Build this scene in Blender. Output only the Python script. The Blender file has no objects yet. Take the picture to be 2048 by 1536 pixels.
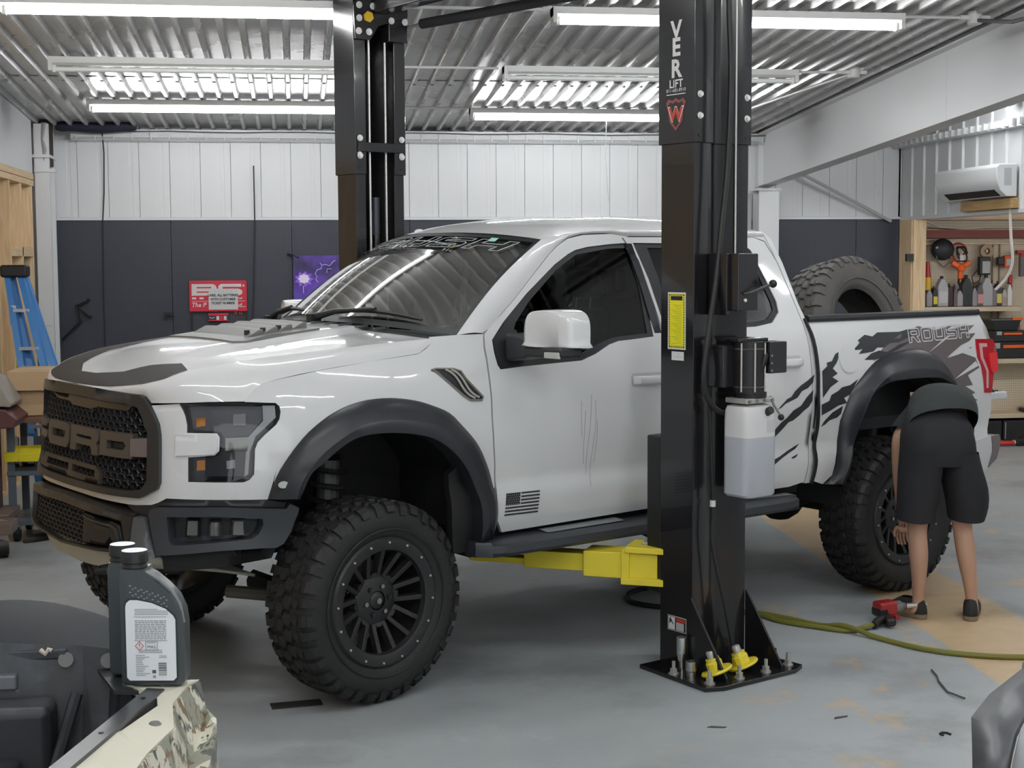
import bpy, bmesh, math, random
from mathutils import Vector, Matrix, noise
from mathutils.geometry import delaunay_2d_cdt
random.seed(7)
S = bpy.context.scene
COL = S.collection
R = math.radians
# ------------------------------------------------------------------ camera
CAMH = 2.007
cd = bpy.data.cameras.new('camera'); cam = bpy.data.objects.new('camera', cd); COL.objects.link(cam)
cd.sensor_width = 36.0; cd.lens = 2950.0 / 2048 * 36; cd.clip_start = .05; cd.clip_end = 200
cam.matrix_world = (Matrix.Translation((0, 0, CAMH)) @ Matrix.Rotation(-0.1449, 4, 'Z')
                    @ Matrix.Rotation(math.pi / 2 - .0842, 4, 'X') @ Matrix.Rotation(-.0054, 4, 'Z'))
S.camera = cam
# ------------------------------------------------------------------ world, exposure
w = bpy.data.worlds.new('world'); S.world = w; w.use_nodes = True
w.node_tree.nodes['Background'].inputs[0].default_value = (.82, .86, .9, 1)
w.node_tree.nodes['Background'].inputs[1].default_value = .5
S.view_settings.view_transform = 'Standard'; S.view_settings.look = 'None'
S.view_settings.exposure = 0.0; S.view_settings.gamma = 1.0; S.view_settings.use_curve_mapping = False
TUBE = 66.0          # radiance of a lit fluorescent tube
S.cycles.use_denoising = True
S.cycles.max_bounces = 8; S.cycles.diffuse_bounces = 4; S.cycles.glossy_bounces = 4
S.cycles.transmission_bounces = 6; S.cycles.transparent_max_bounces = 10
S.cycles.caustics_reflective = False; S.cycles.caustics_refractive = False
S.cycles.sample_clamp_indirect = 6.0
# unseen broad area light behind the camera, pale cool white, facing the room
def area_light(name, loc, rot, sx, sy, power, col=(1, 1, 1)):
    l = bpy.data.lights.new(name, 'AREA'); l.shape = 'RECTANGLE'; l.size = sx; l.size_y = sy
    l.energy = power; l.color = col
    o = bpy.data.objects.new(name, l); COL.objects.link(o); o.location = loc; o.rotation_euler = rot
    return o
area_light('rear_area_light', (1.0, -3.2, 1.7), (R(90), 0, 0), 6.0, 3.2, 90, (.95, .98, 1))
# ------------------------------------------------------------------ materials
MATS = {}
def nt_of(name):
    m = bpy.data.materials.new(name); m.use_nodes = True
    nt = m.node_tree; return m, nt, nt.nodes['Principled BSDF']
def mat(name, col, rough=.5, metal=0., spec=.5, coat=0., var=0., vscale=4., bump=0., bscale=60., trans=0., ior=1.45,
        emis=None, estr=0., alpha=1., dirt=None, dscale=3., damt=.5, rvar=0., stretch=None):
    if name in MATS: return MATS[name]
    m, nt, p = nt_of(name); L = nt.links; N = nt.nodes
    p.inputs['Base Color'].default_value = (*col, 1); p.inputs['Roughness'].default_value = rough
    p.inputs['Metallic'].default_value = metal; p.inputs['Specular IOR Level'].default_value = spec
    p.inputs['Coat Weight'].default_value = coat; p.inputs['Coat Roughness'].default_value = .04
    p.inputs['Transmission Weight'].default_value = trans; p.inputs['IOR'].default_value = ior
    p.inputs['Alpha'].default_value = alpha
    if emis: p.inputs['Emission Color'].default_value = (*emis, 1); p.inputs['Emission Strength'].default_value = estr
    tc = N.new('ShaderNodeTexCoord'); src = tc.outputs['Object']
    if stretch:
        mp = N.new('ShaderNodeMapping'); mp.inputs['Scale'].default_value = stretch; L.new(src, mp.inputs['Vector']); src = mp.outputs['Vector']
    if var or dirt or rvar:
        n = N.new('ShaderNodeTexNoise'); n.inputs['Scale'].default_value = vscale; n.inputs['Detail'].default_value = 6
        L.new(src, n.inputs['Vector'])
        hi = N.new('ShaderNodeMix'); hi.data_type = 'RGBA'; hi.blend_type = 'MIX'
        hi.inputs['A'].default_value = (*[max(0, c * (1 - var)) for c in col], 1)
        hi.inputs['B'].default_value = (*[min(1, c * (1 + var)) for c in col], 1)
        L.new(n.outputs['Fac'], hi.inputs['Factor']); out = hi.outputs['Result']
        if dirt:
            n2 = N.new('ShaderNodeTexNoise'); n2.inputs['Scale'].default_value = dscale; n2.inputs['Detail'].default_value = 8
            n2.inputs['Roughness'].default_value = .65; L.new(src, n2.inputs['Vector'])
            r = N.new('ShaderNodeValToRGB'); r.color_ramp.elements[0].position = .5; r.color_ramp.elements[1].position = .72
            r.color_ramp.elements[1].color = (damt, damt, damt, 1); L.new(n2.outputs['Fac'], r.inputs['Fac'])
            mx = N.new('ShaderNodeMix'); mx.data_type = 'RGBA'; mx.inputs['B'].default_value = (*dirt, 1)
            L.new(out, mx.inputs['A']); L.new(r.outputs['Color'], mx.inputs['Factor']); out = mx.outputs['Result']
        L.new(out, p.inputs['Base Color'])
        if rvar:
            mr = N.new('ShaderNodeMapRange'); mr.inputs['To Min'].default_value = max(.02, rough - rvar); mr.inputs['To Max'].default_value = rough + rvar
            L.new(n.outputs['Fac'], mr.inputs['Value']); L.new(mr.outputs['Result'], p.inputs['Roughness'])
    if bump:
        nb = N.new('ShaderNodeTexNoise'); nb.inputs['Scale'].default_value = bscale; nb.inputs['Detail'].default_value = 4
        L.new(src, nb.inputs['Vector']); b = N.new('ShaderNodeBump'); b.inputs['Strength'].default_value = bump
        b.inputs['Distance'].default_value = .01
        L.new(nb.outputs['Fac'], b.inputs['Height']); L.new(b.outputs['Normal'], p.inputs['Normal'])
    MATS[name] = m; return m
def wood(name, c1, c2, axis='Z', rough=.65):
    if name in MATS: return MATS[name]
    m, nt, p = nt_of(name); N = nt.nodes; L = nt.links
    tc = N.new('ShaderNodeTexCoord'); mp = N.new('ShaderNodeMapping')
    sc = {'X': (1.2, 14, 14), 'Y': (14, 1.2, 14), 'Z': (14, 14, 1.2)}[axis]; mp.inputs['Scale'].default_value = sc
    n = N.new('ShaderNodeTexNoise'); n.inputs['Scale'].default_value = 2.2; n.inputs['Detail'].default_value = 7; n.inputs['Distortion'].default_value = .8
    r = N.new('ShaderNodeValToRGB'); r.color_ramp.elements[0].color = (*c1, 1); r.color_ramp.elements[1].color = (*c2, 1)
    r.color_ramp.elements[0].position = .3; r.color_ramp.elements[1].position = .7
    L.new(tc.outputs['Object'], mp.inputs['Vector']); L.new(mp.outputs['Vector'], n.inputs['Vector']); L.new(n.outputs['Fac'], r.inputs['Fac'])
    L.new(r.outputs['Color'], p.inputs['Base Color']); p.inputs['Roughness'].default_value = rough
    MATS[name] = m; return m
# ------------------------------------------------------------------ mesh helpers
class MB:
    def __init__(s): s.v = []; s.f = []; s.mi = []; s.cur = 0
    def add(s, vs, fs, M=None):
        o = len(s.v)
        s.v += [tuple(M @ Vector(q)) for q in vs] if M is not None else [tuple(q) for q in vs]
        s.f += [tuple(i + o for i in f) for f in fs]; s.mi += [s.cur] * len(fs); return s
    def box(s, x0, x1, y0, y1, z0, z1, M=None):
        return s.add([(x0, y0, z0), (x1, y0, z0), (x1, y1, z0), (x0, y1, z0), (x0, y0, z1), (x1, y0, z1), (x1, y1, z1), (x0, y1, z1)],
                     [(0, 3, 2, 1), (4, 5, 6, 7), (0, 1, 5, 4), (1, 2, 6, 5), (2, 3, 7, 6), (3, 0, 4, 7)], M)
    def cyl(s, p0, p1, r0, r1=None, n=12, caps=True, M=None):
        p0, p1 = Vector(p0), Vector(p1); r1 = r0 if r1 is None else r1
        d = (p1 - p0).normalized(); a = d.orthogonal().normalized(); b = d.cross(a)
        vs = []
        for p, r in ((p0, r0), (p1, r1)):
            vs += [p + (a * math.cos(t) + b * math.sin(t)) * r for t in [2 * math.pi * k / n for k in range(n)]]
        fs = [(k, (k + 1) % n, n + (k + 1) % n, n + k) for k in range(n)]
        if caps: fs += [tuple(range(n - 1, -1, -1)), tuple(range(n, 2 * n))]
        return s.add(vs, fs, M)
    def tube(s, pts, r, n=8, caps=True, M=None, flat=1.0):
        pts = [Vector(p) for p in pts]; rs = r if isinstance(r, (list, tuple)) else [r] * len(pts)
        t0 = (pts[1] - pts[0]).normalized(); a = t0.orthogonal().normalized(); vs = []
        for i, p in enumerate(pts):
            t = (pts[min(i + 1, len(pts) - 1)] - pts[max(i - 1, 0)]).normalized()
            a = (a - t * a.dot(t)); a = a.normalized() if a.length > 1e-6 else t.orthogonal().normalized(); b = t.cross(a)
            vs += [p + (a * math.cos(k * 2 * math.pi / n) + b * math.sin(k * 2 * math.pi / n) * flat) * rs[i] for k in range(n)]
        fs = [(i * n + k, i * n + (k + 1) % n, (i + 1) * n + (k + 1) % n, (i + 1) * n + k) for i in range(len(pts) - 1) for k in range(n)]
        if caps: fs += [tuple(range(n - 1, -1, -1)), tuple(range((len(pts) - 1) * n, len(pts) * n))]
        return s.add(vs, fs, M)
    def lathe(s, prof, n=24, M=None, closed=False, caps=True):
        m = len(prof); vs = [(r * math.cos(2 * math.pi * k / n), r * math.sin(2 * math.pi * k / n), z) for k in range(n) for r, z in prof]
        fs = []
        for k in range(n):
            k2 = (k + 1) % n
            for i in range(m if closed else m - 1):
                j = (i + 1) % m; fs.append((k * m + i, k2 * m + i, k2 * m + j, k * m + j))
        if not closed and caps:
            if prof[0][0] > 1e-6: fs.append(tuple(k * m for k in range(n - 1, -1, -1)))
            if prof[-1][0] > 1e-6: fs.append(tuple(k * m + m - 1 for k in range(n)))
        return s.add(vs, fs, M)
    def prism(s, poly, d0, d1, fn=None, M=None):
        fn = fn or (lambda u, v, d: (u, v, d)); n = len(poly)
        vs = [fn(u, v, d0) for u, v in poly] + [fn(u, v, d1) for u, v in poly]
        fs = [tuple(range(n - 1, -1, -1)), tuple(range(n, 2 * n))] + [(k, (k + 1) % n, n + (k + 1) % n, n + k) for k in range(n)]
        return s.add(vs, fs, M)
    def grid(s, fn, us, vs_, flip=False, M=None):
        nu, nv = len(us), len(vs_); vs = [fn(u, v) for u in us for v in vs_]
        fs = []
        for i in range(nu - 1):
            for j in range(nv - 1):
                q = (i * nv + j, (i + 1) * nv + j, (i + 1) * nv + j + 1, i * nv + j + 1)
                fs.append(q[::-1] if flip else q)
        return s.add(vs, fs, M)
    def sphere(s, c, r, n=12, m=8, M=None, sc=(1, 1, 1)):
        prof = [(max(1e-7, math.sin(math.pi * i / m)) , -math.cos(math.pi * i / m)) for i in range(m + 1)]
        T = Matrix.Translation(c) @ Matrix.Diagonal((r * sc[0], r * sc[1], r * sc[2], 1))
        if M is not None: T = M @ T
        return s.lathe(prof, n, T)
    def build(s, name, m, parent=None, smooth=False, bevel=0, label=None, solid=0, subdiv=0, weld=True, angle=40, loc=None, rot=None, seg=2):
        me = bpy.data.meshes.new(name); me.from_pydata(s.v, [], s.f); me.validate()
        for q in (m if isinstance(m, (list, tuple)) else [m]): me.materials.append(q)
        if isinstance(m, (list, tuple)) and len(s.mi) == len(me.polygons): me.polygons.foreach_set('material_index', s.mi)
        bm = bmesh.new(); bm.from_mesh(me)
        if weld: bmesh.ops.remove_doubles(bm, verts=bm.verts, dist=1e-5)
        if smooth: bmesh.ops.dissolve_degenerate(bm, dist=2e-4, edges=bm.edges)
        bmesh.ops.recalc_face_normals(bm, faces=bm.faces)
        if smooth:
            for f in bm.faces: f.smooth = True
            for e in bm.edges:
                if len(e.link_faces) == 2 and e.calc_face_angle(0) > R(angle): e.smooth = False
        bm.to_mesh(me); bm.free()
        o = bpy.data.objects.new(name, me); COL.objects.link(o); o.parent = parent
        if loc is not None: o.location = loc
        if rot is not None: o.rotation_euler = rot
        if solid: q = o.modifiers.new('s', 'SOLIDIFY'); q.thickness = solid; q.offset = 0
        if bevel:
            q = o.modifiers.new('b', 'BEVEL'); q.width = bevel; q.segments = seg; q.limit_method = 'ANGLE'; q.angle_limit = R(38)
            for f in me.polygons: f.use_smooth = True
            q.harden_normals = True
        if subdiv: q = o.modifiers.new('d', 'SUBSURF'); q.levels = subdiv; q.render_levels = subdiv
        if label: o['label'] = label
        return o
def empty(name, loc=(0, 0, 0), rz=0., label=None, cat=None, group=None, rot=None):
    o = bpy.data.objects.new(name, None); COL.objects.link(o); o.location = loc; o.rotation_euler = rot or (0, 0, rz)
    o.empty_display_size = .1
    if label: tag(o, label, cat, group)
    return o
def tag(o, label, cat, group=None):
    o['label'] = label; o['category'] = cat
    if group: o['group'] = group
    return o
def struct(o): o['kind'] = 'structure'; return o
def clone(o, name=None, parent=None):
    c = o.copy(); COL.objects.link(c); c.parent = parent
    for ch in o.children: clone(ch, None, c)
    return c
def lerp(a, b, t): return a + (b - a) * t
def interp(tab, x):
    if x <= tab[0][0]: return tab[0][1]
    for (a, b), (c, d) in zip(tab, tab[1:]):
        if x <= c: return b + (d - b) * (x - a) / (c - a)
    return tab[-1][1]
def frange(a, b, n): return [a + (b - a) * k / (n - 1) for k in range(n)]
def smooth_poly(pts, n=6, closed=True):           # Catmull-Rom through points
    out = []; m = len(pts)
    for i in range(m if closed else m - 1):
        g = lambda k: Vector(pts[k % m] if closed else pts[min(max(k, 0), m - 1)])
        p0, p1, p2, p3 = g(i - 1), g(i), g(i + 1), g(i + 2)
        for k in range(n):
            t = k / n
            out.append(tuple(.5 * ((2 * p1) + (p2 - p0) * t + (2 * p0 - 5 * p1 + 4 * p2 - p3) * t * t + (3 * p1 - p0 - 3 * p2 + p3) * t ** 3)))
    if not closed: out.append(tuple(pts[-1]))
    return out
def rpoly(x0, x1, y0, y1, r, n=4):                # rounded rectangle outline
    out = []
    for cx, cy, a in ((x1 - r, y1 - r, 0), (x0 + r, y1 - r, 90), (x0 + r, y0 + r, 180), (x1 - r, y0 + r, 270)):
        out += [(cx + r * math.cos(R(a + 90 * k / n)), cy + r * math.sin(R(a + 90 * k / n))) for k in range(n + 1)]
    return out
def text_mesh(body, size=1., shear=0., spacing=1., bold=0.):    # centred flat lettering -> (verts2d, faces)
    c = bpy.data.curves.new('t', 'FONT'); c.body = body; c.size = size; c.align_x = 'CENTER'; c.align_y = 'CENTER'; c.shear = shear
    c.space_character = spacing; c.offset = bold; c.resolution_u = 2
    o = bpy.data.objects.new('t', c); COL.objects.link(o)
    dg = bpy.context.evaluated_depsgraph_get(); me = bpy.data.meshes.new_from_object(o.evaluated_get(dg))
    vs = [(v.co.x, v.co.y) for v in me.vertices]; fs = [tuple(p.vertices) for p in me.polygons]
    bpy.data.objects.remove(o); bpy.data.curves.remove(c); bpy.data.meshes.remove(me)
    return vs, fs
def inpoly(x, y, poly):
    c = False; j = len(poly) - 1
    for i in range(len(poly)):
        xi, yi = poly[i]; xj, yj = poly[j]
        if (yi > y) != (yj > y) and x < (xj - xi) * (y - yi) / (yj - yi) + xi: c = not c
        j = i
    return c
def densify(poly, step, closed=True):
    out = []; n = len(poly)
    for i in range(n if closed else n - 1):
        a, b = poly[i], poly[(i + 1) % n]; d = math.hypot(b[0] - a[0], b[1] - a[1]); k = max(1, int(math.ceil(d / step)))
        out += [(lerp(a[0], b[0], t / k), lerp(a[1], b[1], t / k)) for t in range(k)]
    if not closed: out.append(tuple(poly[-1]))
    return out
def fill2d(outer, holes=(), step=.06, us=None, vs=None):      # triangulated region -> (verts2d, tris, loops)
    loops = [densify(outer, step)] + [densify(h, step) for h in holes]
    pts = []; edges = []; lidx = []
    for lp in loops:
        o = len(pts); pts += lp; edges += [(o + k, o + (k + 1) % len(lp)) for k in range(len(lp))]; lidx.append(list(range(o, o + len(lp))))
    x0 = min(p[0] for p in outer); x1 = max(p[0] for p in outer); y0 = min(p[1] for p in outer); y1 = max(p[1] for p in outer)
    us = [u for u in us if x0 < u < x1] if us else [x0 + step * (k + .5) for k in range(int((x1 - x0) / step) + 1)]
    vs = [v for v in vs if y0 < v < y1] if vs else [y0 + step * (k + .5) for k in range(int((y1 - y0) / step) + 1)]
    ok = lambda x, y: inpoly(x, y, loops[0]) and not any(inpoly(x, y, h) for h in loops[1:])
    d2 = (step * .35) ** 2; bp = list(pts)
    for u in us:
        for v in vs:
            if ok(u, v) and all((u - a) ** 2 + (v - b) ** 2 > d2 for a, b in bp): pts.append((u, v))
    r = delaunay_2d_cdt([Vector(p) for p in pts], edges, [], 0, 1e-6)
    V = [(p.x, p.y) for p in r[0]]; T = []
    for t in r[2]:
        cx = sum(V[i][0] for i in t) / 3; cy = sum(V[i][1] for i in t) / 3
        if ok(cx, cy): T.append(tuple(t))
    return V, T, loops
def panel(mb, outer, fn, holes=(), step=.06, depth=.02, us=None, vs=None, dfn=None):
    """region of a surface fn(u, v) -> point, with its edges turned inwards by depth (along dfn)"""
    V, T, loops = fill2d(outer, holes, step, us, vs)
    mb.add([fn(u, v) for u, v in V], T)
    if depth:
        for lp in loops:
            n = len(lp); top = [Vector(fn(u, v)) for u, v in lp]; bot = [Vector(dfn(u, v, depth)) for u, v in lp]
            mb.add(top + bot, [(k, (k + 1) % n, n + (k + 1) % n, n + k) for k in range(n)])
    return mb
# ================================================================== the setting
WHITE = mat('white_painted_steel', (.70, .71, .72), .42, var=.05, vscale=1.2, bump=.03, bscale=6)
CEIL = mat('white_deck_steel', (.50, .50, .495), .27, var=.12, vscale=.9, bump=.05, bscale=1.6, rvar=.08)
NAVY = None
def pegboard(name, col, hole, pitch=.0254, rad=.3):
    m, nt, p = nt_of(name); N = nt.nodes; L = nt.links
    tc = N.new('ShaderNodeTexCoord'); sx = N.new('ShaderNodeSeparateXYZ'); L.new(tc.outputs['Object'], sx.inputs['Vector'])
    def cell(o):
        a = N.new('ShaderNodeMath'); a.operation = 'DIVIDE'; a.inputs[1].default_value = pitch; L.new(o, a.inputs[0])
        b = N.new('ShaderNodeMath'); b.operation = 'FRACT'; L.new(a.outputs[0], b.inputs[0])
        c = N.new('ShaderNodeMath'); c.operation = 'SUBTRACT'; c.inputs[1].default_value = .5; L.new(b.outputs[0], c.inputs[0])
        d = N.new('ShaderNodeMath'); d.operation = 'MULTIPLY'; L.new(c.outputs[0], d.inputs[0]); L.new(c.outputs[0], d.inputs[1]); return d
    a, b = cell(sx.outputs['X']), cell(sx.outputs['Z'])
    s = N.new('ShaderNodeMath'); L.new(a.outputs[0], s.inputs[0]); L.new(b.outputs[0], s.inputs[1])
    q = N.new('ShaderNodeMath'); q.operation = 'SQRT'; L.new(s.outputs[0], q.inputs[0])
    lt = N.new('ShaderNodeMath'); lt.operation = 'LESS_THAN'; lt.inputs[1].default_value = rad * .55; L.new(q.outputs[0], lt.inputs[0])
    n = N.new('ShaderNodeTexNoise'); n.inputs['Scale'].default_value = 2.5; n.inputs['Detail'].default_value = 7; L.new(tc.outputs['Object'], n.inputs['Vector'])
    v = N.new('ShaderNodeMix'); v.data_type = 'RGBA'; v.inputs['A'].default_value = (*[c * .88 for c in col], 1); v.inputs['B'].default_value = (*[c * 1.12 for c in col], 1)
    L.new(n.outputs['Fac'], v.inputs['Factor'])
    mx = N.new('ShaderNodeMix'); mx.data_type = 'RGBA'; mx.inputs['B'].default_value = (*hole, 1)
    L.new(v.outputs['Result'], mx.inputs['A']); L.new(lt.outputs[0], mx.inputs['Factor']); L.new(mx.outputs['Result'], p.inputs['Base Color'])
    p.inputs['Roughness'].default_value = .55; return m
NAVY = pegboard('navy_pegboard', (.034, .038, .053), (.013, .015, .023))
CREAM = pegboard('cream_pegboard', (.62, .54, .41), (.25, .20, .14))
STUD = wood('stud_wood', (.62, .43, .24), (.80, .62, .40), 'Z')
STUDY = wood('plate_wood', (.62, .43, .24), (.80, .62, .40), 'Y')
PLY = wood('osb_wood', (.52, .36, .19), (.70, .52, .31), 'Z')
BLACKP = mat('black_plastic', (.012, .012, .013), .45)

def floor_material():
    m, nt, p = nt_of('painted_concrete'); N = nt.nodes; L = nt.links
    tc = N.new('ShaderNodeTexCoord'); V = tc.outputs['Object']
    sx = N.new('ShaderNodeSeparateXYZ'); L.new(V, sx.inputs['Vector'])
    def math_(op, a, b=None, c=None):
        q = N.new('ShaderNodeMath'); q.operation = op
        for i, x in enumerate((a, b, c)):
            if x is None: continue
            if isinstance(x, (int, float)): q.inputs[i].default_value = x
            else: L.new(x, q.inputs[i])
        return q.outputs[0]
    def noise_(sc, det=6, rough=.6, vec=None):
        q = N.new('ShaderNodeTexNoise'); q.inputs['Scale'].default_value = sc; q.inputs['Detail'].default_value = det; q.inputs['Roughness'].default_value = rough
        L.new(vec or V, q.inputs['Vector']); return q.outputs['Fac']
    def ramp(f, a, b):
        q = N.new('ShaderNodeMapRange'); q.inputs['From Min'].default_value = a; q.inputs['From Max'].default_value = b; L.new(f, q.inputs['Value']); return q.outputs['Result']
    def mix(f, a, b):
        q = N.new('ShaderNodeMix'); q.data_type = 'RGBA'
        for k, x in (('A', a), ('B', b)):
            if isinstance(x, tuple): q.inputs[k].default_value = (*x, 1)
            else: L.new(x, q.inputs[k])
        L.new(f, q.inputs['Factor']); return q.outputs['Result']
    base = mix(ramp(noise_(.55, 5), .35, .68), (.33, .36, .375), (.43, .455, .465))
    base = mix(ramp(noise_(3.2, 8, .7), .56, .8), base, (.52, .54, .54))
    # bare tan strip where the old floor was never painted (a band with straight masked edges)
    x, y = sx.outputs['X'], sx.outputs['Y']
    wob = math_('MULTIPLY', math_('SUBTRACT', noise_(1.6, 7, .7), .5), .10)
    xl = math_('ADD', math_('MULTIPLY', math_('SUBTRACT', y, 6.435), .0640), 3.25)
    d1 = math_('ADD', math_('SUBTRACT', x, xl), wob)
    wid = .66
    d2 = math_('ADD', math_('SUBTRACT', math_('ADD', xl, wid), x), wob)
    band = math_('MULTIPLY', ramp(d1, 0, .012), ramp(d2, 0, .05))
    scr = ramp(noise_(2.3, 9, .72), .575, .61)
    near = ramp(math_('SUBTRACT', x, 1.2), 0, 1.6)
    patch = math_('MULTIPLY', math_('MULTIPLY', scr, near), .85)
    worn = math_('MULTIPLY', band, ramp(noise_(4.2, 8, .7), .26, .36))
    f = math_('MAXIMUM', worn, math_('MULTIPLY', patch, .9))
    tan = mix(noise_(7, 6), (.50, .36, .20), (.66, .50, .32))
    col = mix(f, base, tan)
    # small bare chips and scratches elsewhere
    mp = N.new('ShaderNodeMapping'); mp.inputs['Scale'].default_value = (1.3, 3.6, 1); mp.inputs['Rotation'].default_value = (0, 0, .5); L.new(V, mp.inputs['Vector'])
    chip = ramp(noise_(3.4, 9, .75, mp.outputs['Vector']), .695, .71)
    col = mix(math_('MULTIPLY', chip, .75), col, (.50, .40, .27))
    # tyre marks and oil stains
    st = ramp(noise_(.8, 7, .66), .52, .70)
    col = mix(math_('MULTIPLY', st, .62), col, (.10, .095, .09))
    L.new(col, p.inputs['Base Color'])
    p.inputs['Specular IOR Level'].default_value = .4
    L.new(math_('ADD', math_('MULTIPLY', noise_(2.0, 6), .25), .30), p.inputs['Roughness'])
    b = N.new('ShaderNodeBump'); b.inputs['Strength'].default_value = .08; b.inputs['Distance'].default_value = .01; L.new(noise_(40, 5), b.inputs['Height']); L.new(b.outputs['Normal'], p.inputs['Normal'])
    return m
struct(MB().box(-2.75, 10.6, -4, 15.7, -.12, 0).build('floor', floor_material()))

# ceiling: three lengths of ribbed steel deck that lap over each other, rising from the eave
YE, CZ, CS = 15.5, 3.36, .06
def ceil_z(y): return CZ + CS * (YE - y)
ceil = struct(empty('ceiling'))
RP, RH = .1524, .038
def deck(y0, y1, dz):
    mb = MB(); x = -2.6; row = []
    while x < 6.75:
        row += [(x, RH), (x + .098, RH), (x + .112, 0), (x + .138, 0)]; x += RP
    vs = []; n = len(row)
    for y in (y0, y1):
        vs += [(a, y, ceil_z(y) - .03 + h + dz) for a, h in row]
    return mb.add(vs, [(k, k + 1, n + k + 1, n + k) for k in range(n - 1)])
for k, (a, b) in enumerate(((15.62, 12.75), (12.9, 10.0), (10.15, 6.9), (7.05, 3.4), (3.55, -4))):
    deck(b, a, .005 * (k % 2)).build('deck_sheet', CEIL, ceil)
MB().add([(-2.75, -4, ceil_z(-4) + .06), (6.75, -4, ceil_z(-4) + .06), (6.75, 15.7, ceil_z(15.7) + .06), (-2.75, 15.7, ceil_z(15.7) + .06)], [(0, 1, 2, 3)]).build('roof_board', WHITE, ceil, weld=False)
sc_ = MB()
for y in (10.07, 12.82, 7.0):
    for k in range(0, 60, 2):
        x = -2.55 + k * RP + .05; sc_.cyl((x, y, ceil_z(y) - .001), (x, y, ceil_z(y) + .004), .007, n=6)
so = sc_.build('lap_screws', MATS['white_painted_steel'], ceil); so['kind'] = 'stuff'

# back wall: white ribbed panels over navy pegboard
wb = struct(empty('wall_back'))
MB().box(-2.75, 10.6, 15.56, 15.7, 0, 3.7).build('sheathing', WHITE, wb)
k = 0; x = -2.47
while x < 6.56:
    x1 = min(x + .305, 6.56); mb = MB()
    h = .004
    mb.prism([(x + .0015, 15.55), (x + .0015, 15.505), (x + .004, 15.502), (x + .20, 15.502), (x + .206, 15.504), (x + .236, 15.504), (x + .242, 15.502), (x1 - .004, 15.502), (x1 - .0015, 15.505), (x1 - .0015, 15.55)], 2.455, 3.225, lambda u, v, d: (u, v, d))
    mb.build('panel', WHITE, wb); x += .305; k += 1
x = -2.47; n = 0
while x < 6.5:
    x1 = min(x + 1.219, 6.56)
    MB().box(x + .002, x1 - .002, 15.47, 15.5, .02, 2.425).build('pegboard_panel', NAVY, wb, bevel=.002, seg=1); x += 1.219
MB().box(-2.47, 6.56, 15.455, 15.51, 2.425, 2.452).build('rail', WHITE, wb)
lb = MB().box(-2.2, 6.56, 15.36, 15.52, 3.255, 3.33)
for q in range(7): lb.box(-2.2, 6.56, 15.352, 15.362, 3.222 + q * .013, 3.229 + q * .013)
lb.build('eave_ledge', WHITE, wb)
clip = MB()
for q in range(48): clip.box(-2.15 + q * .182, -2.135 + q * .182, 15.34, 15.36, 3.225, 3.30)
co = clip.build('ledge_clips', WHITE, wb)
mb = MB(); mb.tube([(-1.6 + .35 * i, 15.33, 3.305 + .006 * math.sin(i * 1.7)) for i in range(24)], .006, 6); mb.build('ledge_cable', mat('grey_cable', (.12, .12, .12), .6), wb)

# right wall above the tool bay
wr = struct(empty('wall_right'))
MB().box(6.62, 6.75, 8.0, 15.56, 2.44, 3.9).build('sheathing', WHITE, wr)
y = 15.48
while y > 8.2:
    MB().prism([(y, 6.62), (y, 6.585), (y - .245, 6.585), (y - .255, 6.565), (y - .285, 6.565), (y - .295, 6.585), (y - .303, 6.585), (y - .303, 6.62)], 2.44, ceil_z(y) - .02, lambda u, v, d: (v, u, d)).build('panel', WHITE, wr); y -= .305
MB().box(6.5, 6.60, 8, 15.5, 3.19, 3.24).build('eave_ledge', WHITE, wr)
mb = MB()
for q in range(50): mb.box(6.46, 6.52, 15.4 - q * .14, 15.45 - q * .14, 3.20, 3.262)
mb.build('ledge_ribs', WHITE, wr)
MB().box(6.56, 6.76, 8, 15.5, 2.41, 2.445).build('opening_trim', WHITE, wr)
# far part of the building right of the camera (behind the frame edge)
struct(MB().box(6.62, 6.75, -4, 8, 0, 4.3).build('wall_right_front', WHITE))
struct(MB().box(-2.75, 10.6, 15.46, 15.5, -.001, .02).build('baseboard_back', BLACKP))

# left wall: white steel above a half-finished stud partition
wl = struct(empty('wall_left'))
MB().box(-2.66, -2.5, 4.0, 14.9, 2.86, 4.1).build('panel', WHITE, wl)
MB().box(-2.72, -2.62, 4.0, 15.56, 0, 4.1).build('sheathing', PLY, wl)
MB().box(-2.72, -2.62, -4, 4.0, 0, 4.3).build('front_panel', WHITE, wl)
MB().box(-2.62, -2.50, 4, 14.95, 2.80, 2.86).build('top_plate', STUDY, wl, bevel=.003)
MB().box(-2.62, -2.50, 4, 14.95, 2.74, 2.795).build('top_plate', STUDY, wl, bevel=.003)
for y in (14.86, 14.30, 13.72, 13.14, 12.5, 11.9, 11.3):
    MB().box(-2.62, -2.505, y - .02, y + .02, .04, 2.74).build('stud', STUD, wl, bevel=.002)
MB().box(-2.62, -2.505, 13.74, 14.84, 2.06, 2.15).build('door_header', STUDY, wl, bevel=.003)
MB().box(-2.62, -2.505, 4, 14.95, 0, .04).build('sole_plate', STUDY, wl)
MB().box(-2.61, -2.60, 14.32, 14.84, .05, 2.05).build('dark_sheet', mat('dark_sheet', (.03, .03, .035), .6), wl)
MB().box(-2.605, -2.58, 14.29, 14.33, .3, 2.05).build('red_edge', mat('red_edge', (.25, .03, .02), .6), wl)
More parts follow.
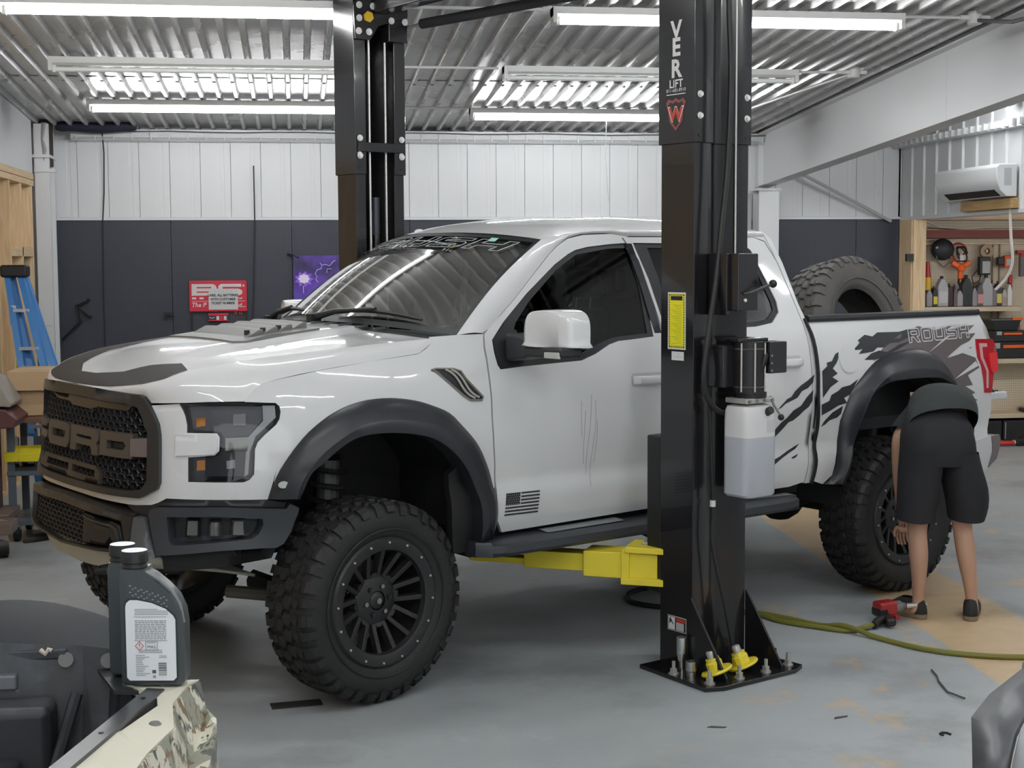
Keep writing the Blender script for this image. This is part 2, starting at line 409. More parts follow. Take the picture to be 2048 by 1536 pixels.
# steel column in the back left corner, with its conduit
cl = struct(empty('trim_1'))
MB().box(-2.50, -2.36, 15.02, 15.06, 0, 3.35).box(-2.50, -2.36, 15.32, 15.36, 0, 3.35).box(-2.45, -2.44, 15.06, 15.32, 0, 3.35).build('column', WHITE, cl)
MB().box(-2.52, -2.35, 14.98, 15.4, 3.02, 3.05).build('column_plate', WHITE, cl)
MB().box(-2.50, -2.30, 15.0, 15.05, 2.88, 2.91).build('bracket', WHITE, cl)
MB().box(-2.46, -2.36, 15.06, 15.30, 2.95, 3.40).build('dark_gap', mat('gap_dark', (.05, .035, .03), .8), cl)
mb = MB().tube([(-2.41, 15.05, 2.98), (-2.40, 15.04, 3.1), (-2.42, 15.045, 3.2), (-2.40, 15.04, 3.36)], .03, 8); mb.build('insulation', mat('insul', (.35, .33, .32), .9), cl)

# tapered rafter, column and brace right of the lift
bm_ = struct(empty('trim_2'))
def beam(x0, x1, up, lo): # box between two bottom/top lines along y
    mb = MB(); ys = (15.42, 9.0, 4.0, -3)
    zb = lambda y: 2.767 + .0584 * (15.42 - y) if y > 7 else 3.26 + .05 * (7 - y)
    zt = lambda y: ceil_z(y) - .035
    vs = []
    for y in ys:
        b, t = zb(y), zt(y)
        lo_, hi_ = (b, t) if (up, lo) == (1, 1) else ((b, b + .014) if lo else (t - .014, t))
        vs += [(x0, y, lo_), (x1, y, lo_), (x1, y, hi_), (x0, y, hi_)]
    fs = [(0, 3, 2, 1)]
    for i in range(len(ys) - 1):
        a = i * 4; fs += [(a + k, a + (k + 1) % 4, a + 4 + (k + 1) % 4, a + 4 + k) for k in range(4)]
    return mb.add(vs, fs)
beam(4.985, 4.995, 1, 1).build('rafter_web', WHITE, bm_)
beam(4.91, 5.07, 0, 1).build('bottom_flange', WHITE, bm_); beam(4.91, 5.07, 1, 0).build('top_flange', WHITE, bm_)
MB().box(4.93, 5.05, 15.40, 15.44, 2.70, 3.34).build('end_plate', WHITE, bm_)
MB().box(4.980, 4.986, 10.9, 10.925, 3.05, 3.55).build('web_seam', WHITE, bm_)
MB().box(4.87, 5.09, 15.18, 15.195, 0, 2.72).box(4.975, 4.985, 15.195, 15.40, 0, 2.72).box(4.87, 5.09, 15.40, 15.415, 0, 2.72).box(4.85, 5.11, 15.16, 15.44, 2.72, 2.745).build('column', WHITE, bm_)
MB().cyl((5.303, 15.3, 2.944), (6.44, 15.42, 2.40), .018, n=8).build('brace', mat('brace_grey', (.45, .45, .46), .5), bm_)
MB().box(4.70, 4.86, 15.38, 15.44, 2.62, 2.70).box(4.72, 4.84, 15.34, 15.39, 2.3, 2.64).build('junction_box', mat('box_grey', (.42, .43, .44), .5), bm_)

# tool bay behind the right wall
nb = struct(empty('wall_nook'))
MB().box(6.60, 10.6, 15.43, 15.56, 0, 2.6).build('pegboard', CREAM, nb)
MB().box(10.4, 10.6, 8, 15.5, 0, 2.6).build('end_panel', WHITE, nb)
MB().box(6.62, 10.6, 8.0, 8.1, 0, 2.6).build('front_panel', WHITE, nb)
MB().box(6.62, 10.6, 8, 15.5, 2.50, 2.6).build('nook_ceiling', mat('kraft_board', (.55, .40, .27), .8, var=.1), nb)
MB().box(6.72, 10.4, 15.24, 15.43, 2.215, 2.30).build('red_beam', mat('red_primer', (.20, .05, .035), .6, var=.15), nb)
MB().box(6.72, 10.4, 15.36, 15.42, 2.145, 2.165).build('batten', STUDY, nb)
MB().box(6.62, 10.4, 14.9, 15.2, 2.40, 2.50).build('header_roll', mat('kraft_roll', (.60, .44, .30), .8, var=.08), nb, bevel=.04, seg=4)
for x in (7.62, 7.70): MB().box(x, x + .012, 15.40, 15.43, .9, 2.14).build('standard', mat('bracket_tan', (.40, .33, .24), .6), nb)
MB().tube([(6.72, 15.2, 2.40), (6.9, 15.2, 2.335), (7.15, 15.2, 2.315), (7.4, 15.2, 2.325), (7.95, 15.2, 2.33)], .009, 6).build('cable', mat('pink_cable', (.62, .50, .44), .5), nb)
for nm, x0, x1, z in (('shelf', 6.7, 7.80, 1.47), ('shelf', 7.35, 9.6, .90), ('shelf', 7.2, 9.6, .30)):
    MB().box(x0, x1, 15.08, 15.43, z - .05, z).build('shelf', wood('shelf_wood', (.52, .42, .30), (.68, .57, .42), 'X'), nb, bevel=.003)
MB().box(6.545, 6.69, 15.06, 15.12, 0, 2.41).box(6.53, 6.56, 15.08, 15.40, 0, 2.41).build('corner_post', STUD, nb, bevel=.004)

# ---- fluorescent fixtures
TUBEM = mat('lit_tube', (.9, .9, .9), .4, emis=(.975, .99, 1.0), estr=TUBE)
UNLIT = mat('unlit_tube', (.80, .82, .80), .25)
FIXW = mat('fixture_white', (.74, .74, .72), .4)
def fixture(x0, y, lit, label, n=2.44):
    z = ceil_z(y) - (.035 if y > 9 else .10)
    t = empty('fluorescent_fixture', (x0, y, z), 0, label, 'light', 'strip lights under the ceiling')
    mb = MB().prism([(-.06, 0), (.06, 0), (.06, -.045), (.03, -.06), (-.03, -.06), (-.06, -.045)], 0, n, lambda u, v, d: (d, u, v))
    mb.build('housing', FIXW, t)
    for xe in (0, n - .03): MB().box(xe, xe + .03, -.062, .062, -.105, .002).build('end_cap', FIXW, t, bevel=.004)
    MB().cyl((.05, 0, -.088), (n - .05, 0, -.088), .019, n=14).build('tube', TUBEM if lit else UNLIT, t, smooth=True, label='glowing white tube' if lit else 'unlit grey tube')
    [MB().box(a, a + .022, -.022, .022, -.112, -.06).build('lamp_holder', FIXW, t) for a in (.028, n - .05)]
    return t
fixture(-1.82, 9.78, 1, 'lit strip light along the top left edge, left of the far lift post')
fixture(-1.82, 11.72, 0, 'unlit strip light high on the left, above the lit one near the back wall')
fixture(-1.80, 13.62, 1, 'lit strip light at left nearest the back wall')
fixture(1.71, 9.80, 1, 'lit strip light at top right, crossing behind the near lift post')
fixture(1.67, 11.84, 0, 'unlit strip light behind the near lift post, middle row at right')
fixture(1.64, 13.90, 1, 'lit strip light between the lift posts nearest the back wall')
for y in (7.2, 4.6, 2.0, -.6):
    for x in (-1.80, 1.65):
        o = fixture(x, y, 1, 'lit strip light out of view, %s row %s' % ('left' if x < 0 else 'right', {7.2: 'over the truck hood', 4.6: 'before the truck', 2.0: 'over the camera', -.6: 'behind the camera'}[y])); o['group'] = 'strip lights out of view'
fixture(4.25, 4.6, 1, 'lit strip light above the right side of the bay, out of view')
fixture(5.2, 7.6, 1, 'added strip light right of the rafter, out of view, brightening the right wall')  # added unseen fixture, lifts the light on the right wall
fixture(5.3, 10.6, 1, 'added strip light hidden behind the rafter, brightening the right wall')  # extra fixture put in out of sight for the right wall
fixture(5.3, 12.8, 1, 'added short strip light hidden behind the far end of the rafter, brightening the air conditioner', 1.2)  # another hidden fixture added to light the wall and air conditioner
o = fixture(7.0, 12.6, 1, 'added strip light brightening the tool bay, out of view'); o.location.z = 2.44  # unseen lamp added because the tool bay came out dark
# conduits between fixtures
cdm = FIXW
cu = struct(empty('trim_3'))
MB().tube([(.64, 9.79, ceil_z(9.79) - .05), (1.65, 9.79, ceil_z(9.79) - .05)], .011, 6).build('conduit', cdm, cu)
MB().tube([(.64, 11.84, ceil_z(11.84) - .05), (1.63, 11.84, ceil_z(11.84) - .05)], .011, 6).build('conduit', cdm, cu)
MB().tube([(.64, 13.8, ceil_z(13.8) - .05), (1.6, 13.8, ceil_z(13.8) - .05)], .011, 6).build('conduit', cdm, cu)
MB().tube([(4.09, 9.80, ceil_z(9.80) - .05), (4.62, 9.81, ceil_z(9.81) - .045)], .011, 6).build('conduit', cdm, cu)
MB().tube([(4.07, 11.84, ceil_z(11.84) - .05), (4.55, 11.84, ceil_z(11.84) - .045)], .011, 6).build('conduit', cdm, cu)
MB().tube([(4.6, 11.84, ceil_z(11.84) - .05), (4.02, 15.0, ceil_z(15) - .06)], .012, 6).build('conduit', cdm, cu)
for x, y in ((4.68, 9.81), (4.6, 11.84)):
    MB().cyl((x, y, ceil_z(y) - .09), (x, y, ceil_z(y) - .0), .05, n=12).box(x - .11, x + .11, y - .02, y + .02, ceil_z(y) - .06, ceil_z(y) - .03).build('conduit_box', cdm, cu, bevel=.005)
MB().tube([(4.68, 9.81, ceil_z(9.5) - .08), (4.75, 9.4, ceil_z(9.4) - .16), (4.9, 9.1, ceil_z(9.1) - .15), (5.1, 8.8, ceil_z(8.8) - .1)], .014, 6).build('flex_cable', mat('grey_cable', (.12, .12, .12), .6), cu)
# ================================================================== shape of the pickup's outer skin (truck axes: x back, y to its left, z up)
PZ = [(.40, .90), (.55, .93), (.66, .962), (.75, .992), (.86, 1.008), (.938, .990), (.962, .996), (1.15, 1.018), (1.35, 1.014), (1.48, .996), (1.56, .974), (1.62, .945), (2.11, .765), (2.3, .70)]
def prof(z): return sum(interp(PZ, z + d) for d in (-.024, -.012, 0, .012, .024)) / 5
def plan_table():
    t = []; n = 120
    for k in range(n + 1):
        y = 1.04 * math.sin(math.pi / 2 * k / n) ** .8
        t.append((.2 - 1.185 * math.sqrt(max(0, 1 - (y / 1.04) ** 4.2)), y))
    t[-1] = (.2, 1.04); out = [(0., *t[0])]
    for a, b in zip(t, t[1:]): out.append((out[-1][0] + math.hypot(b[0] - a[0], b[1] - a[1]), *b))
    return out
PLAN = plan_table(); S0 = PLAN[-1][0]
def plan(s):
    if s >= S0: return .2 + s - S0, 1.04
    a = abs(s); lo, hi = 0, len(PLAN) - 1
    while hi - lo > 1:
        m = (lo + hi) // 2
        if PLAN[m][0] <= a: lo = m
        else: hi = m
    p, q = PLAN[lo], PLAN[hi]; t = (a - p[0]) / (q[0] - p[0])
    return p[1] + (q[1] - p[1]) * t, (p[2] + (q[2] - p[2]) * t) * (1 if s >= 0 else -1)
def width(x, z):
    sh = .13 * min(1., max(0., (.6 - x) / 1.4))
    g = lambda d, w: math.exp(-(d / w) ** 2)
    return prof(z + sh) + .035 * g(x, .60) * g(z - 1.1, .36) + .040 * g(x - 3.77, .62) * g(z - 1.15, .38)
def skin(s, z, off=0.):
    bx, by = plan(s)
    fw = min(1., max(0., (.2 - bx) / 1.1)) ** 1.5
    def q(bx, by): return bx + .10 * (z - 1.0) * fw, by / 1.04 * width(bx, z)
    x, y = q(bx, by)
    if off:
        e = .01; x1, y1 = q(*plan(s + e)); x0, y0 = q(*plan(s - e)); tx, ty = x1 - x0, y1 - y0; l = math.hypot(tx, ty) or 1
        x += -ty / l * off; y += tx / l * off
    return (x, y, z)
def sx(x): return x - .2 + S0          # s of a point on the flank
SHAPES = {}
SHAPES['fender'] = [(1.105, 1.395), (1.125, 1.42), (1.148, 1.443), (1.185, 1.47), (1.277, 1.489), (1.472, 1.519), (1.73, 1.549), (1.891, 1.563), (1.994, 1.572), (2.041, 1.593), (2.069, 1.613), (2.086, 1.647), (2.23, 1.651), (2.381, 1.651), (2.361, 1.581), (2.36, 1.494), (2.363, 1.361), (2.363, 1.251), (2.37, 1.137), (2.385, 1.024), (2.394, 0.912), (2.381, 0.906), (2.346, 1.017), (2.271, 1.141), (2.173, 1.243), (2.12, 1.292), (2.04, 1.329), (1.935, 1.363), (1.805, 1.383), (1.677, 1.381), (1.577, 1.361), (1.478, 1.32), (1.382, 1.255), (1.311, 1.179), (1.254, 1.097), (1.229, 1.041), (1.238, 1.104), (1.143, 1.115), (1.144, 1.189), (1.155, 1.219), (1.188, 1.252), (1.238, 1.292), (1.255, 1.317), (1.262, 1.347), (1.259, 1.371), (1.242, 1.387)]
SHAPES['headlight'] = [(0.812, 1.39), (0.828, 1.364), (0.839, 1.339), (0.848, 1.3), (0.848, 1.266), (0.98, 1.263), (0.991, 1.245), (0.99, 1.187), (0.971, 1.168), (0.856, 1.16), (0.861, 1.054), (1.098, 1.047), (1.123, 1.057), (1.142, 1.08), (1.143, 1.115), (1.144, 1.189), (1.155, 1.219), (1.188, 1.252), (1.238, 1.292), (1.255, 1.317), (1.262, 1.347), (1.259, 1.371), (1.242, 1.387)]
SHAPES['hl_top'] = [(0.849, 1.381), (1.185, 1.371), (1.182, 1.311), (1.118, 1.246), (1.01, 1.24), (0.995, 1.264), (0.868, 1.279)]
SHAPES['hl_low'] = [(0.874, 1.154), (0.995, 1.163), (1.011, 1.18), (1.108, 1.177), (1.106, 1.069), (0.88, 1.074)]
SHAPES['hl_drl'] = [(1.014, 1.24), (1.116, 1.242), (1.112, 1.181), (1.015, 1.184)]
SHAPES['hl_bright'] = [(1.185, 1.375), (1.241, 1.374), (1.242, 1.322), (1.148, 1.243), (1.123, 1.177), (1.118, 1.079), (1.101, 1.069), (1.106, 1.177), (1.114, 1.24), (1.184, 1.309)]
SHAPES['amber_hi'] = [(0.882, 1.326), (0.924, 1.33), (0.926, 1.293), (0.884, 1.287)]
SHAPES['amber_lo'] = [(0.89, 1.143), (0.926, 1.145), (0.928, 1.101), (0.891, 1.099)]
SHAPES['led'] = [(1.021, 1.139), (1.059, 1.144), (1.06, 1.107), (1.024, 1.104)]
SHAPES['proj'] = [(1.051, 1.341), (1.108, 1.343), (1.106, 1.292), (1.05, 1.293)]
SHAPES['fascia'] = [(0.673, 1.381), (0.812, 1.39), (0.828, 1.364), (0.839, 1.339), (0.848, 1.3), (0.848, 1.266), (0.98, 1.263), (0.991, 1.245), (0.99, 1.187), (0.971, 1.168), (0.856, 1.16), (0.861, 1.054), (1.098, 1.047), (1.123, 1.057), (1.142, 1.08), (1.143, 1.115), (1.238, 1.104), (1.223, 1.034), (1.207, 0.966), (0.77, 0.981), (0.734, 0.962), (0.701, 0.95), (0.612, 0.944), (0.441, 0.946)]
SHAPES['fascia_in'] = [(0.5, 0.979), (0.653, 0.98), (0.731, 1.021), (0.741, 1.05), (0.729, 1.255), (0.72, 1.302), (0.698, 1.343)]
SHAPES['grille'] = [(0.629, 1.427), (0.654, 1.408), (0.673, 1.381), (0.698, 1.343), (0.72, 1.302), (0.729, 1.255), (0.741, 1.05), (0.731, 1.021), (0.653, 0.98), (0.5, 0.979), (0.275, 0.97)]
SHAPES['grille_in'] = [(0.467, 1.393), (0.611, 1.385), (0.638, 1.343), (0.676, 1.28), (0.692, 1.07), (0.653, 1.026), (0.501, 1.026)]
SHAPES['bump_mod'] = [(0.706, 0.918), (0.716, 0.936), (0.74, 0.945), (1.008, 0.943), (1.287, 0.923), (1.301, 0.945), (1.342, 0.924), (1.341, 0.905), (1.316, 0.822), (1.279, 0.768), (1.248, 0.753), (1.181, 0.756), (1.017, 0.754), (0.755, 0.735), (0.741, 0.792)]
SHAPES['fog_cav'] = [(0.79, 0.905), (0.991, 0.903), (1.188, 0.885), (1.195, 0.857), (1.176, 0.817), (1.147, 0.799), (0.998, 0.789), (0.85, 0.781), (0.823, 0.783), (0.81, 0.8)]
SHAPES['fog'] = [(0.878, 0.886), (0.919, 0.885), (0.924, 0.821), (0.879, 0.822), (0.975, 0.877), (1.013, 0.876), (1.018, 0.816), (0.978, 0.818), (1.071, 0.878), (1.11, 0.876), (1.116, 0.816), (1.071, 0.818)]
SHAPES['bump_c'] = [(0.641, 0.9), (0.694, 0.897), (0.756, 0.726), (0.62, 0.731)]
SHAPES['bump_gr'] = [(0.272, 0.889), (0.587, 0.883), (0.617, 0.799), (0.419, 0.734)]
SHAPES['bump_top'] = [(0.489, 0.946), (0.639, 0.942), (0.703, 0.942)]
SHAPES['door_f'] = [(2.389, 1.65), (2.373, 1.58), (2.369, 1.493), (2.372, 1.36), (2.372, 1.25), (2.379, 1.137), (2.394, 1.023), (2.405, 0.887), (2.417, 0.75), (2.453, 0.661), (2.762, 0.67), (3.053, 0.676), (3.533, 0.688)]
SHAPES['door_f2'] = [(3.572, 1.527), (3.68, 1.893), (3.659, 2.027), (3.651, 2.145), (3.604, 2.148), (3.3, 2.138), (3.145, 2.132), (3.043, 2.113), (2.963, 2.075), (2.9, 2.034), (2.74, 1.91), (2.62, 1.815), (2.505, 1.733), (2.444, 1.696)]
SHAPES['dlo_f'] = [(2.425, 1.621), (2.417, 1.562), (2.424, 1.502), (2.438, 1.48), (2.57, 1.488), (2.95, 1.5), (3.048, 1.528), (3.153, 1.572), (3.22, 1.587), (3.285, 1.59), (3.467, 1.601), (3.485, 1.843), (3.481, 2.094), (3.318, 2.085), (3.157, 2.07), (3.072, 2.054), (3.02, 2.034), (2.916, 1.981), (2.697, 1.839), (2.519, 1.706)]
SHAPES['glass_f'] = [(2.648, 1.808), (2.768, 1.889), (2.9, 1.971), (3.037, 2.046), (3.156, 2.067), (3.463, 2.083), (3.467, 1.843), (3.456, 1.609), (3.087, 1.572), (2.587, 1.483), (2.554, 1.592)]
SHAPES['rdoor'] = [(3.667, 2.027), (3.687, 1.893), (3.586, 1.527), (4.577, 1.43), (4.567, 1.204), (4.573, 0.974), (4.57, 0.725), (4.159, 0.725)]
SHAPES['rdoor_top'] = [(4.416, 2.182), (4.491, 2.139), (4.529, 2.053), (4.576, 1.796), (4.604, 1.654)]
SHAPES['glass_r'] = [(4.374, 2.084), (4.422, 2.039), (4.447, 1.897), (4.449, 1.709), (4.409, 1.668), (4.281, 1.628), (4.203, 1.619)]
SHAPES['cabrear'] = [(4.411, 2.19), (4.511, 2.162), (4.57, 2.096), (4.589, 1.939), (4.616, 1.75), (4.631, 1.651), (4.636, 1.572), (4.629, 1.42), (4.625, 1.252), (4.625, 1.083), (4.627, 0.97), (4.613, 0.859), (4.62, 0.714)]
SHAPES['flareR'] = [(4.76, 0.7), (4.822, 0.749), (4.848, 0.953), (4.852, 1.068), (4.917, 1.213), (5.003, 1.299), (5.147, 1.397), (5.331, 1.445), (5.515, 1.456), (5.659, 1.432), (5.764, 1.369), (5.832, 1.292), (5.893, 1.206)]
SHAPES['bed'] = [(4.646, 1.628), (5.466, 1.627), (6.333, 1.63), (6.33, 1.564), (6.332, 1.488), (6.143, 1.492), (6.136, 1.442), (6.138, 1.377), (6.17, 1.328), (6.196, 1.238), (6.208, 1.152), (6.279, 1.144), (6.3, 1.043), (6.109, 1.027)]
SHAPES['bedfront'] = [(4.662, 1.624), (4.649, 1.419), (4.645, 1.251), (4.646, 1.082), (4.648, 0.968), (4.633, 0.857), (4.644, 0.718), (4.738, 0.702)]
SHAPES['taillight'] = [(6.143, 1.492), (6.321, 1.486), (6.345, 1.425), (6.342, 1.31), (6.304, 1.277), (6.284, 1.147), (6.208, 1.152), (6.196, 1.238), (6.17, 1.328), (6.138, 1.377), (6.136, 1.442)]
SHAPES['fuel'] = [(4.927, 1.464), (5.001, 1.369), (4.924, 1.288), (4.823, 1.377)]
SHAPES['vent'] = [(2.041, 1.497), (2.064, 1.503), (2.161, 1.498), (2.201, 1.485), (2.224, 1.449), (2.315, 1.357), (2.305, 1.343), (2.24, 1.347), (2.199, 1.373), (2.062, 1.492)]
SHAPES['handle_f'] = [(3.33, 1.434), (3.526, 1.43), (3.516, 1.337), (3.328, 1.345)]
SHAPES['handle_r'] = [(4.352, 1.463), (4.532, 1.455), (4.531, 1.39), (4.339, 1.372)]
SHAPES['flag'] = [(2.459, 0.877), (2.666, 0.874), (2.661, 0.763), (2.454, 0.766)]
SHAPES['crease'] = [(2.429, 0.933), (2.965, 0.945), (3.511, 0.957)]
SHAPES['hoodseam'] = [(0.673, 1.385), (0.812, 1.394), (0.953, 1.398), (1.105, 1.397), (1.148, 1.443), (1.185, 1.47), (1.374, 1.507), (1.73, 1.549), (1.994, 1.574), (2.07, 1.615), (2.084, 1.649)]
SHAPES['splash1'] = [(4.333, 1.165), (4.411, 1.22), (4.443, 1.229), (4.474, 1.261), (4.522, 1.291), (4.578, 1.316), (4.631, 1.347), (4.62, 1.302), (4.577, 1.272), (4.529, 1.258), (4.49, 1.221), (4.442, 1.207), (4.396, 1.194), (4.364, 1.174)]
SHAPES['splash2'] = [(4.309, 1.039), (4.372, 1.091), (4.416, 1.115), (4.459, 1.151), (4.521, 1.175), (4.569, 1.222), (4.62, 1.258), (4.612, 1.197), (4.584, 1.165), (4.546, 1.146), (4.509, 1.12), (4.465, 1.095), (4.428, 1.087), (4.379, 1.045), (4.322, 1.005)]
SHAPES['splash3'] = [(4.314, 0.879), (4.372, 0.896), (4.44, 0.923), (4.534, 0.957), (4.504, 0.929), (4.454, 0.911), (4.385, 0.884), (4.312, 0.847)]
SHAPES['splash3b'] = [(4.464, 0.883), (4.523, 0.9), (4.504, 0.883), (4.476, 0.876)]
SHAPES['splash4'] = [(4.697, 1.362), (4.744, 1.389), (4.739, 1.408), (4.785, 1.415), (4.82, 1.455), (4.881, 1.475), (4.952, 1.491), (4.973, 1.48), (4.895, 1.463), (4.845, 1.437), (4.823, 1.404), (4.785, 1.373), (4.822, 1.343), (4.777, 1.323), (4.828, 1.298), (4.76, 1.267), (4.698, 1.209)]
SHAPES['splash5'] = [(4.971, 1.469), (5.042, 1.511), (5.03, 1.525), (5.101, 1.555), (5.164, 1.543), (5.218, 1.565), (5.412, 1.562), (5.551, 1.581), (5.476, 1.544), (5.594, 1.558), (5.445, 1.516), (5.385, 1.501), (5.303, 1.498), (5.243, 1.475), (5.184, 1.478), (5.144, 1.456), (5.066, 1.45), (5.016, 1.447), (5.055, 1.474)]
SHAPES['splash6'] = [(5.058, 1.411), (5.124, 1.446), (5.196, 1.46), (5.262, 1.448), (5.38, 1.487), (5.515, 1.508), (5.411, 1.474), (5.314, 1.444), (5.202, 1.414), (5.124, 1.408)]
SHAPES['splash7'] = [(4.687, 1.17), (4.75, 1.189), (4.767, 1.222), (4.823, 1.242), (4.855, 1.262), (4.92, 1.27), (4.991, 1.304), (4.918, 1.216), (4.87, 1.199), (4.894, 1.169), (4.822, 1.157), (4.761, 1.132), (4.693, 1.108)]
SHAPES['splash8'] = [(4.695, 1.04), (4.724, 1.077), (4.779, 1.12), (4.862, 1.154), (4.852, 1.109), (4.823, 1.088), (4.761, 1.075), (4.733, 1.054)]
SHAPES['field'] = [(5.127, 1.401), (5.258, 1.489), (5.419, 1.548), (5.609, 1.59), (5.763, 1.561), (5.953, 1.585), (5.858, 1.552), (6.05, 1.576), (6.171, 1.579), (6.052, 1.527), (6.157, 1.529), (6.077, 1.482), (5.987, 1.461), (5.821, 1.391), (5.998, 1.439), (6.104, 1.444), (5.992, 1.411), (6.117, 1.378), (6.154, 1.313), (6.029, 1.272), (6.082, 1.207), (6.0, 1.205), (6.109, 1.158), (6.046, 1.14), (6.145, 1.108), (6.066, 1.094), (6.1, 1.063), (6.016, 1.078), (5.919, 1.201), (5.832, 1.292), (5.764, 1.369), (5.659, 1.432), (5.515, 1.456), (5.331, 1.445)]
SHAPES['streaks'] = [(5.627, 1.421), (5.829, 1.51), (5.896, 1.523), (5.82, 1.388), (6.029, 1.459), (6.085, 1.426), (5.878, 1.253), (6.114, 1.356), (6.143, 1.326)]
SHAPES['roush'] = [(5.432, 1.536), (6.119, 1.562), (6.104, 1.5), (5.462, 1.482)]
SHAPES['roof'] = [(2.869, 2.105), (2.963, 2.131), (3.087, 2.15), (3.307, 2.164), (3.627, 2.175), (4.002, 2.186), (4.413, 2.196)]
SHAPES['seam'] = [(1.143, 1.115), (1.238, 1.104)]
SHAPES['mudr'] = [(6.262, 1.02), (6.394, 0.988), (6.387, 0.898), (6.268, 0.856)]
SHAPES['flareF_out'] = [(1.208, 0.969), (1.229, 1.041), (1.254, 1.097), (1.311, 1.179), (1.382, 1.255), (1.478, 1.32), (1.577, 1.361), (1.677, 1.381), (1.805, 1.383), (1.935, 1.363), (2.04, 1.329), (2.12, 1.292), (2.173, 1.243), (2.27, 1.141), (2.344, 1.018), (2.386, 0.905), (2.411, 0.769), (2.405, 0.645)]
SHAPES['flareF_ridge'] = [(1.325, 0.97), (1.342, 1.045), (1.406, 1.149), (1.494, 1.218), (1.609, 1.277), (1.756, 1.294), (1.909, 1.277), (2.016, 1.248), (2.124, 1.17), (2.213, 1.049), (2.29, 0.886), (2.33, 0.739)]
SHAPES['flareF_lip'] = [(1.334, 0.965), (1.376, 1.074), (1.426, 1.117), (1.514, 1.186), (1.606, 1.228), (1.751, 1.234), (1.905, 1.213), (2.012, 1.175), (2.124, 1.09), (2.203, 0.99), (2.262, 0.864), (2.304, 0.644)]
# ================================================================== the pickup
PAINT = mat('white_car_paint', (.66, .665, .67), .30, coat=1.0, var=.02, vscale=2.0)
GREYP = mat('satin_grey_plastic', (.034, .038, .044), .36, spec=.5)
FLAREM = mat('flare_black', (.022, .0245, .029), .34, spec=.5)
DARKP = mat('dark_plastic', (.016, .017, .019), .45)
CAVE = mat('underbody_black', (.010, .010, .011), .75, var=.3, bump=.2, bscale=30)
RUBBER = mat('tyre_rubber', (.016, .016, .0165), .62, var=.25, vscale=9, bump=.15, bscale=90)
RIMM = mat('matte_black_rim', (.020, .020, .021), .42, rvar=.08)
BRONZE = mat('satin_charcoal_film', (.030, .026, .024), .6, spec=.2)
DECAL = mat('dark_grey_film', (.026, .029, .033), .4)
CHROME = mat('bright_metal', (.75, .75, .76), .2, metal=1)
STEEL = mat('dull_steel', (.35, .35, .36), .4, metal=1)
SILV = mat('lamp_silver', (.50, .51, .52), .30, spec=.6)
LAMPD = mat('lamp_black', (.035, .036, .042), .25)
AMBER = mat('amber_lens', (.75, .28, .03), .25)
REDL = mat('red_lens', (.42, .008, .02), .12, coat=1)
REDB = mat('red_lens_bright', (.75, .03, .04), .15, coat=1)
CLOTH = mat('seat_black', (.009, .009, .010), .6)
def glass_mat(name, tint, refl=1.0, kk=1.2):
    m = bpy.data.materials.new(name); m.use_nodes = True; nt = m.node_tree; N = nt.nodes; L = nt.links
    N.remove(N['Principled BSDF']); out = N['Material Output']
    t = N.new('ShaderNodeBsdfTransparent'); t.inputs[0].default_value = (*tint, 1)
    g = N.new('ShaderNodeBsdfGlossy'); g.inputs[1].default_value = .02; g.inputs[0].default_value = (refl, refl, refl, 1)
    fr = N.new('ShaderNodeFresnel'); fr.inputs[0].default_value = 1.52
    k = N.new('ShaderNodeMath'); k.operation = 'MULTIPLY'; k.inputs[1].default_value = kk; k.use_clamp = True
    mx = N.new('ShaderNodeMixShader'); L.new(fr.outputs[0], k.inputs[0]); L.new(k.outputs[0], mx.inputs[0]); L.new(t.outputs[0], mx.inputs[1]); L.new(g.outputs[0], mx.inputs[2])
    L.new(mx.outputs[0], out.inputs[0]); return m
WGLASS = glass_mat('windshield_glass', (.58, .66, .63), kk=5.2); TGLASS = glass_mat('tinted_glass', (.10, .11, .12)); CGLASS = glass_mat('clear_lens', (.86, .87, .88), kk=.7)
SGLASS = glass_mat('side_glass', (.42, .45, .45), kk=.8)
TRUCK = empty('pickup_truck', (-.175, 7.524, 0), 0, 'white lifted crew cab pickup with black flares standing between the two black lift posts', 'truck')
TRUCK.matrix_world = Matrix(((math.cos(.4943), math.sin(.4943), 0, -.175), (math.sin(.4943), -math.cos(.4943), 0, 7.524), (0, 0, 1, 0), (0, 0, 0, 1)))
# the truck's y axis points to its driver side: keep a right-handed frame by building with y negated
TRUCK.matrix_world = Matrix.Translation((-.175, 7.524, 0)) @ Matrix.Rotation(.4943, 4, 'Z')
T = TRUCK
def fl(fn):                     # truck coordinates (y to the driver side) -> local coordinates (y away)
    return lambda *a: (lambda p: (p[0], -p[1], p[2]))(fn(*a))
def tp(x, y, z): return (x, -y, z)
SIDES = (1, -1)                 # driver side first
def sidefn(sg, off=0.):
    return lambda s, z: (lambda p: (p[0], -sg * p[1], p[2]))(skin(s, z, off))
def siden(sg, off=0.):          # the same point moved inwards by d
    return lambda s, z, d: (lambda p: (p[0], -sg * p[1], p[2]))(skin(s, z, off - d))
ZS = [.728, .75, .785, .825, .865, .90, .93, .947, .962, .98, 1.02, 1.07] + [1.13 + .06 * k for k in range(20)]
def side_panel(name, m, outer, holes=(), off=0., step=.07, depth=.02, sides=SIDES, parent=None, bevel=0, label=None, smooth=True):
    r = []
    for sg in sides:
        mb = panel(MB(), outer, sidefn(sg, off), holes, step, depth, vs=ZS, dfn=siden(sg, off))
        r.append(mb.build(name, m, parent or T, smooth=smooth, label=label, angle=45))
    return r
H = SHAPES
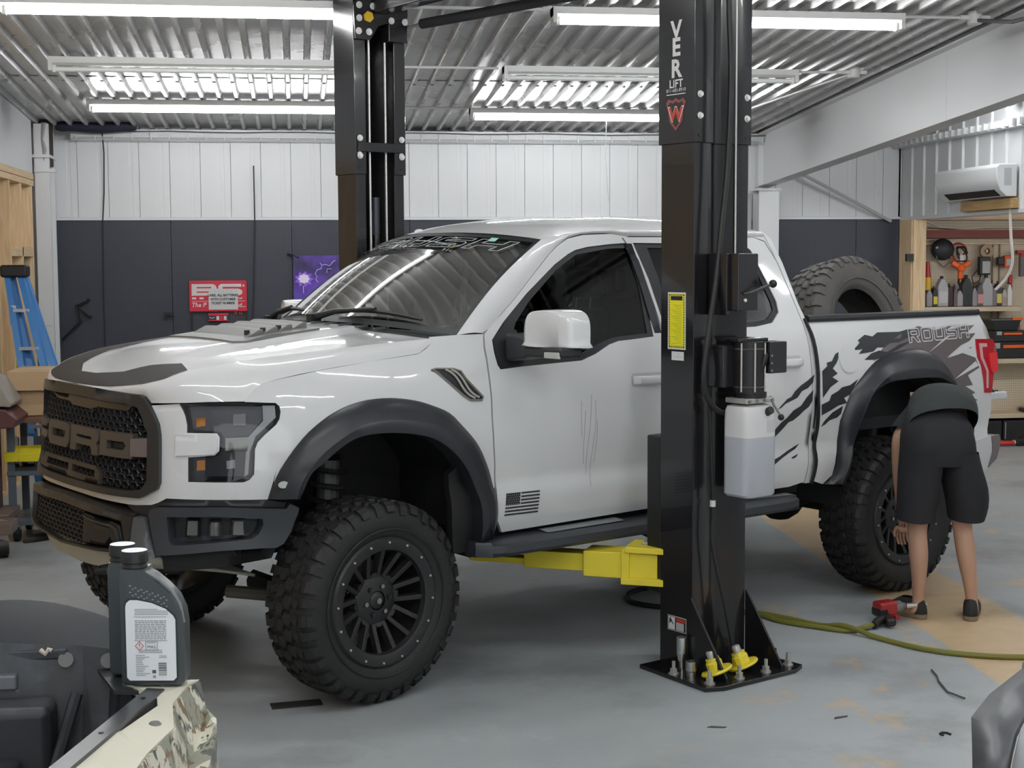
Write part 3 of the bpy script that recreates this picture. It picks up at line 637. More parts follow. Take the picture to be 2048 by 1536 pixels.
# ---- fenders, doors, cab sides, bed sides
def round_corners(poly, r=.02): return poly
fen = side_panel('front_fender', PAINT, H['fender'])
hood_arch = None
door_o = H['door_f'][:9] + [(sx(.78), .682), (sx(1.858), .702), (sx(1.858), 1.60)] + [(sx(1.835), 1.75), (sx(1.80), 2.0), (sx(1.73), 2.118)] + H['door_f2'][4:]
dlo = H['dlo_f'] 
fdoors = side_panel('front_door', PAINT, door_o, [dlo])
gl = [(sx(.79), 1.512), (sx(1.29), 1.535), (sx(1.40), 1.575), (sx(1.52), 1.607), (sx(1.755), 1.618), (sx(1.775), 1.85), (sx(1.765), 2.065), (sx(1.62), 2.06), (sx(1.40), 2.03), (sx(1.25), 1.955), (sx(1.03), 1.80), (sx(.92), 1.70), (sx(.88), 1.64)]
for d, sg in zip(fdoors, SIDES):
    panel(MB(), dlo, sidefn(sg, -.008), [gl], .07, .012, dfn=siden(sg, -.008)).build('window_frame', DARKP, d, smooth=True)
    panel(MB(), gl, sidefn(sg, -.014), (), .09, 0).build('window_glass', SGLASS, d, smooth=True)
    # sail of the mirror, black lower front corner
    panel(MB(), [(sx(.745), 1.50), (sx(.90), 1.50), (sx(.91), 1.66), (sx(.84), 1.695), (sx(.75), 1.62)], sidefn(sg, -.001), (), .06, .01, dfn=siden(sg, 0)).build('mirror_sail', DARKP, d, smooth=True)
rdoor_o = [(sx(1.865), 1.60), (sx(1.865), .70), (sx(2.80), .712)] + [(sx(2.915), .73), (sx(2.93), .9), (sx(2.935), 1.1), (sx(2.935), 1.45), (sx(2.94), 1.62), (sx(2.915), 1.75), (sx(2.86), 1.98), (sx(2.80), 2.10), (sx(2.72), 2.125)] + [(sx(1.74), 2.122), (sx(1.815), 2.0), (sx(1.85), 1.75)]
rdlo = [(sx(1.845), 1.622), (sx(2.60), 1.628), (sx(2.72), 1.655), (sx(2.765), 1.71), (sx(2.76), 1.80), (sx(2.70), 1.98), (sx(2.66), 2.065), (sx(2.60), 2.09), (sx(1.78), 2.092), (sx(1.835), 1.9)]
rdlo = [(sx(1.885), 1.622), (sx(2.56), 1.628), (sx(2.70), 1.645), (sx(2.77), 1.70), (sx(2.775), 1.76), (sx(2.72), 1.93), (sx(2.675), 2.05), (sx(2.63), 2.085), (sx(1.80), 2.092), (sx(1.85), 1.9)]
rgl = [(sx(1.94), 1.645), (sx(2.55), 1.652), (sx(2.67), 1.665), (sx(2.735), 1.715), (sx(2.735), 1.76), (sx(2.69), 1.92), (sx(2.65), 2.03), (sx(2.61), 2.06), (sx(1.90), 2.065), (sx(1.93), 1.9)]
rdoors = side_panel('rear_door', PAINT, rdoor_o, [rdlo])
for d, sg in zip(rdoors, SIDES):
    panel(MB(), rdlo, sidefn(sg, -.008), [rgl], .07, .012, dfn=siden(sg, -.008)).build('window_frame', DARKP, d, smooth=True)
    panel(MB(), rgl, sidefn(sg, -.014), (), .09, 0).build('window_glass', TGLASS, d, smooth=True)
# glossy black B pillar cover between the windows
bpil = [(sx(1.795), 1.612), (sx(1.842), 1.612), (sx(1.838), 1.72), (sx(1.80), 1.98), (sx(1.772), 2.086), (sx(1.745), 2.086), (sx(1.775), 1.9)]
for d in side_panel('pillar_cover', mat('gloss_black', (.012, .013, .02), .08, coat=1), [(sx(1.80), 1.618), (sx(1.848), 1.618), (sx(1.842), 1.75), (sx(1.815), 1.95), (sx(1.79), 2.088), (sx(1.745), 2.088), (sx(1.78), 1.9)], depth=.006, off=.001): pass
# handles
def handle(parent, sg, x0, x1, z, off=.0):
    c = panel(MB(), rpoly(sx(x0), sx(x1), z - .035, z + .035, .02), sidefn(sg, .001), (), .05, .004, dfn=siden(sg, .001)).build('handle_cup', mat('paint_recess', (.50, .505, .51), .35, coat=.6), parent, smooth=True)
    mb = MB(); pts = [(sx(x0 + .012), .004), (sx(x0 + .03), .034), (sx(lerp(x0, x1, .5)), .046), (sx(x1 - .03), .034), (sx(x1 - .012), .004)]
    vs = []; ring = rpoly(-.011, .011, -.022, .022, .009, 2)
    path = smooth_poly([(a, b) for a, b in pts], 4, closed=False)
    for a, b in path:
        for d, h in ring: p = skin(a, z + h, b + d); vs.append((p[0], -sg * p[1], p[2]))
    n = len(ring); m = len(path)
    mb.add(vs, [(i * n + k, i * n + (k + 1) % n, (i + 1) * n + (k + 1) % n, (i + 1) * n + k) for i in range(m - 1) for k in range(n)] + [tuple(range(n)), tuple(range((m - 1) * n, m * n))])
    mb.build('door_handle', PAINT, parent, smooth=True, angle=60)
for d, sg in zip(fdoors, SIDES): handle(d, sg, 1.585, 1.80, 1.385)
for d, sg in zip(rdoors, SIDES): handle(d, sg, 2.66, 2.86, 1.425)
# cab corner strip behind the rear door
side_panel('cab_corner', PAINT, [(sx(2.925), .72), (sx(2.965), .72), (sx(2.972), 1.45), (sx(2.972), 1.66), (sx(2.945), 1.75), (sx(2.905), 1.98), (sx(2.86), 2.12), (sx(2.80), 2.16), (sx(2.72), 2.16), (sx(2.72), 2.128), (sx(2.805), 2.105), (sx(2.868), 1.98), (sx(2.921), 1.75), (sx(2.946), 1.62), (sx(2.941), 1.45), (sx(2.941), 1.1), (sx(2.936), .9)], depth=.03)
# bed sides with their wheel arches
fr_out = H['flareR']
FREAR = H['flareR'][9:] + [(sx(4.325), 1.10), (sx(4.365), .97), (sx(4.39), .83), (sx(4.40), .72)]
arch = [(2 * sx(3.80) - a, b) for a, b in fr_out[:9]][::-1]
arch_full = fr_out[:9] + [(a, b) for a, b in arch]
bed_o = [(sx(2.985), 1.635)] + [(sx(2.985), .73)] + fr_out[:1] + fr_out[1:9] + arch + [(sx(4.52), .80), (sx(4.60), .86), (sx(4.615), 1.03)] + H['bed'][10:12][::-1] + H['bed'][5:11][::-1] + [(sx(4.625), 1.49), (sx(4.60), 1.56), (sx(4.565), 1.638)]
bed_o = [(sx(2.985), 1.642), (sx(2.985), .73)] + fr_out[:9] + FREAR + [(sx(4.50), .80), (sx(4.60), .86), (sx(4.63), 1.03), (sx(4.61), 1.147)] + [(6.2075, 1.152), (6.1956, 1.2383), (6.1701, 1.3281), (6.1384, 1.3767), (6.1356, 1.4425), (6.143, 1.492), (6.30, 1.489), (sx(4.61), 1.56), (sx(4.578), 1.645)]
beds = side_panel('bed_side', PAINT, bed_o)
for b, sg in zip(beds, SIDES):
    mb = MB(); ring = [(-.035, -.004), (.012, -.004), (.014, .012), (.008, .028), (-.005, .034), (-.05, .034), (-.05, .018)]
    vs = []; xs = frange(2.985, 4.575, 12)
    for x in xs:
        for d, h in ring: p = skin(sx(x), 1.645, d); vs.append((p[0], -sg * p[1], 1.645 + h))
    n = len(ring)
    mb.add(vs, [(i * n + k, i * n + (k + 1) % n, (i + 1) * n + (k + 1) % n, (i + 1) * n + k) for i in range(len(xs) - 1) for k in range(n)] + [tuple(range(n)), tuple(range((len(xs) - 1) * n, len(xs) * n))])
    mb.build('bed_rail', DARKP, b)
    # fuel door only on the driver side
    if sg == 1:
        cx, cz = sx(3.245), 1.425
        ring = [(cx + .082 * math.cos(t), cz + .088 * math.sin(t)) for t in [2 * math.pi * k / 28 for k in range(28)]]
        ring2 = [(cx + .076 * math.cos(t), cz + .082 * math.sin(t)) for t in [2 * math.pi * k / 28 for k in range(28)]]
        panel(MB(), ring, sidefn(sg, .0025), [ring2], .03, .006, dfn=siden(sg, .0025)).build('fuel_door', PAINT, b, smooth=True)
        panel(MB(), ring2, sidefn(sg, .006), (), .05, .006, dfn=siden(sg, .006)).build('fuel_lid', PAINT, b, smooth=True)
# inner bed: floor, walls, front board
for sg in SIDES:
    MB().grid(lambda x, z, sg=sg: tp(x, sg * .80, z), [2.99, 3.4, 3.8, 4.2, 4.58], [1.0, 1.3, 1.655], flip=sg > 0).build('bed_wall', DARKP, T)
    MB().box(3.35, 4.2, min(-sg * .55, -sg * .80), max(-sg * .55, -sg * .80), 1.0, 1.27).build('wheel_house', DARKP, T, bevel=.03)
    MB().add([tp(2.985, sg * .80, 1.66), tp(4.578, sg * .80, 1.66), tp(4.578, sg * .94, 1.672), tp(2.985, sg * .94, 1.672)], [(0, 1, 2, 3)]).build('bed_rail_top', DARKP, T)
mb = MB(); mb.box(2.985, 4.60, -.80, .80, .96, 1.0)
mb.build('bed_floor', DARKP, T)
for k in range(9): MB().box(3.0, 4.58, -.72 + k * .18 - .03, -.72 + k * .18 + .03, 1.0, 1.012).build('bed_rib', DARKP, T)
MB().box(2.985, 3.02, -.80, .80, 1.0, 1.64).build('bed_front', PAINT, T, bevel=.008)
tg = MB().box(4.63, 5.20, -.74, .74, 1.045, 1.105).build('tailgate', PAINT, T, bevel=.02, seg=3)
MB().box(4.66, 5.14, -.70, .70, 1.105, 1.112).build('tailgate_liner', DARKP, tg)
MB().box(5.02, 5.16, .58, .72, 1.112, 1.14).build('tailgate_latch', mat('maroon', (.12, .02, .03), .5), tg, bevel=.01)
for sg in SIDES: MB().tube([tp(4.60, sg * .76, 1.36), tp(4.85, sg * .76, 1.22), tp(5.02, sg * .75, 1.11)], .008, 6).build('tailgate_cable', DARKP, tg)
MB().box(4.585, 4.615, -.95, -.78, .86, 1.15).box(4.585, 4.615, .78, .95, .86, 1.15).box(4.585, 4.615, -.78, .78, .86, 1.0).build('tail_board', PAINT, T)
# tail lights
for sg in SIDES:
    tl = panel(MB(), H['taillight'], sidefn(sg, .006), (), .05, .05, dfn=siden(sg, .006)).build('tail_light', REDL, T, smooth=True)
    a, b = sx(4.565), sx(4.655)
    panel(MB(), [(a, 1.40), (b, 1.405), (b, 1.285), (sx(4.60), 1.275), (a + .01, 1.31)], sidefn(sg, .018), (), .04, .012, dfn=siden(sg, .018)).build('stop_lamp', REDB, tl, smooth=True, label='bright red stop lamp')
    panel(MB(), [(sx(4.49), 1.465), (sx(4.57), 1.462), (sx(4.57), 1.44), (sx(4.515), 1.44), (sx(4.515), 1.375), (sx(4.565), 1.29), (sx(4.565), 1.18), (sx(4.545), 1.18), (sx(4.545), 1.285), (sx(4.49), 1.37)], sidefn(sg, .009), (), .03, .004, dfn=siden(sg, .009)).build('lamp_outline', mat('pink_lens', (.62, .35, .37), .2, coat=1), tl, smooth=True, label='pale pink light guide')
    MB().prism([(4.625, 1.47), (4.66, 1.46), (4.672, 1.30), (4.66, 1.16), (4.625, 1.16)], -sg * .99, -sg * .80, lambda u, v, d: (u, d, v)).build('lamp_back', REDL, tl)
# rear bumper
for sg in SIDES:
    o = panel(MB(), [(sx(4.43), .845), (sx(4.615), .872), (sx(4.66), .875), (sx(4.70), .85), (sx(4.70), .70), (sx(4.66), .64), (sx(4.55), .66), (sx(4.46), .74)], sidefn(sg, .01), (), .05, .08, dfn=siden(sg, .01)).build('bumper_end', PAINT, T, smooth=True)
    panel(MB(), [(sx(4.625), .868), (sx(4.705), .872), (sx(4.72), .84), (sx(4.72), .71), (sx(4.66), .655), (sx(4.655), .76)], sidefn(sg, .016), (), .05, .02, dfn=siden(sg, .016)).build('bumper_cap', mat('mauve_grey', (.18, .15, .155), .35), o, smooth=True)
MB().box(4.66, 4.76, -.93, .93, .68, .865).build('rear_bumper', PAINT, T, bevel=.025, seg=3)
# ---- hood
Zc = [(-1.0, 1.440), (-.95, 1.456), (-.866, 1.470), (-.82, 1.487), (-.746, 1.518), (-.545, 1.561), (-.353, 1.581), (-.006, 1.613), (.252, 1.63), (.381, 1.638), (.6, 1.65)]
Yc = [(-1.0, .40), (-.9, .57), (-.866, .60), (-.8, .655), (-.746, .68), (-.6, .735), (-.3, .81), (0, .865), (.4, .925), (.6, .94)]
def sm(tab, x, d=.04): return sum(interp(tab, x + k * d / 2) for k in (-2, -1, 0, 1, 2)) / 5
def sstep(a, b, x): t = min(1, max(0, (x - a) / (b - a))); return t * t * (3 - 2 * t)
def hood_z(x, y, off=0.):
    yc = sm(Yc, x); u = min(1., abs(y) / yc)
    D = interp([(-1, 0.012), (-.9, .012), (-.5, .026), (0, .034), (.4, .04)], x)
    pl = .018 * sstep(-.75, -.35, x) * (1 - sstep(.38, .46, abs(y)))
    fr = -.09 * max(0., (-x - .86) / .14) ** 2 * .35
    return sm(Zc, x) + D * (1 - u * u) + pl + fr + off
def xf(y): return -.975 + .105 * (abs(y) / .60) ** 3         # front edge of the hood top
def xr(y): return .395 - .10 * (1 - (y / .93) ** 2)
ys = frange(-1, 1, 33)
cre = [(x, sm(Yc, x)) for x in frange(-.868, .395, 26)]
outl = [(xf(y), y) for y in frange(-.60, .60, 15)] + cre + [(xr(y), y) for y in frange(.9, -.9, 15)] + [(a, -b) for a, b in cre[::-1]]
mb = panel(MB(), outl, lambda x, y: tp(x, y, hood_z(x, y)), (), .065, 0)
bnd = [(.0, 1.452), (.2, 1.450), (.4, 1.442), (.55, 1.432)]
def ray_s(s, z): return Vector(skin(s, z))
# boundary of the hood from the front centre round the lamp to the cowl, and the matching crease
B = [Vector((-.985 + .108 * (y / .60) ** 3, y, 1.447 - .02 * (y / .58) ** 2)) for y in frange(0, .56, 8)]
B += [Vector(skin(*q)) for q in [(.645, 1.418), (.672, 1.391), (.74, 1.392), (.812, 1.394), (.88, 1.396), (.953, 1.398), (1.03, 1.398), (1.1052, 1.397), (1.1476, 1.4431), (1.1852, 1.4699), (1.27, 1.489), (1.3742, 1.5071), (1.55, 1.530), (1.7295, 1.549), (1.87, 1.563), (1.9944, 1.5743), (2.0696, 1.6149), (2.0842, 1.642)]]
Cx = [(0., 0)] * 8
Cc = [Vector((xf(y), y, hood_z(xf(y), y))) for y in frange(0, .57, 8)]
for x in (-.88, -.866, -.82, -.775, -.73, -.68, -.62, -.55, -.47, -.40, -.30, -.20, -.06, .08, .20, .29, .37, .395):
    Cc.append(Vector((x, sm(Yc, x), hood_z(x, sm(Yc, x)))))
for sg in SIDES:
    nv = 7; vs = []
    for b, c in zip(B, Cc):
        for k in range(nv):
            t = k / (nv - 1); p = b.lerp(c, t); q = .022 * math.sin(math.pi * t) * min(1, (c - b).length / .12)
            vs.append(tp(p.x - q * .3, sg * (p.y + q * .5), p.z + q * .5))
    mb.add(vs, [(i * nv + k, (i + 1) * nv + k, (i + 1) * nv + k + 1, i * nv + k + 1) for i in range(len(B) - 1) for k in range(nv - 1)])
    # turned-in lower edge
    vs = [tp(p.x, sg * p.y, p.z) for p in B] + [tp(p.x + .03, sg * (p.y - .03), p.z - .005) for p in B]; n = len(B)
    mb.add(vs, [(i, i + 1, n + i + 1, n + i) for i in range(n - 1)])
hood = mb.build('hood', PAINT, T, smooth=True, angle=28)
# charcoal film along the front of the hood
def hood_decal(poly, name, m, off=.0016):
    return panel(MB(), poly, lambda x, y: tp(x, y, hood_z(x, y, off)), (), .05, 0).build(name, m, hood, smooth=True)
def fe(y, d=.012): return xf(y) + d
dk = [(fe(y), y) for y in frange(-.565, .565, 19)] + [(-.80, .648), (-.70, .66), (-.655, .50), (-.73, .33), (-.815, .22), (-.865, 0), (-.865, -.18), (-.79, -.36), (-.60, -.49), (-.35, -.56), (-.02, -.585), (-.02, -.72), (-.35, -.74), (-.55, -.72), (-.70, -.67), (-.80, -.635)]
hood_decal(dk, 'hood_film', BRONZE)
# louvred vent
vent_o = [(-.335, -.36), (-.335, .36), (-.28, .40), (.13, .36), (.15, .33), (.15, -.33), (.13, -.36), (-.28, -.40)]
VG = mat('vent_grey', (.15, .148, .142), .45)
hv = panel(MB(), vent_o, lambda x, y: tp(x, y, hood_z(x, y, .008)), (), .08, .012, dfn=lambda x, y, d: tp(x, y, hood_z(x, y, .008 - d))).build('hood_vent', VG, hood, smooth=True)
for k, x in enumerate((-.20, -.115, -.03, .055)):
    w_ = .30 - .012 * k
    z0 = lambda yy, xx: hood_z(xx, yy, .0085)
    vs = []
    yy = frange(-w_, w_, 9)
    for y in yy: vs += [tp(x - .03, y * 1.03, z0(y, x - .03) + .0), tp(x + .035, y, z0(y, x) + .030), tp(x + .055, y, z0(y, x) + .030), tp(x + .06, y, z0(y, x) - .002)]
    mb = MB().add(vs, [(i * 4 + j, (i + 1) * 4 + j, (i + 1) * 4 + j + 1, i * 4 + j + 1) for i in range(8) for j in range(3)] + [(0, 1, 2, 3), (32, 33, 34, 35)])
    mb.build('louvre', VG, hv)
    MB().box(x - .02, x, -.27, -.25, hood_z(x, .26) + .012, hood_z(x, .26) + .035).build('vent_clip', DARKP, hv) if k < 3 else None
# ---- cowl and windshield
def ws(a, b):
    bx, bz = .56 - .20 * (1 - a * a), 1.648 + .048 * (1 - a * a); tx, tz = 1.20 - .15 * (1 - a * a), 2.108 + .045 * (1 - a * a)
    by, ty = .915 * a, .752 * a; bow = .03 * math.sin(math.pi * b)
    return (lerp(bx, tx, b) - bow * .55, lerp(by, ty, b), lerp(bz, tz, b) + bow * .8)
MB().grid(lambda a, b: tp(*ws(a, lerp(.05, .955, b))), frange(-.975, .975, 19), frange(0, 1, 10)).build('windshield', WGLASS, T, smooth=True)
mb = MB()
mb.grid(lambda a, b: tp(*ws(a, b)), frange(-1, 1, 19), [0, .05]); mb.grid(lambda a, b: tp(*ws(a, b)), frange(-1, 1, 19), [.955, 1])
for e in ((-1, -.975), (.975, 1)): mb.grid(lambda a, b: tp(*ws(a, b)), e, frange(0, 1, 10))
mb.build('windshield_border', DARKP, T, smooth=True)
mb = MB(); mb.grid(lambda a, t: (lambda p, x1: tp(lerp(x1, p[0] + .0, t), lerp(.925 * a, p[1], t), lerp(hood_z(x1, .925 * a) - .018, p[2] - .012, t)))(ws(a, 0), xr(.925 * a) + .008), frange(-1, 1, 19), frange(0, 1, 3))
cowl = mb.build('cowl', DARKP, T, smooth=True)
for k in range(10):
    a = -.62 + k * .135; p = ws(a, 0)
    MB().box(-.055, .055, -.006, .006, -.004, .006, Matrix.Translation(tp(p[0] - .07, p[1], p[2] - .004)) @ Matrix.Rotation(.5, 4, 'Z')).build('cowl_louvre', mat('cowl_grey', (.09, .09, .10), .5), cowl)
def wiper(a0, a1, ap):
    w0 = MB(); pts = [Vector(tp(*ws(lerp(a0, a1, t), .055 + .05 * math.sin(math.pi * t) * .5))) + Vector((-.012, 0, .022)) for t in frange(0, 1, 9)]
    w0.tube(pts, [.006] + [.011] * 7 + [.006], 6); o = w0.build('wiper', BLACKP, T)
    p = Vector(tp(*ws(ap, .0))) + Vector((-.05, 0, .02)); mid = pts[4]
    MB().tube([p, p.lerp(mid, .35) + Vector((0, 0, .02)), mid + Vector((0, 0, .012))], [.020, .014, .010], 8).build('wiper_arm', BLACKP, o, smooth=True)
    MB().box(-.035, .035, -.022, .022, -.02, .02, Matrix.Translation(p)).build('wiper_pivot', BLACKP, o, bevel=.006)
wiper(.08, .78, -.02); wiper(-.93, -.33, -.86)
# ---- roof and window pillars
def roof(a, t):
    f = ws(a, 1); x = lerp(f[0], 2.80 - .03 * (1 - a * a), t); cr = interp([(0, .045), (.25, .078), (.55, .094), (1, .072)], t)
    ze = interp([(0, 2.108), (.12, 2.142), (.3, 2.156), (.8, 2.165), (1, 2.155)], t)
    return (x, .752 * a, ze + cr * (1 - abs(a) ** 2.6))
ra = [math.copysign(abs(k / 14) ** .8, k) for k in range(-14, 15)]
MB().grid(lambda a, t: tp(*roof(a, t)), ra, frange(0, 1, 20)).build('roof', PAINT, T, smooth=True)
mb = MB().grid(lambda a, t: (lambda f, z: tp(lerp(f[0], 2.93, t), lerp(f[1], .90 * a, t), lerp(f[2], 1.66, t) + .05 * math.sin(math.pi * t)))(roof(a, 1), 0), ra, frange(0, 1, 8))
mb.build('cab_back', PAINT, T, smooth=True)
MB().grid(lambda a, t: (lambda f: tp(lerp(f[0], 2.93, t) + .006, lerp(f[1], .90 * a, t), lerp(f[2], 1.66, t) + .05 * math.sin(math.pi * t)))(roof(a, 1)), frange(-.82, .82, 13), frange(.18, .9, 7)).build('rear_window', TGLASS, T, smooth=True)
for a in (-.55,): MB().sphere(tp(1.38, -.655, 2.172), .020, 10, 6, sc=(1.8, .5, .9)).build('roof_antenna', PAINT, T, smooth=True)
lower = [(2.387, 1.653), (2.44, 1.662)]
top_line = [Vector(ws(1, t)) for t in frange(0, 1, 10)] + [Vector(roof(1, t)) for t in frange(.06, 1, 14)]
dl = H['door_f2'][::-1]    # door's upper edge from the mirror up to the B pillar
dpts = [(2.385, 1.652)] + dl[:] ; dd = []
dd = smooth_poly([(sx(.70), 1.655), (sx(.735), 1.668)] + [(a, b + .004) for a, b in dl[1:]], 5, closed=False)
dd = [q for q in dd if q[0] < sx(1.72)] + [(sx(x), 2.127) for x in frange(1.74, 2.80, 10)]
# resample both to the same count
def resample(pts, n):
    L = [0]; P = [Vector(p) for p in pts]
    for a, b in zip(P, P[1:]): L.append(L[-1] + (b - a).length)
    out = []
    for k in range(n):
        d = L[-1] * k / (n - 1); i = max(j for j in range(len(L)) if L[j] <= d + 1e-9); i = min(i, len(P) - 2)
        out.append(P[i].lerp(P[i + 1], (d - L[i]) / max(1e-9, L[i + 1] - L[i])))
    return out
lo3 = [Vector(skin(*q)) for q in dd]
i0 = min(range(len(dd)), key=lambda i: (dd[i][0] - sx(1.17)) ** 2 + (dd[i][1] - 2.03) ** 2)
j0 = 9
LO = resample(lo3[:i0 + 1], 12) + resample(lo3[i0:], 18)[1:]; HI = resample(top_line[:j0 + 1], 12) + resample(top_line[j0:], 18)[1:]
for sg in SIDES:
    nv = 6; vs = []
    for i, (b, c) in enumerate(zip(LO, HI)):
        for k in range(nv):
            t = k / (nv - 1); p = b.lerp(c, t); q = .012 * math.sin(math.pi * t)
            vs.append(tp(p.x, sg * (p.y + q), p.z + q * .6))
    mb = MB().add(vs, [(i * nv + k, (i + 1) * nv + k, (i + 1) * nv + k + 1, i * nv + k + 1) for i in range(len(LO) - 1) for k in range(nv - 1)])
    vs = [tp(p.x, sg * p.y, p.z) for p in LO] + [tp(p.x, sg * (p.y - .03), p.z) for p in LO]; n = len(LO)
    mb.add(vs, [(i, i + 1, n + i + 1, n + i) for i in range(n - 1)])
    mb.build('roof_pillar', PAINT, T, smooth=True, angle=50)
# dark inner shell behind shut lines
for sg in SIDES:
    dloh = [(sx(.80), 1.50), (sx(1.40), 1.56), (sx(1.80), 1.60), (sx(2.56), 1.62), (sx(2.72), 1.66), (sx(2.73), 1.76), (sx(2.62), 2.07), (sx(1.40), 2.04), (sx(1.0), 1.80)]
    panel(MB(), [(sx(.66), .72), (sx(2.95), .72), (sx(2.96), 1.6), (sx(2.85), 2.10), (sx(2.7), 2.14), (sx(1.4), 2.11), (sx(1.18), 2.04), (sx(.9), 1.80), (sx(.66), 1.62)], sidefn(sg, -.05), [dloh], .12, 0).build('door_jamb', CAVE, T)
    panel(MB(), [(sx(-.45), 1.25), (sx(.05), 1.40), (sx(.5), 1.25), (sx(.70), .72), (sx(.78), .72), (sx(.78), 1.6), (sx(.40), 1.60), (sx(0), 1.54), (sx(-.42), 1.42)], sidefn(sg, -.045), (), .12, 0).build('fender_inner', CAVE, T)
# ---- front fascia, lamps, grille
def mirror(poly): return [(-a, b) for a, b in poly]
fas = H['fascia'][:]; fin = H['fascia_in']
gr_full = [(-a, b) for a, b in H['grille'][:10]][::-1]
near = H['grille'][:10]
for sg in SIDES:
    out = fas[:24] + [(0, .945)] + [(0, .974)] + [(.2745, .9755)] + fin + [(.676, 1.377)]
    panel(MB(), out, sidefn(sg), (), .055, .02, dfn=siden(sg)).build('front_fascia', PAINT, T, smooth=True, angle=45)
    # horizontal blade that runs into the headlamp
    bl = [(.80, 1.258), (.97, 1.256), (.982, 1.243), (.982, 1.188), (.966, 1.174), (.80, 1.168)]
    panel(MB(), bl, sidefn(sg, .012), (), .04, .012, dfn=siden(sg, .012)).build('lamp_blade', PAINT, T, smooth=True)
    hl = H['headlight']
    hd = panel(MB(), hl, sidefn(sg, -.05), (), .05, -.045, dfn=siden(sg, -.05)).build('headlight', LAMPD, T, smooth=True)
    inner = [(lerp(a, 1.02, .0), b) for a, b in hl]
    panel(MB(), hl, sidefn(sg, -.002), (), .05, 0).build('lens', CGLASS, hd, smooth=True)
    for nm, m, of, key in (('bezel', SILV, -.022, 'hl_bright'), ('upper_bowl', mat('lamp_smoke', (.10, .10, .115), .25), -.035, 'hl_top'), ('lower_bowl', LAMPD, -.035, 'hl_low'), ('amber_marker', AMBER, -.028, 'amber_hi'), ('amber_marker', AMBER, -.028, 'amber_lo'), ('lamp_window', mat('lamp_cream', (.50, .50, .47), .3), -.02, 'hl_drl'), ('led_lens', mat('lamp_lens', (.42, .43, .45), .15), -.026, 'led'), ('reflector', mat('lamp_warm', (.30, .28, .28), .2), -.024, 'proj')):
        panel(MB(), H[key], sidefn(sg, of), (), .04, .01, dfn=siden(sg, of)).build(nm, m, hd, smooth=True)
    # thin silver outline just inside the lens edge
    c = (sum(a for a, b in hl) / len(hl), sum(b for a, b in hl) / len(hl))
    MB().tube([(lambda p: (p[0], -sg * p[1], p[2]))(skin(a, b, -.010)) for a, b in densify(hl, .03) + hl[:1]], .006, 5, caps=False).build('lamp_gasket', BLACKP, hd)
gp = near + [(0, .974)] + gr_full + [(0, 1.452)]
gp = [(.0, 1.445), (.30, 1.441), (.55, 1.431)] + near + [(0, .974)] + gr_full + [(-.55, 1.431), (-.30, 1.441)]
gi = [(.0, 1.392), (.55, 1.385), (.617, 1.372), (.640, 1.335), (.672, 1.268), (.682, 1.055), (.655, 1.018), (.575, 1.008), (.0, 1.005), (-.575, 1.008), (-.655, 1.018), (-.682, 1.055), (-.672, 1.268), (-.640, 1.335), (-.617, 1.372), (-.55, 1.385)]
gfn, gdn = sidefn(1, .028), siden(1, .028)
gri = panel(MB(), gp, gfn, [gi], .05, .06, dfn=gdn).build('grille_frame', mat('grille_black', (.024, .024, .026), .36), T, smooth=True, angle=35)
panel(MB(), gi, sidefn(1, -.055), (), .08, 0).build('grille_back', CAVE, gri)
# honeycomb
hc = MB(); hw, hh = .056, .034; r0 = 0
for row in range(-1, 14):
    for cidx in range(-14, 15):
        cx = cidx * hw + (hw / 2 if row % 2 else 0); cz = 1.0 + row * hh * .82
        if not inpoly(cx, cz, gi): continue
        P = [(cx + hw * .5 * a, cz + hh * .5 * b) for a, b in ((.5, 1.08), (1, .0), (.5, -1.08), (-.5, -1.08), (-1, 0), (-.5, 1.08))]
        Q = [(cx + (a - cx) * .80, cz + (b - cz) * .78) for a, b in P]
        f0, f1 = [gpt for gpt in P], Q
        vs = [sidefn(1, -.006)(a, b) for a, b in P] + [sidefn(1, -.002)(a, b) for a, b in Q] + [sidefn(1, -.035)(a, b) for a, b in Q]
        hc.add(vs, [(k, (k + 1) % 6, 6 + (k + 1) % 6, 6 + k) for k in range(6)] + [(6 + k, 6 + (k + 1) % 6, 12 + (k + 1) % 6, 12 + k) for k in range(6)])
ho = hc.build('grille_mesh', mat('mesh_black', (.030, .030, .031), .38), gri, weld=False); ho['kind'] = 'stuff'
def gplate(name, m, outer, holes=(), off=.02, depth=.035, label=None): return panel(MB(), outer, sidefn(1, off), holes, .05, depth, dfn=siden(1, off)).build(name, m, gri, smooth=True, angle=35, label=label)
LET = mat('letter_grey', (.075, .063, .057), .42)
z0, z1 = 1.15, 1.245; th = .034
ch = .03
gplate('letter', LET, [(-.665, z1), (-.395, z1), (-.375, z1 - .018), (-.395, z1 - th), (-.665, z1 - th)], label='bar of the letter F')
gplate('letter', LET, [(-.665, z0 + .045), (-.375, z0 + .045), (-.36, z0 + .03), (-.375, z0 + .008), (-.55, z0 + .008), (-.55, z0 - .02), (-.665, z0 - .02)], label='letter F')
gplate('letter', LET, [(-.345, z0 + ch * .6), (-.315, z0 - .012), (-.075, z0 - .012), (-.045, z0 + ch * .6), (-.045, z1 - ch * .4), (-.075, z1 + .008), (-.315, z1 + .008), (-.345, z1 - ch * .4)], [[(-.285, z0 + .03), (-.105, z0 + .03), (-.105, z1 - .03), (-.285, z1 - .03)]], label='letter O')
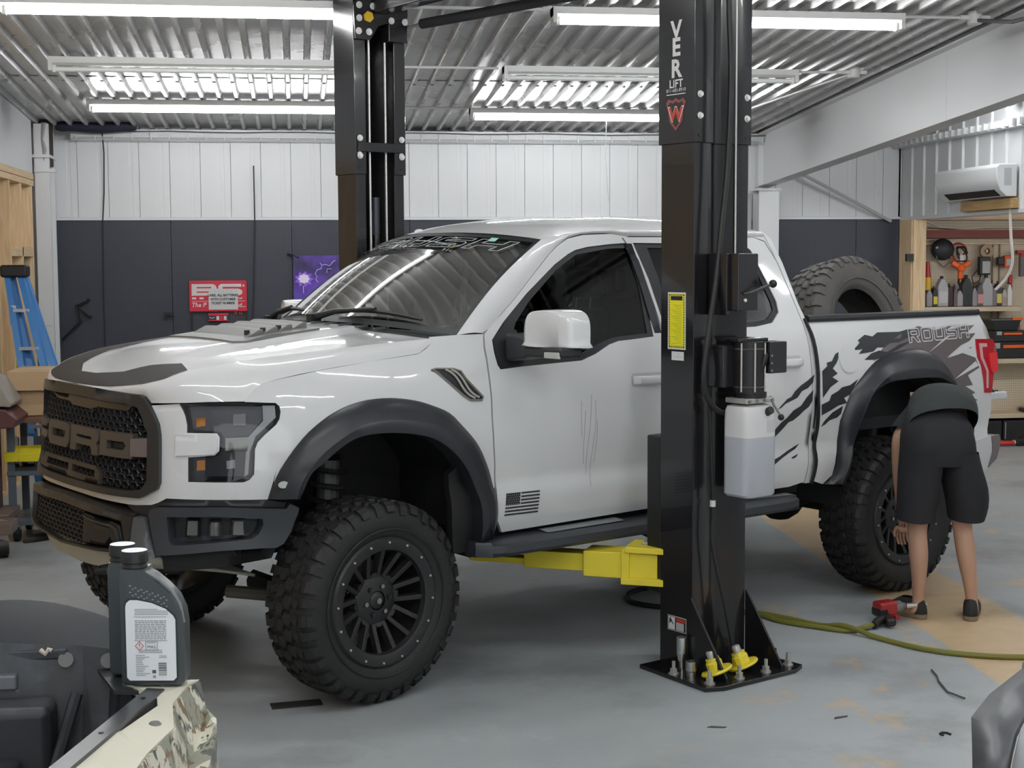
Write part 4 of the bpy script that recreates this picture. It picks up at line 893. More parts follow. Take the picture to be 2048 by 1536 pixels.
gplate('letter', LET, [(-.025, z0 - .012), (.05, z0 - .012), (.05, z0 + .022), (.225, z0 + .022), (.245, z0 + .005), (.245, z0 - .012), (.315, z0 - .012), (.315, z0 + .02), (.295, z0 + .04), (.315, z0 + .055), (.315, z1 - .022), (.28, z1 + .008), (-.025, z1 + .008)], [[(.05, z0 + .052), (.235, z0 + .052), (.235, z1 - .03), (.05, z1 - .03)]], label='letter R')
gplate('letter', LET, [(.333, z0 - .004), (.59, z0 - .004), (.59, z1 + .01), (.333, z1 + .01)], [[(.40, z0 + .03), (.53, z0 + .03), (.545, z0 + .045), (.545, z1 - .04), (.53, z1 - .028), (.40, z1 - .028)]], label='letter D')
gplate('grille_tile', mat('tile_mauve', (.15, .125, .12), .4), [(.583, 1.158), (.684, 1.160), (.680, 1.240), (.578, 1.235)], off=.024)
gplate('grille_tile', mat('tile_mauve', (.15, .125, .12), .4), [(-.583, 1.158), (-.684, 1.160), (-.680, 1.240), (-.665, 1.238), (-.665, 1.158)], off=.0)
gplate('grille_bar', DARKP, [(-.684, 1.205), (.684, 1.205), (.684, 1.185), (-.684, 1.185)], off=-.004, depth=.02)
# raised lower frame with two slots and the top light bar
for sg in (1, -1): pass
lowf = [(-.60, 1.015), (-.60, 1.045), (-.46, 1.05), (-.40, 1.088), (.28, 1.088), (.335, 1.06), (.335, 1.010), (.0, 1.008)]
gplate('grille_lip', mat('lip_grey', (.05, .042, .036), .45), lowf, [[(-.37, 1.035), (-.05, 1.035), (-.05, 1.068), (-.35, 1.068)], [(.0, 1.035), (.28, 1.035), (.28, 1.068), (.0, 1.068)]], off=.012, depth=.03)
gplate('light_bar', mat('smoked_bar', (.055, .042, .03), .3), [(-.42, 1.385), (-.30, 1.355), (-.12, 1.352), (-.09, 1.338), (.22, 1.335), (.24, 1.352), (.53, 1.352), (.56, 1.378)], off=.0, depth=.03)
for q in (.23,): MB().cyl(sidefn(1, 0)(q, 1.335), sidefn(1, .02)(q, 1.335), .012, n=10).build('camera_eye', BLACKP, gri)
# ---- front bumper
BO = .03
for sg in SIDES:
    bmf = panel(MB(), H['bump_mod'], sidefn(sg, BO), [H['fog_cav']], .05, .05, dfn=siden(sg, BO)).build('bumper_corner', GREYP, T, smooth=True, angle=40)
    panel(MB(), H['fog_cav'], sidefn(sg, BO - .06), (), .06, 0).build('lamp_pocket', DARKP, bmf)
    fv = H['fog_cav']
    mb = MB(); n = len(fv)
    mb.add([sidefn(sg, BO + .001)(*q) for q in fv] + [sidefn(sg, BO - .06)(.92 * q[0] + .08 * .97, .92 * q[1] + .08 * .845) for q in fv], [(k, (k + 1) % n, n + (k + 1) % n, n + k) for k in range(n)])
    mb.build('pocket_wall', GREYP, bmf)
    fg = H['fog']
    for k in range(3):
        q = fg[4 * k:4 * k + 4]
        lamp = panel(MB(), q, sidefn(sg, BO - .014), (), .04, .04, dfn=siden(sg, BO - .014)).build('fog_lamp', mat('fog_lens', (.10, .10, .095), .15, coat=1), bmf, smooth=True)
        cxx = sum(a for a, b in q) / 4; czz = sum(b for a, b in q) / 4
        panel(MB(), [(cxx + (a - cxx) * 1.35, czz + (b - czz) * 1.25) for a, b in q], sidefn(sg, BO - .024), (), .04, .03, dfn=siden(sg, BO - .024)).build('fog_bracket', DARKP, bmf, smooth=True)
    panel(MB(), [(1.19, .90), (1.24, .90), (1.22, .845), (1.19, .835)], sidefn(sg, BO - .04), (), .04, .01, dfn=siden(sg, BO - .04)).build('pocket_grille', mat('mesh_black', (.03, .03, .03), .4), bmf)
    # vertical blade between centre and corner, dark shelf above
    panel(MB(), H['bump_c'], sidefn(sg, BO + .008), (), .05, .05, dfn=siden(sg, BO + .008)).build('bumper_blade', mat('blade_grey', (.085, .095, .10), .34), T, smooth=True)
    panel(MB(), [(.56, .944), (.62, .942), (.70, .95), (.735, .96), (.77, .978), (1.206, .964), (1.29, .947), (1.285, .926), (1.0, .946), (.74, .948), (.70, .925), (.69, .90), (.62, .905)], sidefn(sg, .0), (), .05, .05, dfn=siden(sg, .0)).build('bumper_shelf', DARKP, T, smooth=True)
    panel(MB(), [(.76, .742), (1.0, .757), (1.19, .758), (1.26, .756), (1.24, .70), (1.0, .67), (.78, .66)], sidefn(sg, -.01), (), .06, .05, dfn=siden(sg, -.01)).build('bumper_valance', CAVE, T, smooth=True)
bc = [(-.66, .90), (-.4, .925), (0, .932), (.4, .925), (.64, .902), (.63, .742), (.43, .728), (0, .705), (-.43, .728), (-.64, .742)]
bg = [(-.50, .885), (0, .893), (.50, .885), (.578, .876), (.605, .80), (.595, .755), (.42, .738), (0, .715), (-.42, .738), (-.50, .76)]
bcen = panel(MB(), bc, sidefn(1, BO + .012), [bg], .06, .06, dfn=siden(1, BO + .012)).build('front_bumper', mat('bumper_black', (.024, .022, .021), .30, var=.1), T, smooth=True, angle=40)
mb = MB().grid(lambda s, t: sidefn(1, lerp(BO + .012, -.03, t))(s, interp([(-.66, .90), (-.4, .925), (0, .932), (.4, .925), (.66, .902)], s) + .012 * t), frange(-.66, .64, 20), [0, .5, 1]); mb.build('bumper_top', MATS['bumper_black'], bcen, smooth=True)
panel(MB(), bg, sidefn(1, BO - .05), (), .08, 0).build('bumper_back', CAVE, bcen)
hc = MB()
for row in range(-1, 9):
    for cidx in range(-12, 13):
        cx = cidx * hw + (hw / 2 if row % 2 else 0); cz = .735 + row * hh * .62
        if not inpoly(cx, cz, bg) or cx > .22: continue
        P = [(cx + hw * .5 * a, cz + hh * .38 * b) for a, b in ((.5, 1.08), (1, .0), (.5, -1.08), (-.5, -1.08), (-1, 0), (-.5, 1.08))]
        Q = [(cx + (a - cx) * .78, cz + (b - cz) * .72) for a, b in P]
        vs = [sidefn(1, BO - .012)(a, b) for a, b in P] + [sidefn(1, BO - .010)(a, b) for a, b in Q] + [sidefn(1, BO - .04)(a, b) for a, b in Q]
        hc.add(vs, [(k, (k + 1) % 6, 6 + (k + 1) % 6, 6 + k) for k in range(6)] + [(6 + k, 6 + (k + 1) % 6, 12 + (k + 1) % 6, 12 + k) for k in range(6)])
ho = hc.build('bumper_mesh', mat('mesh_black', (.030, .030, .031), .38), bcen, weld=False); ho['kind'] = 'stuff'
panel(MB(), [(.22, .87), (.50, .862), (.56, .85), (.585, .80), (.575, .765), (.42, .75), (.22, .74)], sidefn(1, BO - .008), (), .05, .02, dfn=siden(1, BO - .008)).build('plate_mount', DARKP, bcen, smooth=True)
panel(MB(), [(.225, .862), (.50, .852), (.545, .838), (.565, .79), (.54, .79), (.52, .83), (.49, .84), (.225, .85)], sidefn(1, BO + .0), (), .05, .01, dfn=siden(1, BO)).build('plate_trim', GREYP, bcen, smooth=True)
for s_ in (-.45, .5): # tow hooks
    c = sidefn(1, .02)(s_, .66)
    MB().tube([(c[0] + .1, c[1] - .04, .66), (c[0] - .03, c[1] - .035, .655), (c[0] - .06, c[1], .65), (c[0] - .03, c[1] + .035, .655), (c[0] + .1, c[1] + .04, .66)], .014, 8).build('tow_hook', BLACKP, bcen, smooth=True)
SKID = mat('skid_olive', (.44, .43, .36), .42, var=.15, vscale=5)
def skid(y, t):
    u = min(1, abs(y) / .68); zb = .632 + .085 * u ** 3; fx = -1.018 + .14 * u ** 3
    if t <= .3: q = t / .3; return tp(lerp(fx - .004, fx + .02, q), y, lerp(.728, zb, q))
    q = (t - .3) / .7; return tp(lerp(fx + .02, -.42, q), y * lerp(1, 1.05, q), lerp(zb, .585, q ** .8))
mb = MB().grid(skid, frange(-.68, .68, 21), [0, .1, .2, .3, .36, .5, .65, .8, 1])
mb.build('skid_plate', SKID, T, smooth=True, solid=.012)
# ---- flares
def flare(outer, ridge, lip, x_end=None):
    for sg in SIDES:
        n = 56; O, Rr, Lp = (resample([(*q, 0) for q in smooth_poly(w_, 5, closed=False)], n) for w_ in (outer, ridge, lip))
        vs = []
        for a, b, c in zip(O, Rr, Lp):
            f0, f6 = sidefn(sg, .002), sidefn(sg, .06)
            m1 = a.lerp(b, .5); m0 = a.lerp(b, .06)
            pts = [f0(a.x, a.y), sidefn(sg, .016)(m0.x, m0.y), sidefn(sg, .048)(m1.x, m1.y), f6(b.x, b.y), sidefn(sg, .066)(lerp(b.x, c.x, .15), lerp(b.y, c.y, .15)), sidefn(sg, .058)(c.x, c.y), sidefn(sg, -.06)(lerp(c.x, c.x, 1), c.y + .0)]
            vs += pts
        k = 7
        fs = [(i * k + j, (i + 1) * k + j, (i + 1) * k + j + 1, i * k + j + 1) for i in range(n - 1) for j in range(k - 1)] + [tuple(range(k - 1, -1, -1)), tuple(range((n - 1) * k, n * k))]
        MB().add(vs, fs).build('fender_flare', FLAREM, T, smooth=True, angle=50)
flare(H['flareF_out'], H['flareF_ridge'], H['flareF_lip'])
ro = smooth_poly(fr_out[:9] + FREAR, 3, closed=False)
rr_half = [(4.845, .70), (4.885, .83), (4.93, .97), (4.985, 1.13), (5.08, 1.255), (5.20, 1.325), (5.33, 1.345), (sx(3.755), 1.350)]
rl_half = [(4.8906, .688), (4.91, .82), (4.9324, .953), (5.0304, 1.188), (5.1498, 1.2632), (5.25, 1.283), (5.36, 1.287), (sx(3.755), 1.288)]
mir = lambda p: p + [(2 * sx(3.755) - a, b) for a, b in p[:-1]][::-1]
flare(ro, mir(rr_half), mir(rl_half))
# marker lamp on the front flare
for sg in SIDES:
    pts = [(1.262 + .022 * math.cos(t), 1.035 + .016 * math.sin(t)) for t in [2 * math.pi * k / 16 for k in range(16)]]
    o = panel(MB(), [(1.262 + (a - 1.262) * 1.5, 1.035 + (b - 1.035) * 1.5) for a, b in pts], sidefn(sg, .040), (), .02, .02, dfn=siden(sg, .040)).build('marker_lamp', BLACKP, T, smooth=True)
    panel(MB(), pts, sidefn(sg, .044), (), .02, .004, dfn=siden(sg, .044)).build('marker_lens', mat('marker_lens', (.50, .52, .50), .2), o, smooth=True)
# fender vents
for f, sg in zip(fen, SIDES):
    V_ = [(2.07, 1.505), (2.09, 1.515), (2.19, 1.505), (2.225, 1.49), (2.25, 1.455), (2.345, 1.37), (2.34, 1.355), (2.28, 1.36), (2.235, 1.39)]
    V_ = H['vent']
    o = panel(MB(), V_, sidefn(sg, .004), (), .05, .006, dfn=siden(sg, .004)).build('fender_vent', BLACKP, f, smooth=True)
    c = (sum(a for a, b in V_) / len(V_), sum(b for a, b in V_) / len(V_))
    MB().tube([sidefn(sg, .006)(*q) for q in V_ + V_[:1]], .005, 5, caps=False).build('vent_rim', mat('bronze_rim', (.20, .19, .16), .4), o)
    v0, v1, v2, v3 = Vector(V_[1]), Vector(V_[2]), Vector(V_[5]), Vector(V_[7])
    for t in (.30, .62):
        a = v0.lerp(v1, t + .12); b = v3.lerp(v2, t + .12); n_ = (b - a).normalized()
        pts = [a.lerp(b, u) + Vector((n_.y, -n_.x)) * (-.012 * math.sin(2 * math.pi * u)) for u in frange(.04, .96, 12)]
        MB().tube([sidefn(sg, .010)(p.x, p.y) for p in pts], .0055, 5).build('vent_blade', mat('vent_silver', (.42, .41, .38), .35), o, smooth=True)
# ---- film graphics
LT = {
 'R': ([(0, 0), (0, 1), (1, 1), (1.1, .9), (1.1, .52), (1, .42), (.8, .42), (1.15, 0), (.82, 0), (.5, .38), (.26, .38), (.26, 0)], [(.26, .58), (.85, .58), (.85, .80), (.26, .80)]),
 'O': ([(.12, 0), (1, 0), (1.12, .12), (1.12, .88), (1, 1), (.12, 1), (0, .88), (0, .12)], [(.27, .22), (.86, .22), (.86, .78), (.27, .78)]),
 'U': ([(0, 1), (0, .12), (.12, 0), (1, 0), (1.12, .12), (1.12, 1), (.86, 1), (.86, .24), (.26, .24), (.26, 1)], None),
 'S': ([(0, 0), (1, 0), (1.12, .12), (1.12, .5), (1, .62), (.26, .62), (.26, .77), (1.12, .77), (1.12, 1), (.12, 1), (0, .88), (0, .5), (.12, .38), (.86, .38), (.86, .23), (0, .23)], None),
 'H': ([(0, 0), (0, 1), (.26, 1), (.26, .62), (.86, .62), (.86, 1), (1.12, 1), (1.12, 0), (.86, 0), (.86, .38), (.26, .38), (.26, 0)], None)}
def outline_word(word, fn, w=.05, step=1.32, shear=.3):
    """outlined lettering: thin strips along every letter's contour; fn maps (u in 0..1, v in 0..1) to the surface"""
    mb = MB(); tot = step * len(word) - (step - 1.12) + shear
    for i, chx in enumerate(word):
        for lp in LT[chx]:
            if not lp: continue
            P = densify([(i * step + x + shear * y, y) for x, y in lp], .12); n = len(P)
            A = sum(P[k][0] * P[(k + 1) % n][1] - P[(k + 1) % n][0] * P[k][1] for k in range(n))
            vs = []
            for k in range(n):
                a, b, c = Vector(P[k - 1]), Vector(P[k]), Vector(P[(k + 1) % n])
                t1 = (b - a).normalized(); t2 = (c - b).normalized(); nn = Vector((-(t1.y + t2.y), t1.x + t2.x)); nn = nn.normalized() if nn.length > 1e-6 else Vector((0, 1))
                for s_ in (-.5, .5): q = b + nn * w * s_; vs.append(fn(q.x / tot, q.y))
            mb.add(vs, [(2 * k, 2 * ((k + 1) % n), 2 * ((k + 1) % n) + 1, 2 * k + 1) for k in range(n)])
    return mb
WFILM = mat('white_film', (.62, .63, .63), .45); LFILM = mat('pale_outline', (.40, .43, .44), .5)
outline_word('ROUSH', lambda u, v: (lambda p: tp(p[0] - .008, p[1], p[2] + .006))(ws(lerp(-.86, .90, u), lerp(.80, .925, v))), .045).build('windshield_lettering', LFILM, T)
MB().grid(lambda a, b: (lambda p: tp(p[0] - .008, p[1], p[2] + .006))(ws(a, b)), [.66, .69, .72], [.905, .93, .95]).build('windshield_sticker', mat('mint_sticker', (.30, .62, .52), .5), T)
SPL = {k: v for k, v in H.items() if k.startswith('splash')}
for b, sg in zip(beds, SIDES):
    mb = MB()
    for k in ('splash4', 'splash5', 'splash6', 'splash7', 'splash8'):
        panel(mb, SPL[k], sidefn(sg, .0025), (), .08, 0)
    o = mb.build('splash_graphic', DECAL, b, smooth=True); o['kind'] = 'stuff'
    panel(MB(), H['field'], sidefn(sg, .002), (), .07, 0).build('graphic_field', mat('reflection_tinted_film', (.125, .106, .108), .28, coat=.4), b, smooth=True)  # same dark film; the mauve is a pinkish reflection put into its colour
    mb = MB(); st_ = H['streaks']
    for k in range(3): mb.add([sidefn(sg, .0045)(*q) for q in st_[3 * k:3 * k + 3]], [(0, 1, 2)])
    o = mb.build('graphic_streaks', WFILM, b); o['kind'] = 'stuff'
    q = SHAPES['roush']
    lo_l, hi_l = (sx(3.835), 1.515), (sx(4.375), 1.545)
    f2 = sidefn(sg, .0055)
    fn = (lambda u, v: f2(sx(lerp(3.80, 4.42, u if sg == 1 else 1 - u)), lerp(1.495, 1.575, v) + .012 * (u if sg == 1 else 1 - u)))
    outline_word('ROUSH', fn, .085, shear=.2).build('side_lettering', mat('silver_film', (.55, .54, .54), .4), b)
for d, sg in zip(rdoors, SIDES):
    mb = MB()
    for k in ('splash1', 'splash2', 'splash3', 'splash3b'): panel(mb, SPL[k], sidefn(sg, .0025), (), .08, 0)
    o = mb.build('splash_graphic', DECAL, d, smooth=True); o['kind'] = 'stuff'
for d, sg in zip(fdoors, SIDES):
    F_ = H['flag']; fx = lambda u, v: (lerp(lerp(F_[0][0], F_[1][0], u), lerp(F_[3][0], F_[2][0], u), 1 - v), lerp(lerp(F_[0][1], F_[1][1], u), lerp(F_[3][1], F_[2][1], u), 1 - v))
    mb = MB(); f_ = sidefn(sg, .002)
    for k in range(7):
        u0 = .44 if k < 4 else 0
        v1 = 1 - (2 * k) / 13; v0 = 1 - (2 * k + 1) / 13
        mb.add([f_(*fx(u0, v0)), f_(*fx(1, v0)), f_(*fx(1, v1)), f_(*fx(u0, v1))], [(0, 1, 2, 3)])
    mb.add([f_(*fx(0, 6 / 13)), f_(*fx(.42, 6 / 13)), f_(*fx(.42, 1)), f_(*fx(0, 1))], [(0, 1, 2, 3)])
    o = mb.build('flag_graphic', DECAL, d)
    mb = MB(); f_ = sidefn(sg, .0035)
    for i in range(6):
        for j in range(5):
            u, v = .04 + i * .062 + (j % 2) * .03, 6 / 13 + .05 + j * .10
            if u > .4: continue
            mb.add([f_(*fx(u, v - .02)), f_(*fx(u + .012, v)), f_(*fx(u, v + .02)), f_(*fx(u - .012, v))], [(0, 1, 2, 3)])
    o2 = mb.build('flag_stars', WFILM, o); o2['kind'] = 'stuff'
    # dirty drip lines down the door
    mb = MB()
    for k, (x, a, b_) in enumerate(((1.255, 1.30, 1.12), (1.275, 1.25, .98), (1.30, 1.33, .93), (1.325, 1.30, .86), (1.335, 1.2, .98))):
        mb.tube([f_(sx(x + .012 * math.sin(z * 9 + k)), z) for z in frange(a, b_, 12)], .0011, 4)
    o = mb.build('drip_marks', mat('drip_grey', (.42, .40, .39), .6), d); o['kind'] = 'stuff'
# strap hanging in the gap between cab and bed
for sg in (1,):
    pts = [(4.640, 1.66, .0), (4.648, 1.58, .012), (4.652, 1.40, .014), (4.648, 1.20, .014), (4.655, 1.05, .016), (4.645, .95, .016), (4.650, .82, .018), (4.635, .72, .02)]
    MB().tube([sidefn(sg, o_)(s_, z) for s_, z, o_ in smooth_poly(pts, 4, closed=False)], .017, 8, flat=.6).build('gap_hose', BLACKP, T, smooth=True)
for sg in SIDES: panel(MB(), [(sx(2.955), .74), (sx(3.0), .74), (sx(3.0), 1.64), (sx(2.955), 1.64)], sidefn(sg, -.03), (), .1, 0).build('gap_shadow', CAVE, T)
# ---- door mirrors
for d, sg in zip(fdoors, SIDES):
    mp_ = lambda x, y, z: tp(x, sg * y, z)
    mb = MB(); prof_ = rpoly(-.15, .15, -.09, .09, .055, 5)
    prof_ = [(-.15, -.085), (.145, -.085), (.15, -.06), (.15, .02), (.135, .065), (.10, .088), (.04, .095), (-.06, .092), (-.11, .082), (-.14, .05), (-.152, 0), (-.153, -.06)]
    prof_ = smooth_poly(prof_, 3)
    vs = []; secs = [(0, .55), (.015, .80), (.045, .94), (.09, 1.0), (.135, 1.0)]
    for dx, k in secs:
        for u, v in prof_: vs.append(mp_(.80 + dx + .03 * (u / .15), 1.275 + u * (k if k < 1 else 1), 1.678 + v * (.8 + .2 * k if k < 1 else 1)))
    n = len(prof_); m_ = len(secs)
    mb.add(vs, [(i * n + k, i * n + (k + 1) % n, (i + 1) * n + (k + 1) % n, (i + 1) * n + k) for i in range(m_ - 1) for k in range(n)] + [tuple(range(n)), tuple(range((m_ - 1) * n, m_ * n))])
    mo = mb.build('mirror', PAINT, d, smooth=True, angle=60)
    mb = MB(); vs = []
    for u, v in prof_: vs.append(mp_(.943 + .03 * (u / .15), 1.275 + u * .92, 1.678 + v * .9))
    MB().add(vs, [tuple(range(n))]).build('mirror_glass', mat('mirror_silver', (.8, .8, .8), .03, metal=1), mo)
    arm = MB()
    sec = lambda x0, x1, y, z0, z1: [mp_(x0, y, z0), mp_(x1, y, z0), mp_(x1, y, z1), mp_(x0, y, z1)]
    S_ = [sec(.79, .93, .985, 1.515, 1.655), sec(.80, .93, 1.06, 1.525, 1.65), sec(.79, .93, 1.13, 1.535, 1.645), sec(.79, .935, 1.16, 1.545, 1.60), sec(.80, .935, 1.41, 1.548, 1.60)]
    arm.add([p for q in S_ for p in q], [(i * 4 + k, i * 4 + (k + 1) % 4, i * 4 + 4 + (k + 1) % 4, i * 4 + 4 + k) for i in range(4) for k in range(4)] + [(0, 1, 2, 3), (16, 17, 18, 19)])
    arm.build('mirror_arm', DARKP, mo, bevel=.018, seg=3)
    MB().box(.795, .81, min(-sg * 1.29, -sg * 1.40), max(-sg * 1.29, -sg * 1.40), 1.548, 1.578).build('mirror_lamp', mat('lamp_cream', (.5, .5, .47), .3), mo, bevel=.004)
# ---- running boards
for sg in SIDES:
    f3 = lambda x, y, z: tp(x, sg * y, z)
    mb = MB(); pr = [(.90, .60), (.92, .66), (1.05, .655), (1.10, .64), (1.105, .605), (1.08, .585), (.93, .58)]
    vs = []; xs = [.60, .66, .75, 1.5, 2.2, 2.68, 2.78, 2.82]; ins = [.10, .04, 0, 0, 0, 0, .03, .09]
    for x, i_ in zip(xs, ins):
        for y, z in pr: vs.append(f3(x, min(y, 1.105 - i_), z + .012 * (x - .6) / 2))
    n = len(pr)
    mb.add(vs, [(i * n + k, i * n + (k + 1) % n, (i + 1) * n + (k + 1) % n, (i + 1) * n + k) for i in range(len(xs) - 1) for k in range(n)] + [tuple(range(n)), tuple(range((len(xs) - 1) * n, len(xs) * n))])
    rb = mb.build('running_board', GREYP, T, smooth=True, angle=30)
    for x0 in (1.02, 2.3): MB().add([f3(x0, .95, .6685), f3(x0 + .5, .95, .6745), f3(x0 + .5, 1.03, .668), f3(x0, 1.03, .662)], [(0, 1, 2, 3)]).build('step_pad', mat('step_grip', (.20, .21, .22), .7), rb)
    for x0 in (.85, 1.75, 2.6): MB().box(x0, x0 + .06, min(-sg * .6, -sg * .98), max(-sg * .6, -sg * .98), .59, .63).build('step_bracket', CAVE, rb)
    panel(MB(), [(sx(.70), .74), (sx(2.94), .735), (sx(2.94), .66), (sx(.76), .64)], sidefn(sg, -.06), (), .12, .1, dfn=siden(sg, -.06)).build('rocker', CAVE, T)
# ---- chassis
mb = MB()
for sg in SIDES: MB().box(-.80, 4.60, min(-sg * .36, -sg * .46), max(-sg * .36, -sg * .46), .62, .80).build('frame_rail', CAVE, T)
MB().box(.60, 2.95, -.88, .88, .70, .74).build('floor_pan', CAVE, T)
MB().box(.55, .62, -.90, .90, .72, 1.62).build('firewall', CAVE, T)
MB().box(-.72, -.68, -.68, .68, .72, 1.36).build('radiator', CAVE, T)
MB().box(-.5, .45, -.36, .36, .62, 1.30).build('engine', CAVE, T, bevel=.05)
MB().box(2.99, 3.34, -.9, .9, .80, .98).build('bed_sill', CAVE, T)
MB().box(4.25, 4.6, -.85, .85, .72, .98).build('bed_crossmember', CAVE, T)
MB().cyl(tp(1.6, -.25, .58), tp(4.4, -.25, .62), .035, n=10).cyl(tp(3.0, -.25, .58), tp(3.4, -.25, .58), .11, n=14).build('exhaust', CAVE, T)
MB().cyl(tp(3.708, -.80, .46), tp(3.708, .80, .46), .055, n=12).sphere(tp(3.72, .05, .46), .17, 14, 8).build('rear_axle', CAVE, T, smooth=True)
for sg in SIDES:
    f3 = lambda x, y, z: tp(x, sg * y, z)
    MB().tube([f3(3.0, .56, .62), f3(3.35, .56, .53), f3(3.708, .56, .54), f3(4.1, .56, .60), f3(4.45, .56, .72)], .032, 6, flat=1.6).build('leaf_spring', CAVE, T)
    MB().cyl(f3(3.85, .62, .48), f3(3.95, .62, .95), .035, n=10).build('rear_shock', mat('shock_grey', (.10, .10, .10), .4), T)
    MB().tube([f3(-.28, .40, .50), f3(-.1, .72, .42), f3(.02, .80, .40)], .045, 8).tube([f3(.30, .40, .50), f3(.12, .72, .42), f3(.02, .80, .40)], .045, 8).build('lower_arm', CAVE, T)
    MB().cyl(f3(.0, .62, .45), f3(.06, .55, 1.05), .055, n=12).build('front_shock', mat('shock_grey', (.10, .10, .10), .4), T)
    mb = MB()
    hel = [f3(.03 + .085 * math.cos(t) + .0, .585 + .085 * math.sin(t), .62 + .45 * t / (2 * math.pi * 6)) for t in frange(0, 2 * math.pi * 6, 80)]
    mb.tube(hel, .014, 5).build('coil_spring', CAVE, T)
    MB().tube([f3(-.42, .42, .46), f3(-.15, .70, .44)], .03, 8).build('crossbar', mat('arm_olive', (.08, .075, .06), .5), T)
    # wheel wells
    for cx, r0, y0, zc, t0, t1 in ((.02, .60, .40, .72, -.02, math.pi + .25), (3.80, .58, .42, .74, -.35, math.pi + .30)):
        mb = MB().grid(lambda t, y: f3(cx - r0 * math.cos(t), min(y, abs(skin(sx(min(5, max(-.45, cx - r0 * math.cos(t)))), 1.0)[1]) - .05), zc + (r0 - .02) * math.sin(t)), frange(t0, t1, 24), [y0, .6, .8, .985], flip=sg > 0)
        mb.grid(lambda t, k: f3(cx - r0 * k * math.cos(t), y0 + .01, zc + (r0 - .02) * k * math.sin(t)), frange(0, math.pi, 14), [.05, .5, 1.0])
        mb.build('wheel_liner', mat('liner_black', (.013, .013, .014), .6, var=.4, vscale=6), T, smooth=True)
    panel(MB(), [(2.27, .95), (2.30, .80), (2.33, .66), (2.30, .60), (2.20, .60), (2.16, .75), (2.13, 1.0), (2.2, 1.05)], sidefn(sg, -.02), (), .08, .04, dfn=siden(sg, -.02)).build('mud_guard', mat('liner_black', (.013, .013, .014), .6), T, smooth=True)
# ---- wheels
def wheel(x, sg, steer, spin):
    Wm = Matrix.Translation(tp(x, sg * .945, .463)) @ Matrix.Rotation(steer, 4, 'Z') @ Matrix.Rotation(R(90) * sg, 4, 'X') @ Matrix.Rotation(spin, 4, 'Z')
    rim = MB()
    # barrel and outer ring
    rim.lathe([(.285, -.14), (.262, -.13), (.255, -.02), (.262, .10), (.268, .128)], 40, caps=False)
    ro_ = MB().lathe([(.235, .118), (.240, .145), (.255, .153), (.290, .153), (.300, .143), (.300, .12), (.262, .11)], 48, closed=True)
    rim.v, rim.f, rim.mi = rim.v, rim.f, rim.mi
    w = rim.build('wheel', RIMM, T, smooth=True); w.matrix_local = Wm
    ro_.build('beadlock_ring', RIMM, w, smooth=True)
    MB().lathe([(.045, .088), (.10, .082), (.118, .070), (.118, .04), (.03, .04)], 28, caps=False).build('hub_plate', RIMM, w, smooth=True, angle=35)
    MB().lathe([(0.0, .098), (.026, .096), (.040, .086), (.044, .06)], 20).build('hub_cap', RIMM, w, smooth=True)
    MB().cyl((0, 0, .095), (0, 0, .104), .014, n=10).build('hub_bolt', STEEL, w)
    for k in range(6):
        a = 2 * math.pi * k / 6; MB().cyl((.068 * math.cos(a), .068 * math.sin(a), .07), (.068 * math.cos(a), .068 * math.sin(a), .098), .011, n=6).build('lug_nut', STEEL if k % 2 else RIMM, w)
    for k in range(16):
        a = 2 * math.pi * (k + .5) / 16; MB().cyl((.275 * math.cos(a), .275 * math.sin(a), .15), (.275 * math.cos(a), .275 * math.sin(a), .159), .0055, n=6).build('ring_bolt', mat('bolt_silver', (.6, .6, .6), .3, metal=.6), w)
    for k in range(8):
        A = Matrix.Rotation(2 * math.pi * k / 8, 4, 'Z'); mb = MB()
        for s_ in (-1, 1):
            P = [(.105, s_ * .012), (.105, s_ * .040), (.242, s_ * .058), (.242, s_ * .032), (.13, s_ * .020)]
            hgt = lambda r: .078 + (r - .105) / .137 * .048
            vs = [(u, v, hgt(u)) for u, v in P] + [(u, v * .9, hgt(u) - .045) for u, v in P]; n = 5
            mb.add(vs, [tuple(range(n)), tuple(range(2 * n - 1, n - 1, -1))] + [(i, (i + 1) % n, n + (i + 1) % n, n + i) for i in range(n)], A)
        mb.add([(.105, -.02, .078), (.128, -.012, .086), (.128, .012, .086), (.105, .02, .078), (.105, -.02, .035), (.128, -.012, .04), (.128, .012, .04), (.105, .02, .035)], [(0, 1, 2, 3), (4, 7, 6, 5), (1, 5, 6, 2)], A)
        mb.build('spoke', RIMM, w, bevel=.004, seg=1)
    MB().lathe([(.06, -.06), (.18, -.06), (.18, -.085), (.06, -.085)], 28, closed=True).build('brake_disc', mat('rotor', (.12, .115, .11), .45, metal=.7), w, smooth=True)
    MB().box(.10, .21, -.09, .09, -.12, -.02).build('brake_caliper', CAVE, w, bevel=.02)
    tire(w, None, True)
    return w
TM = {}
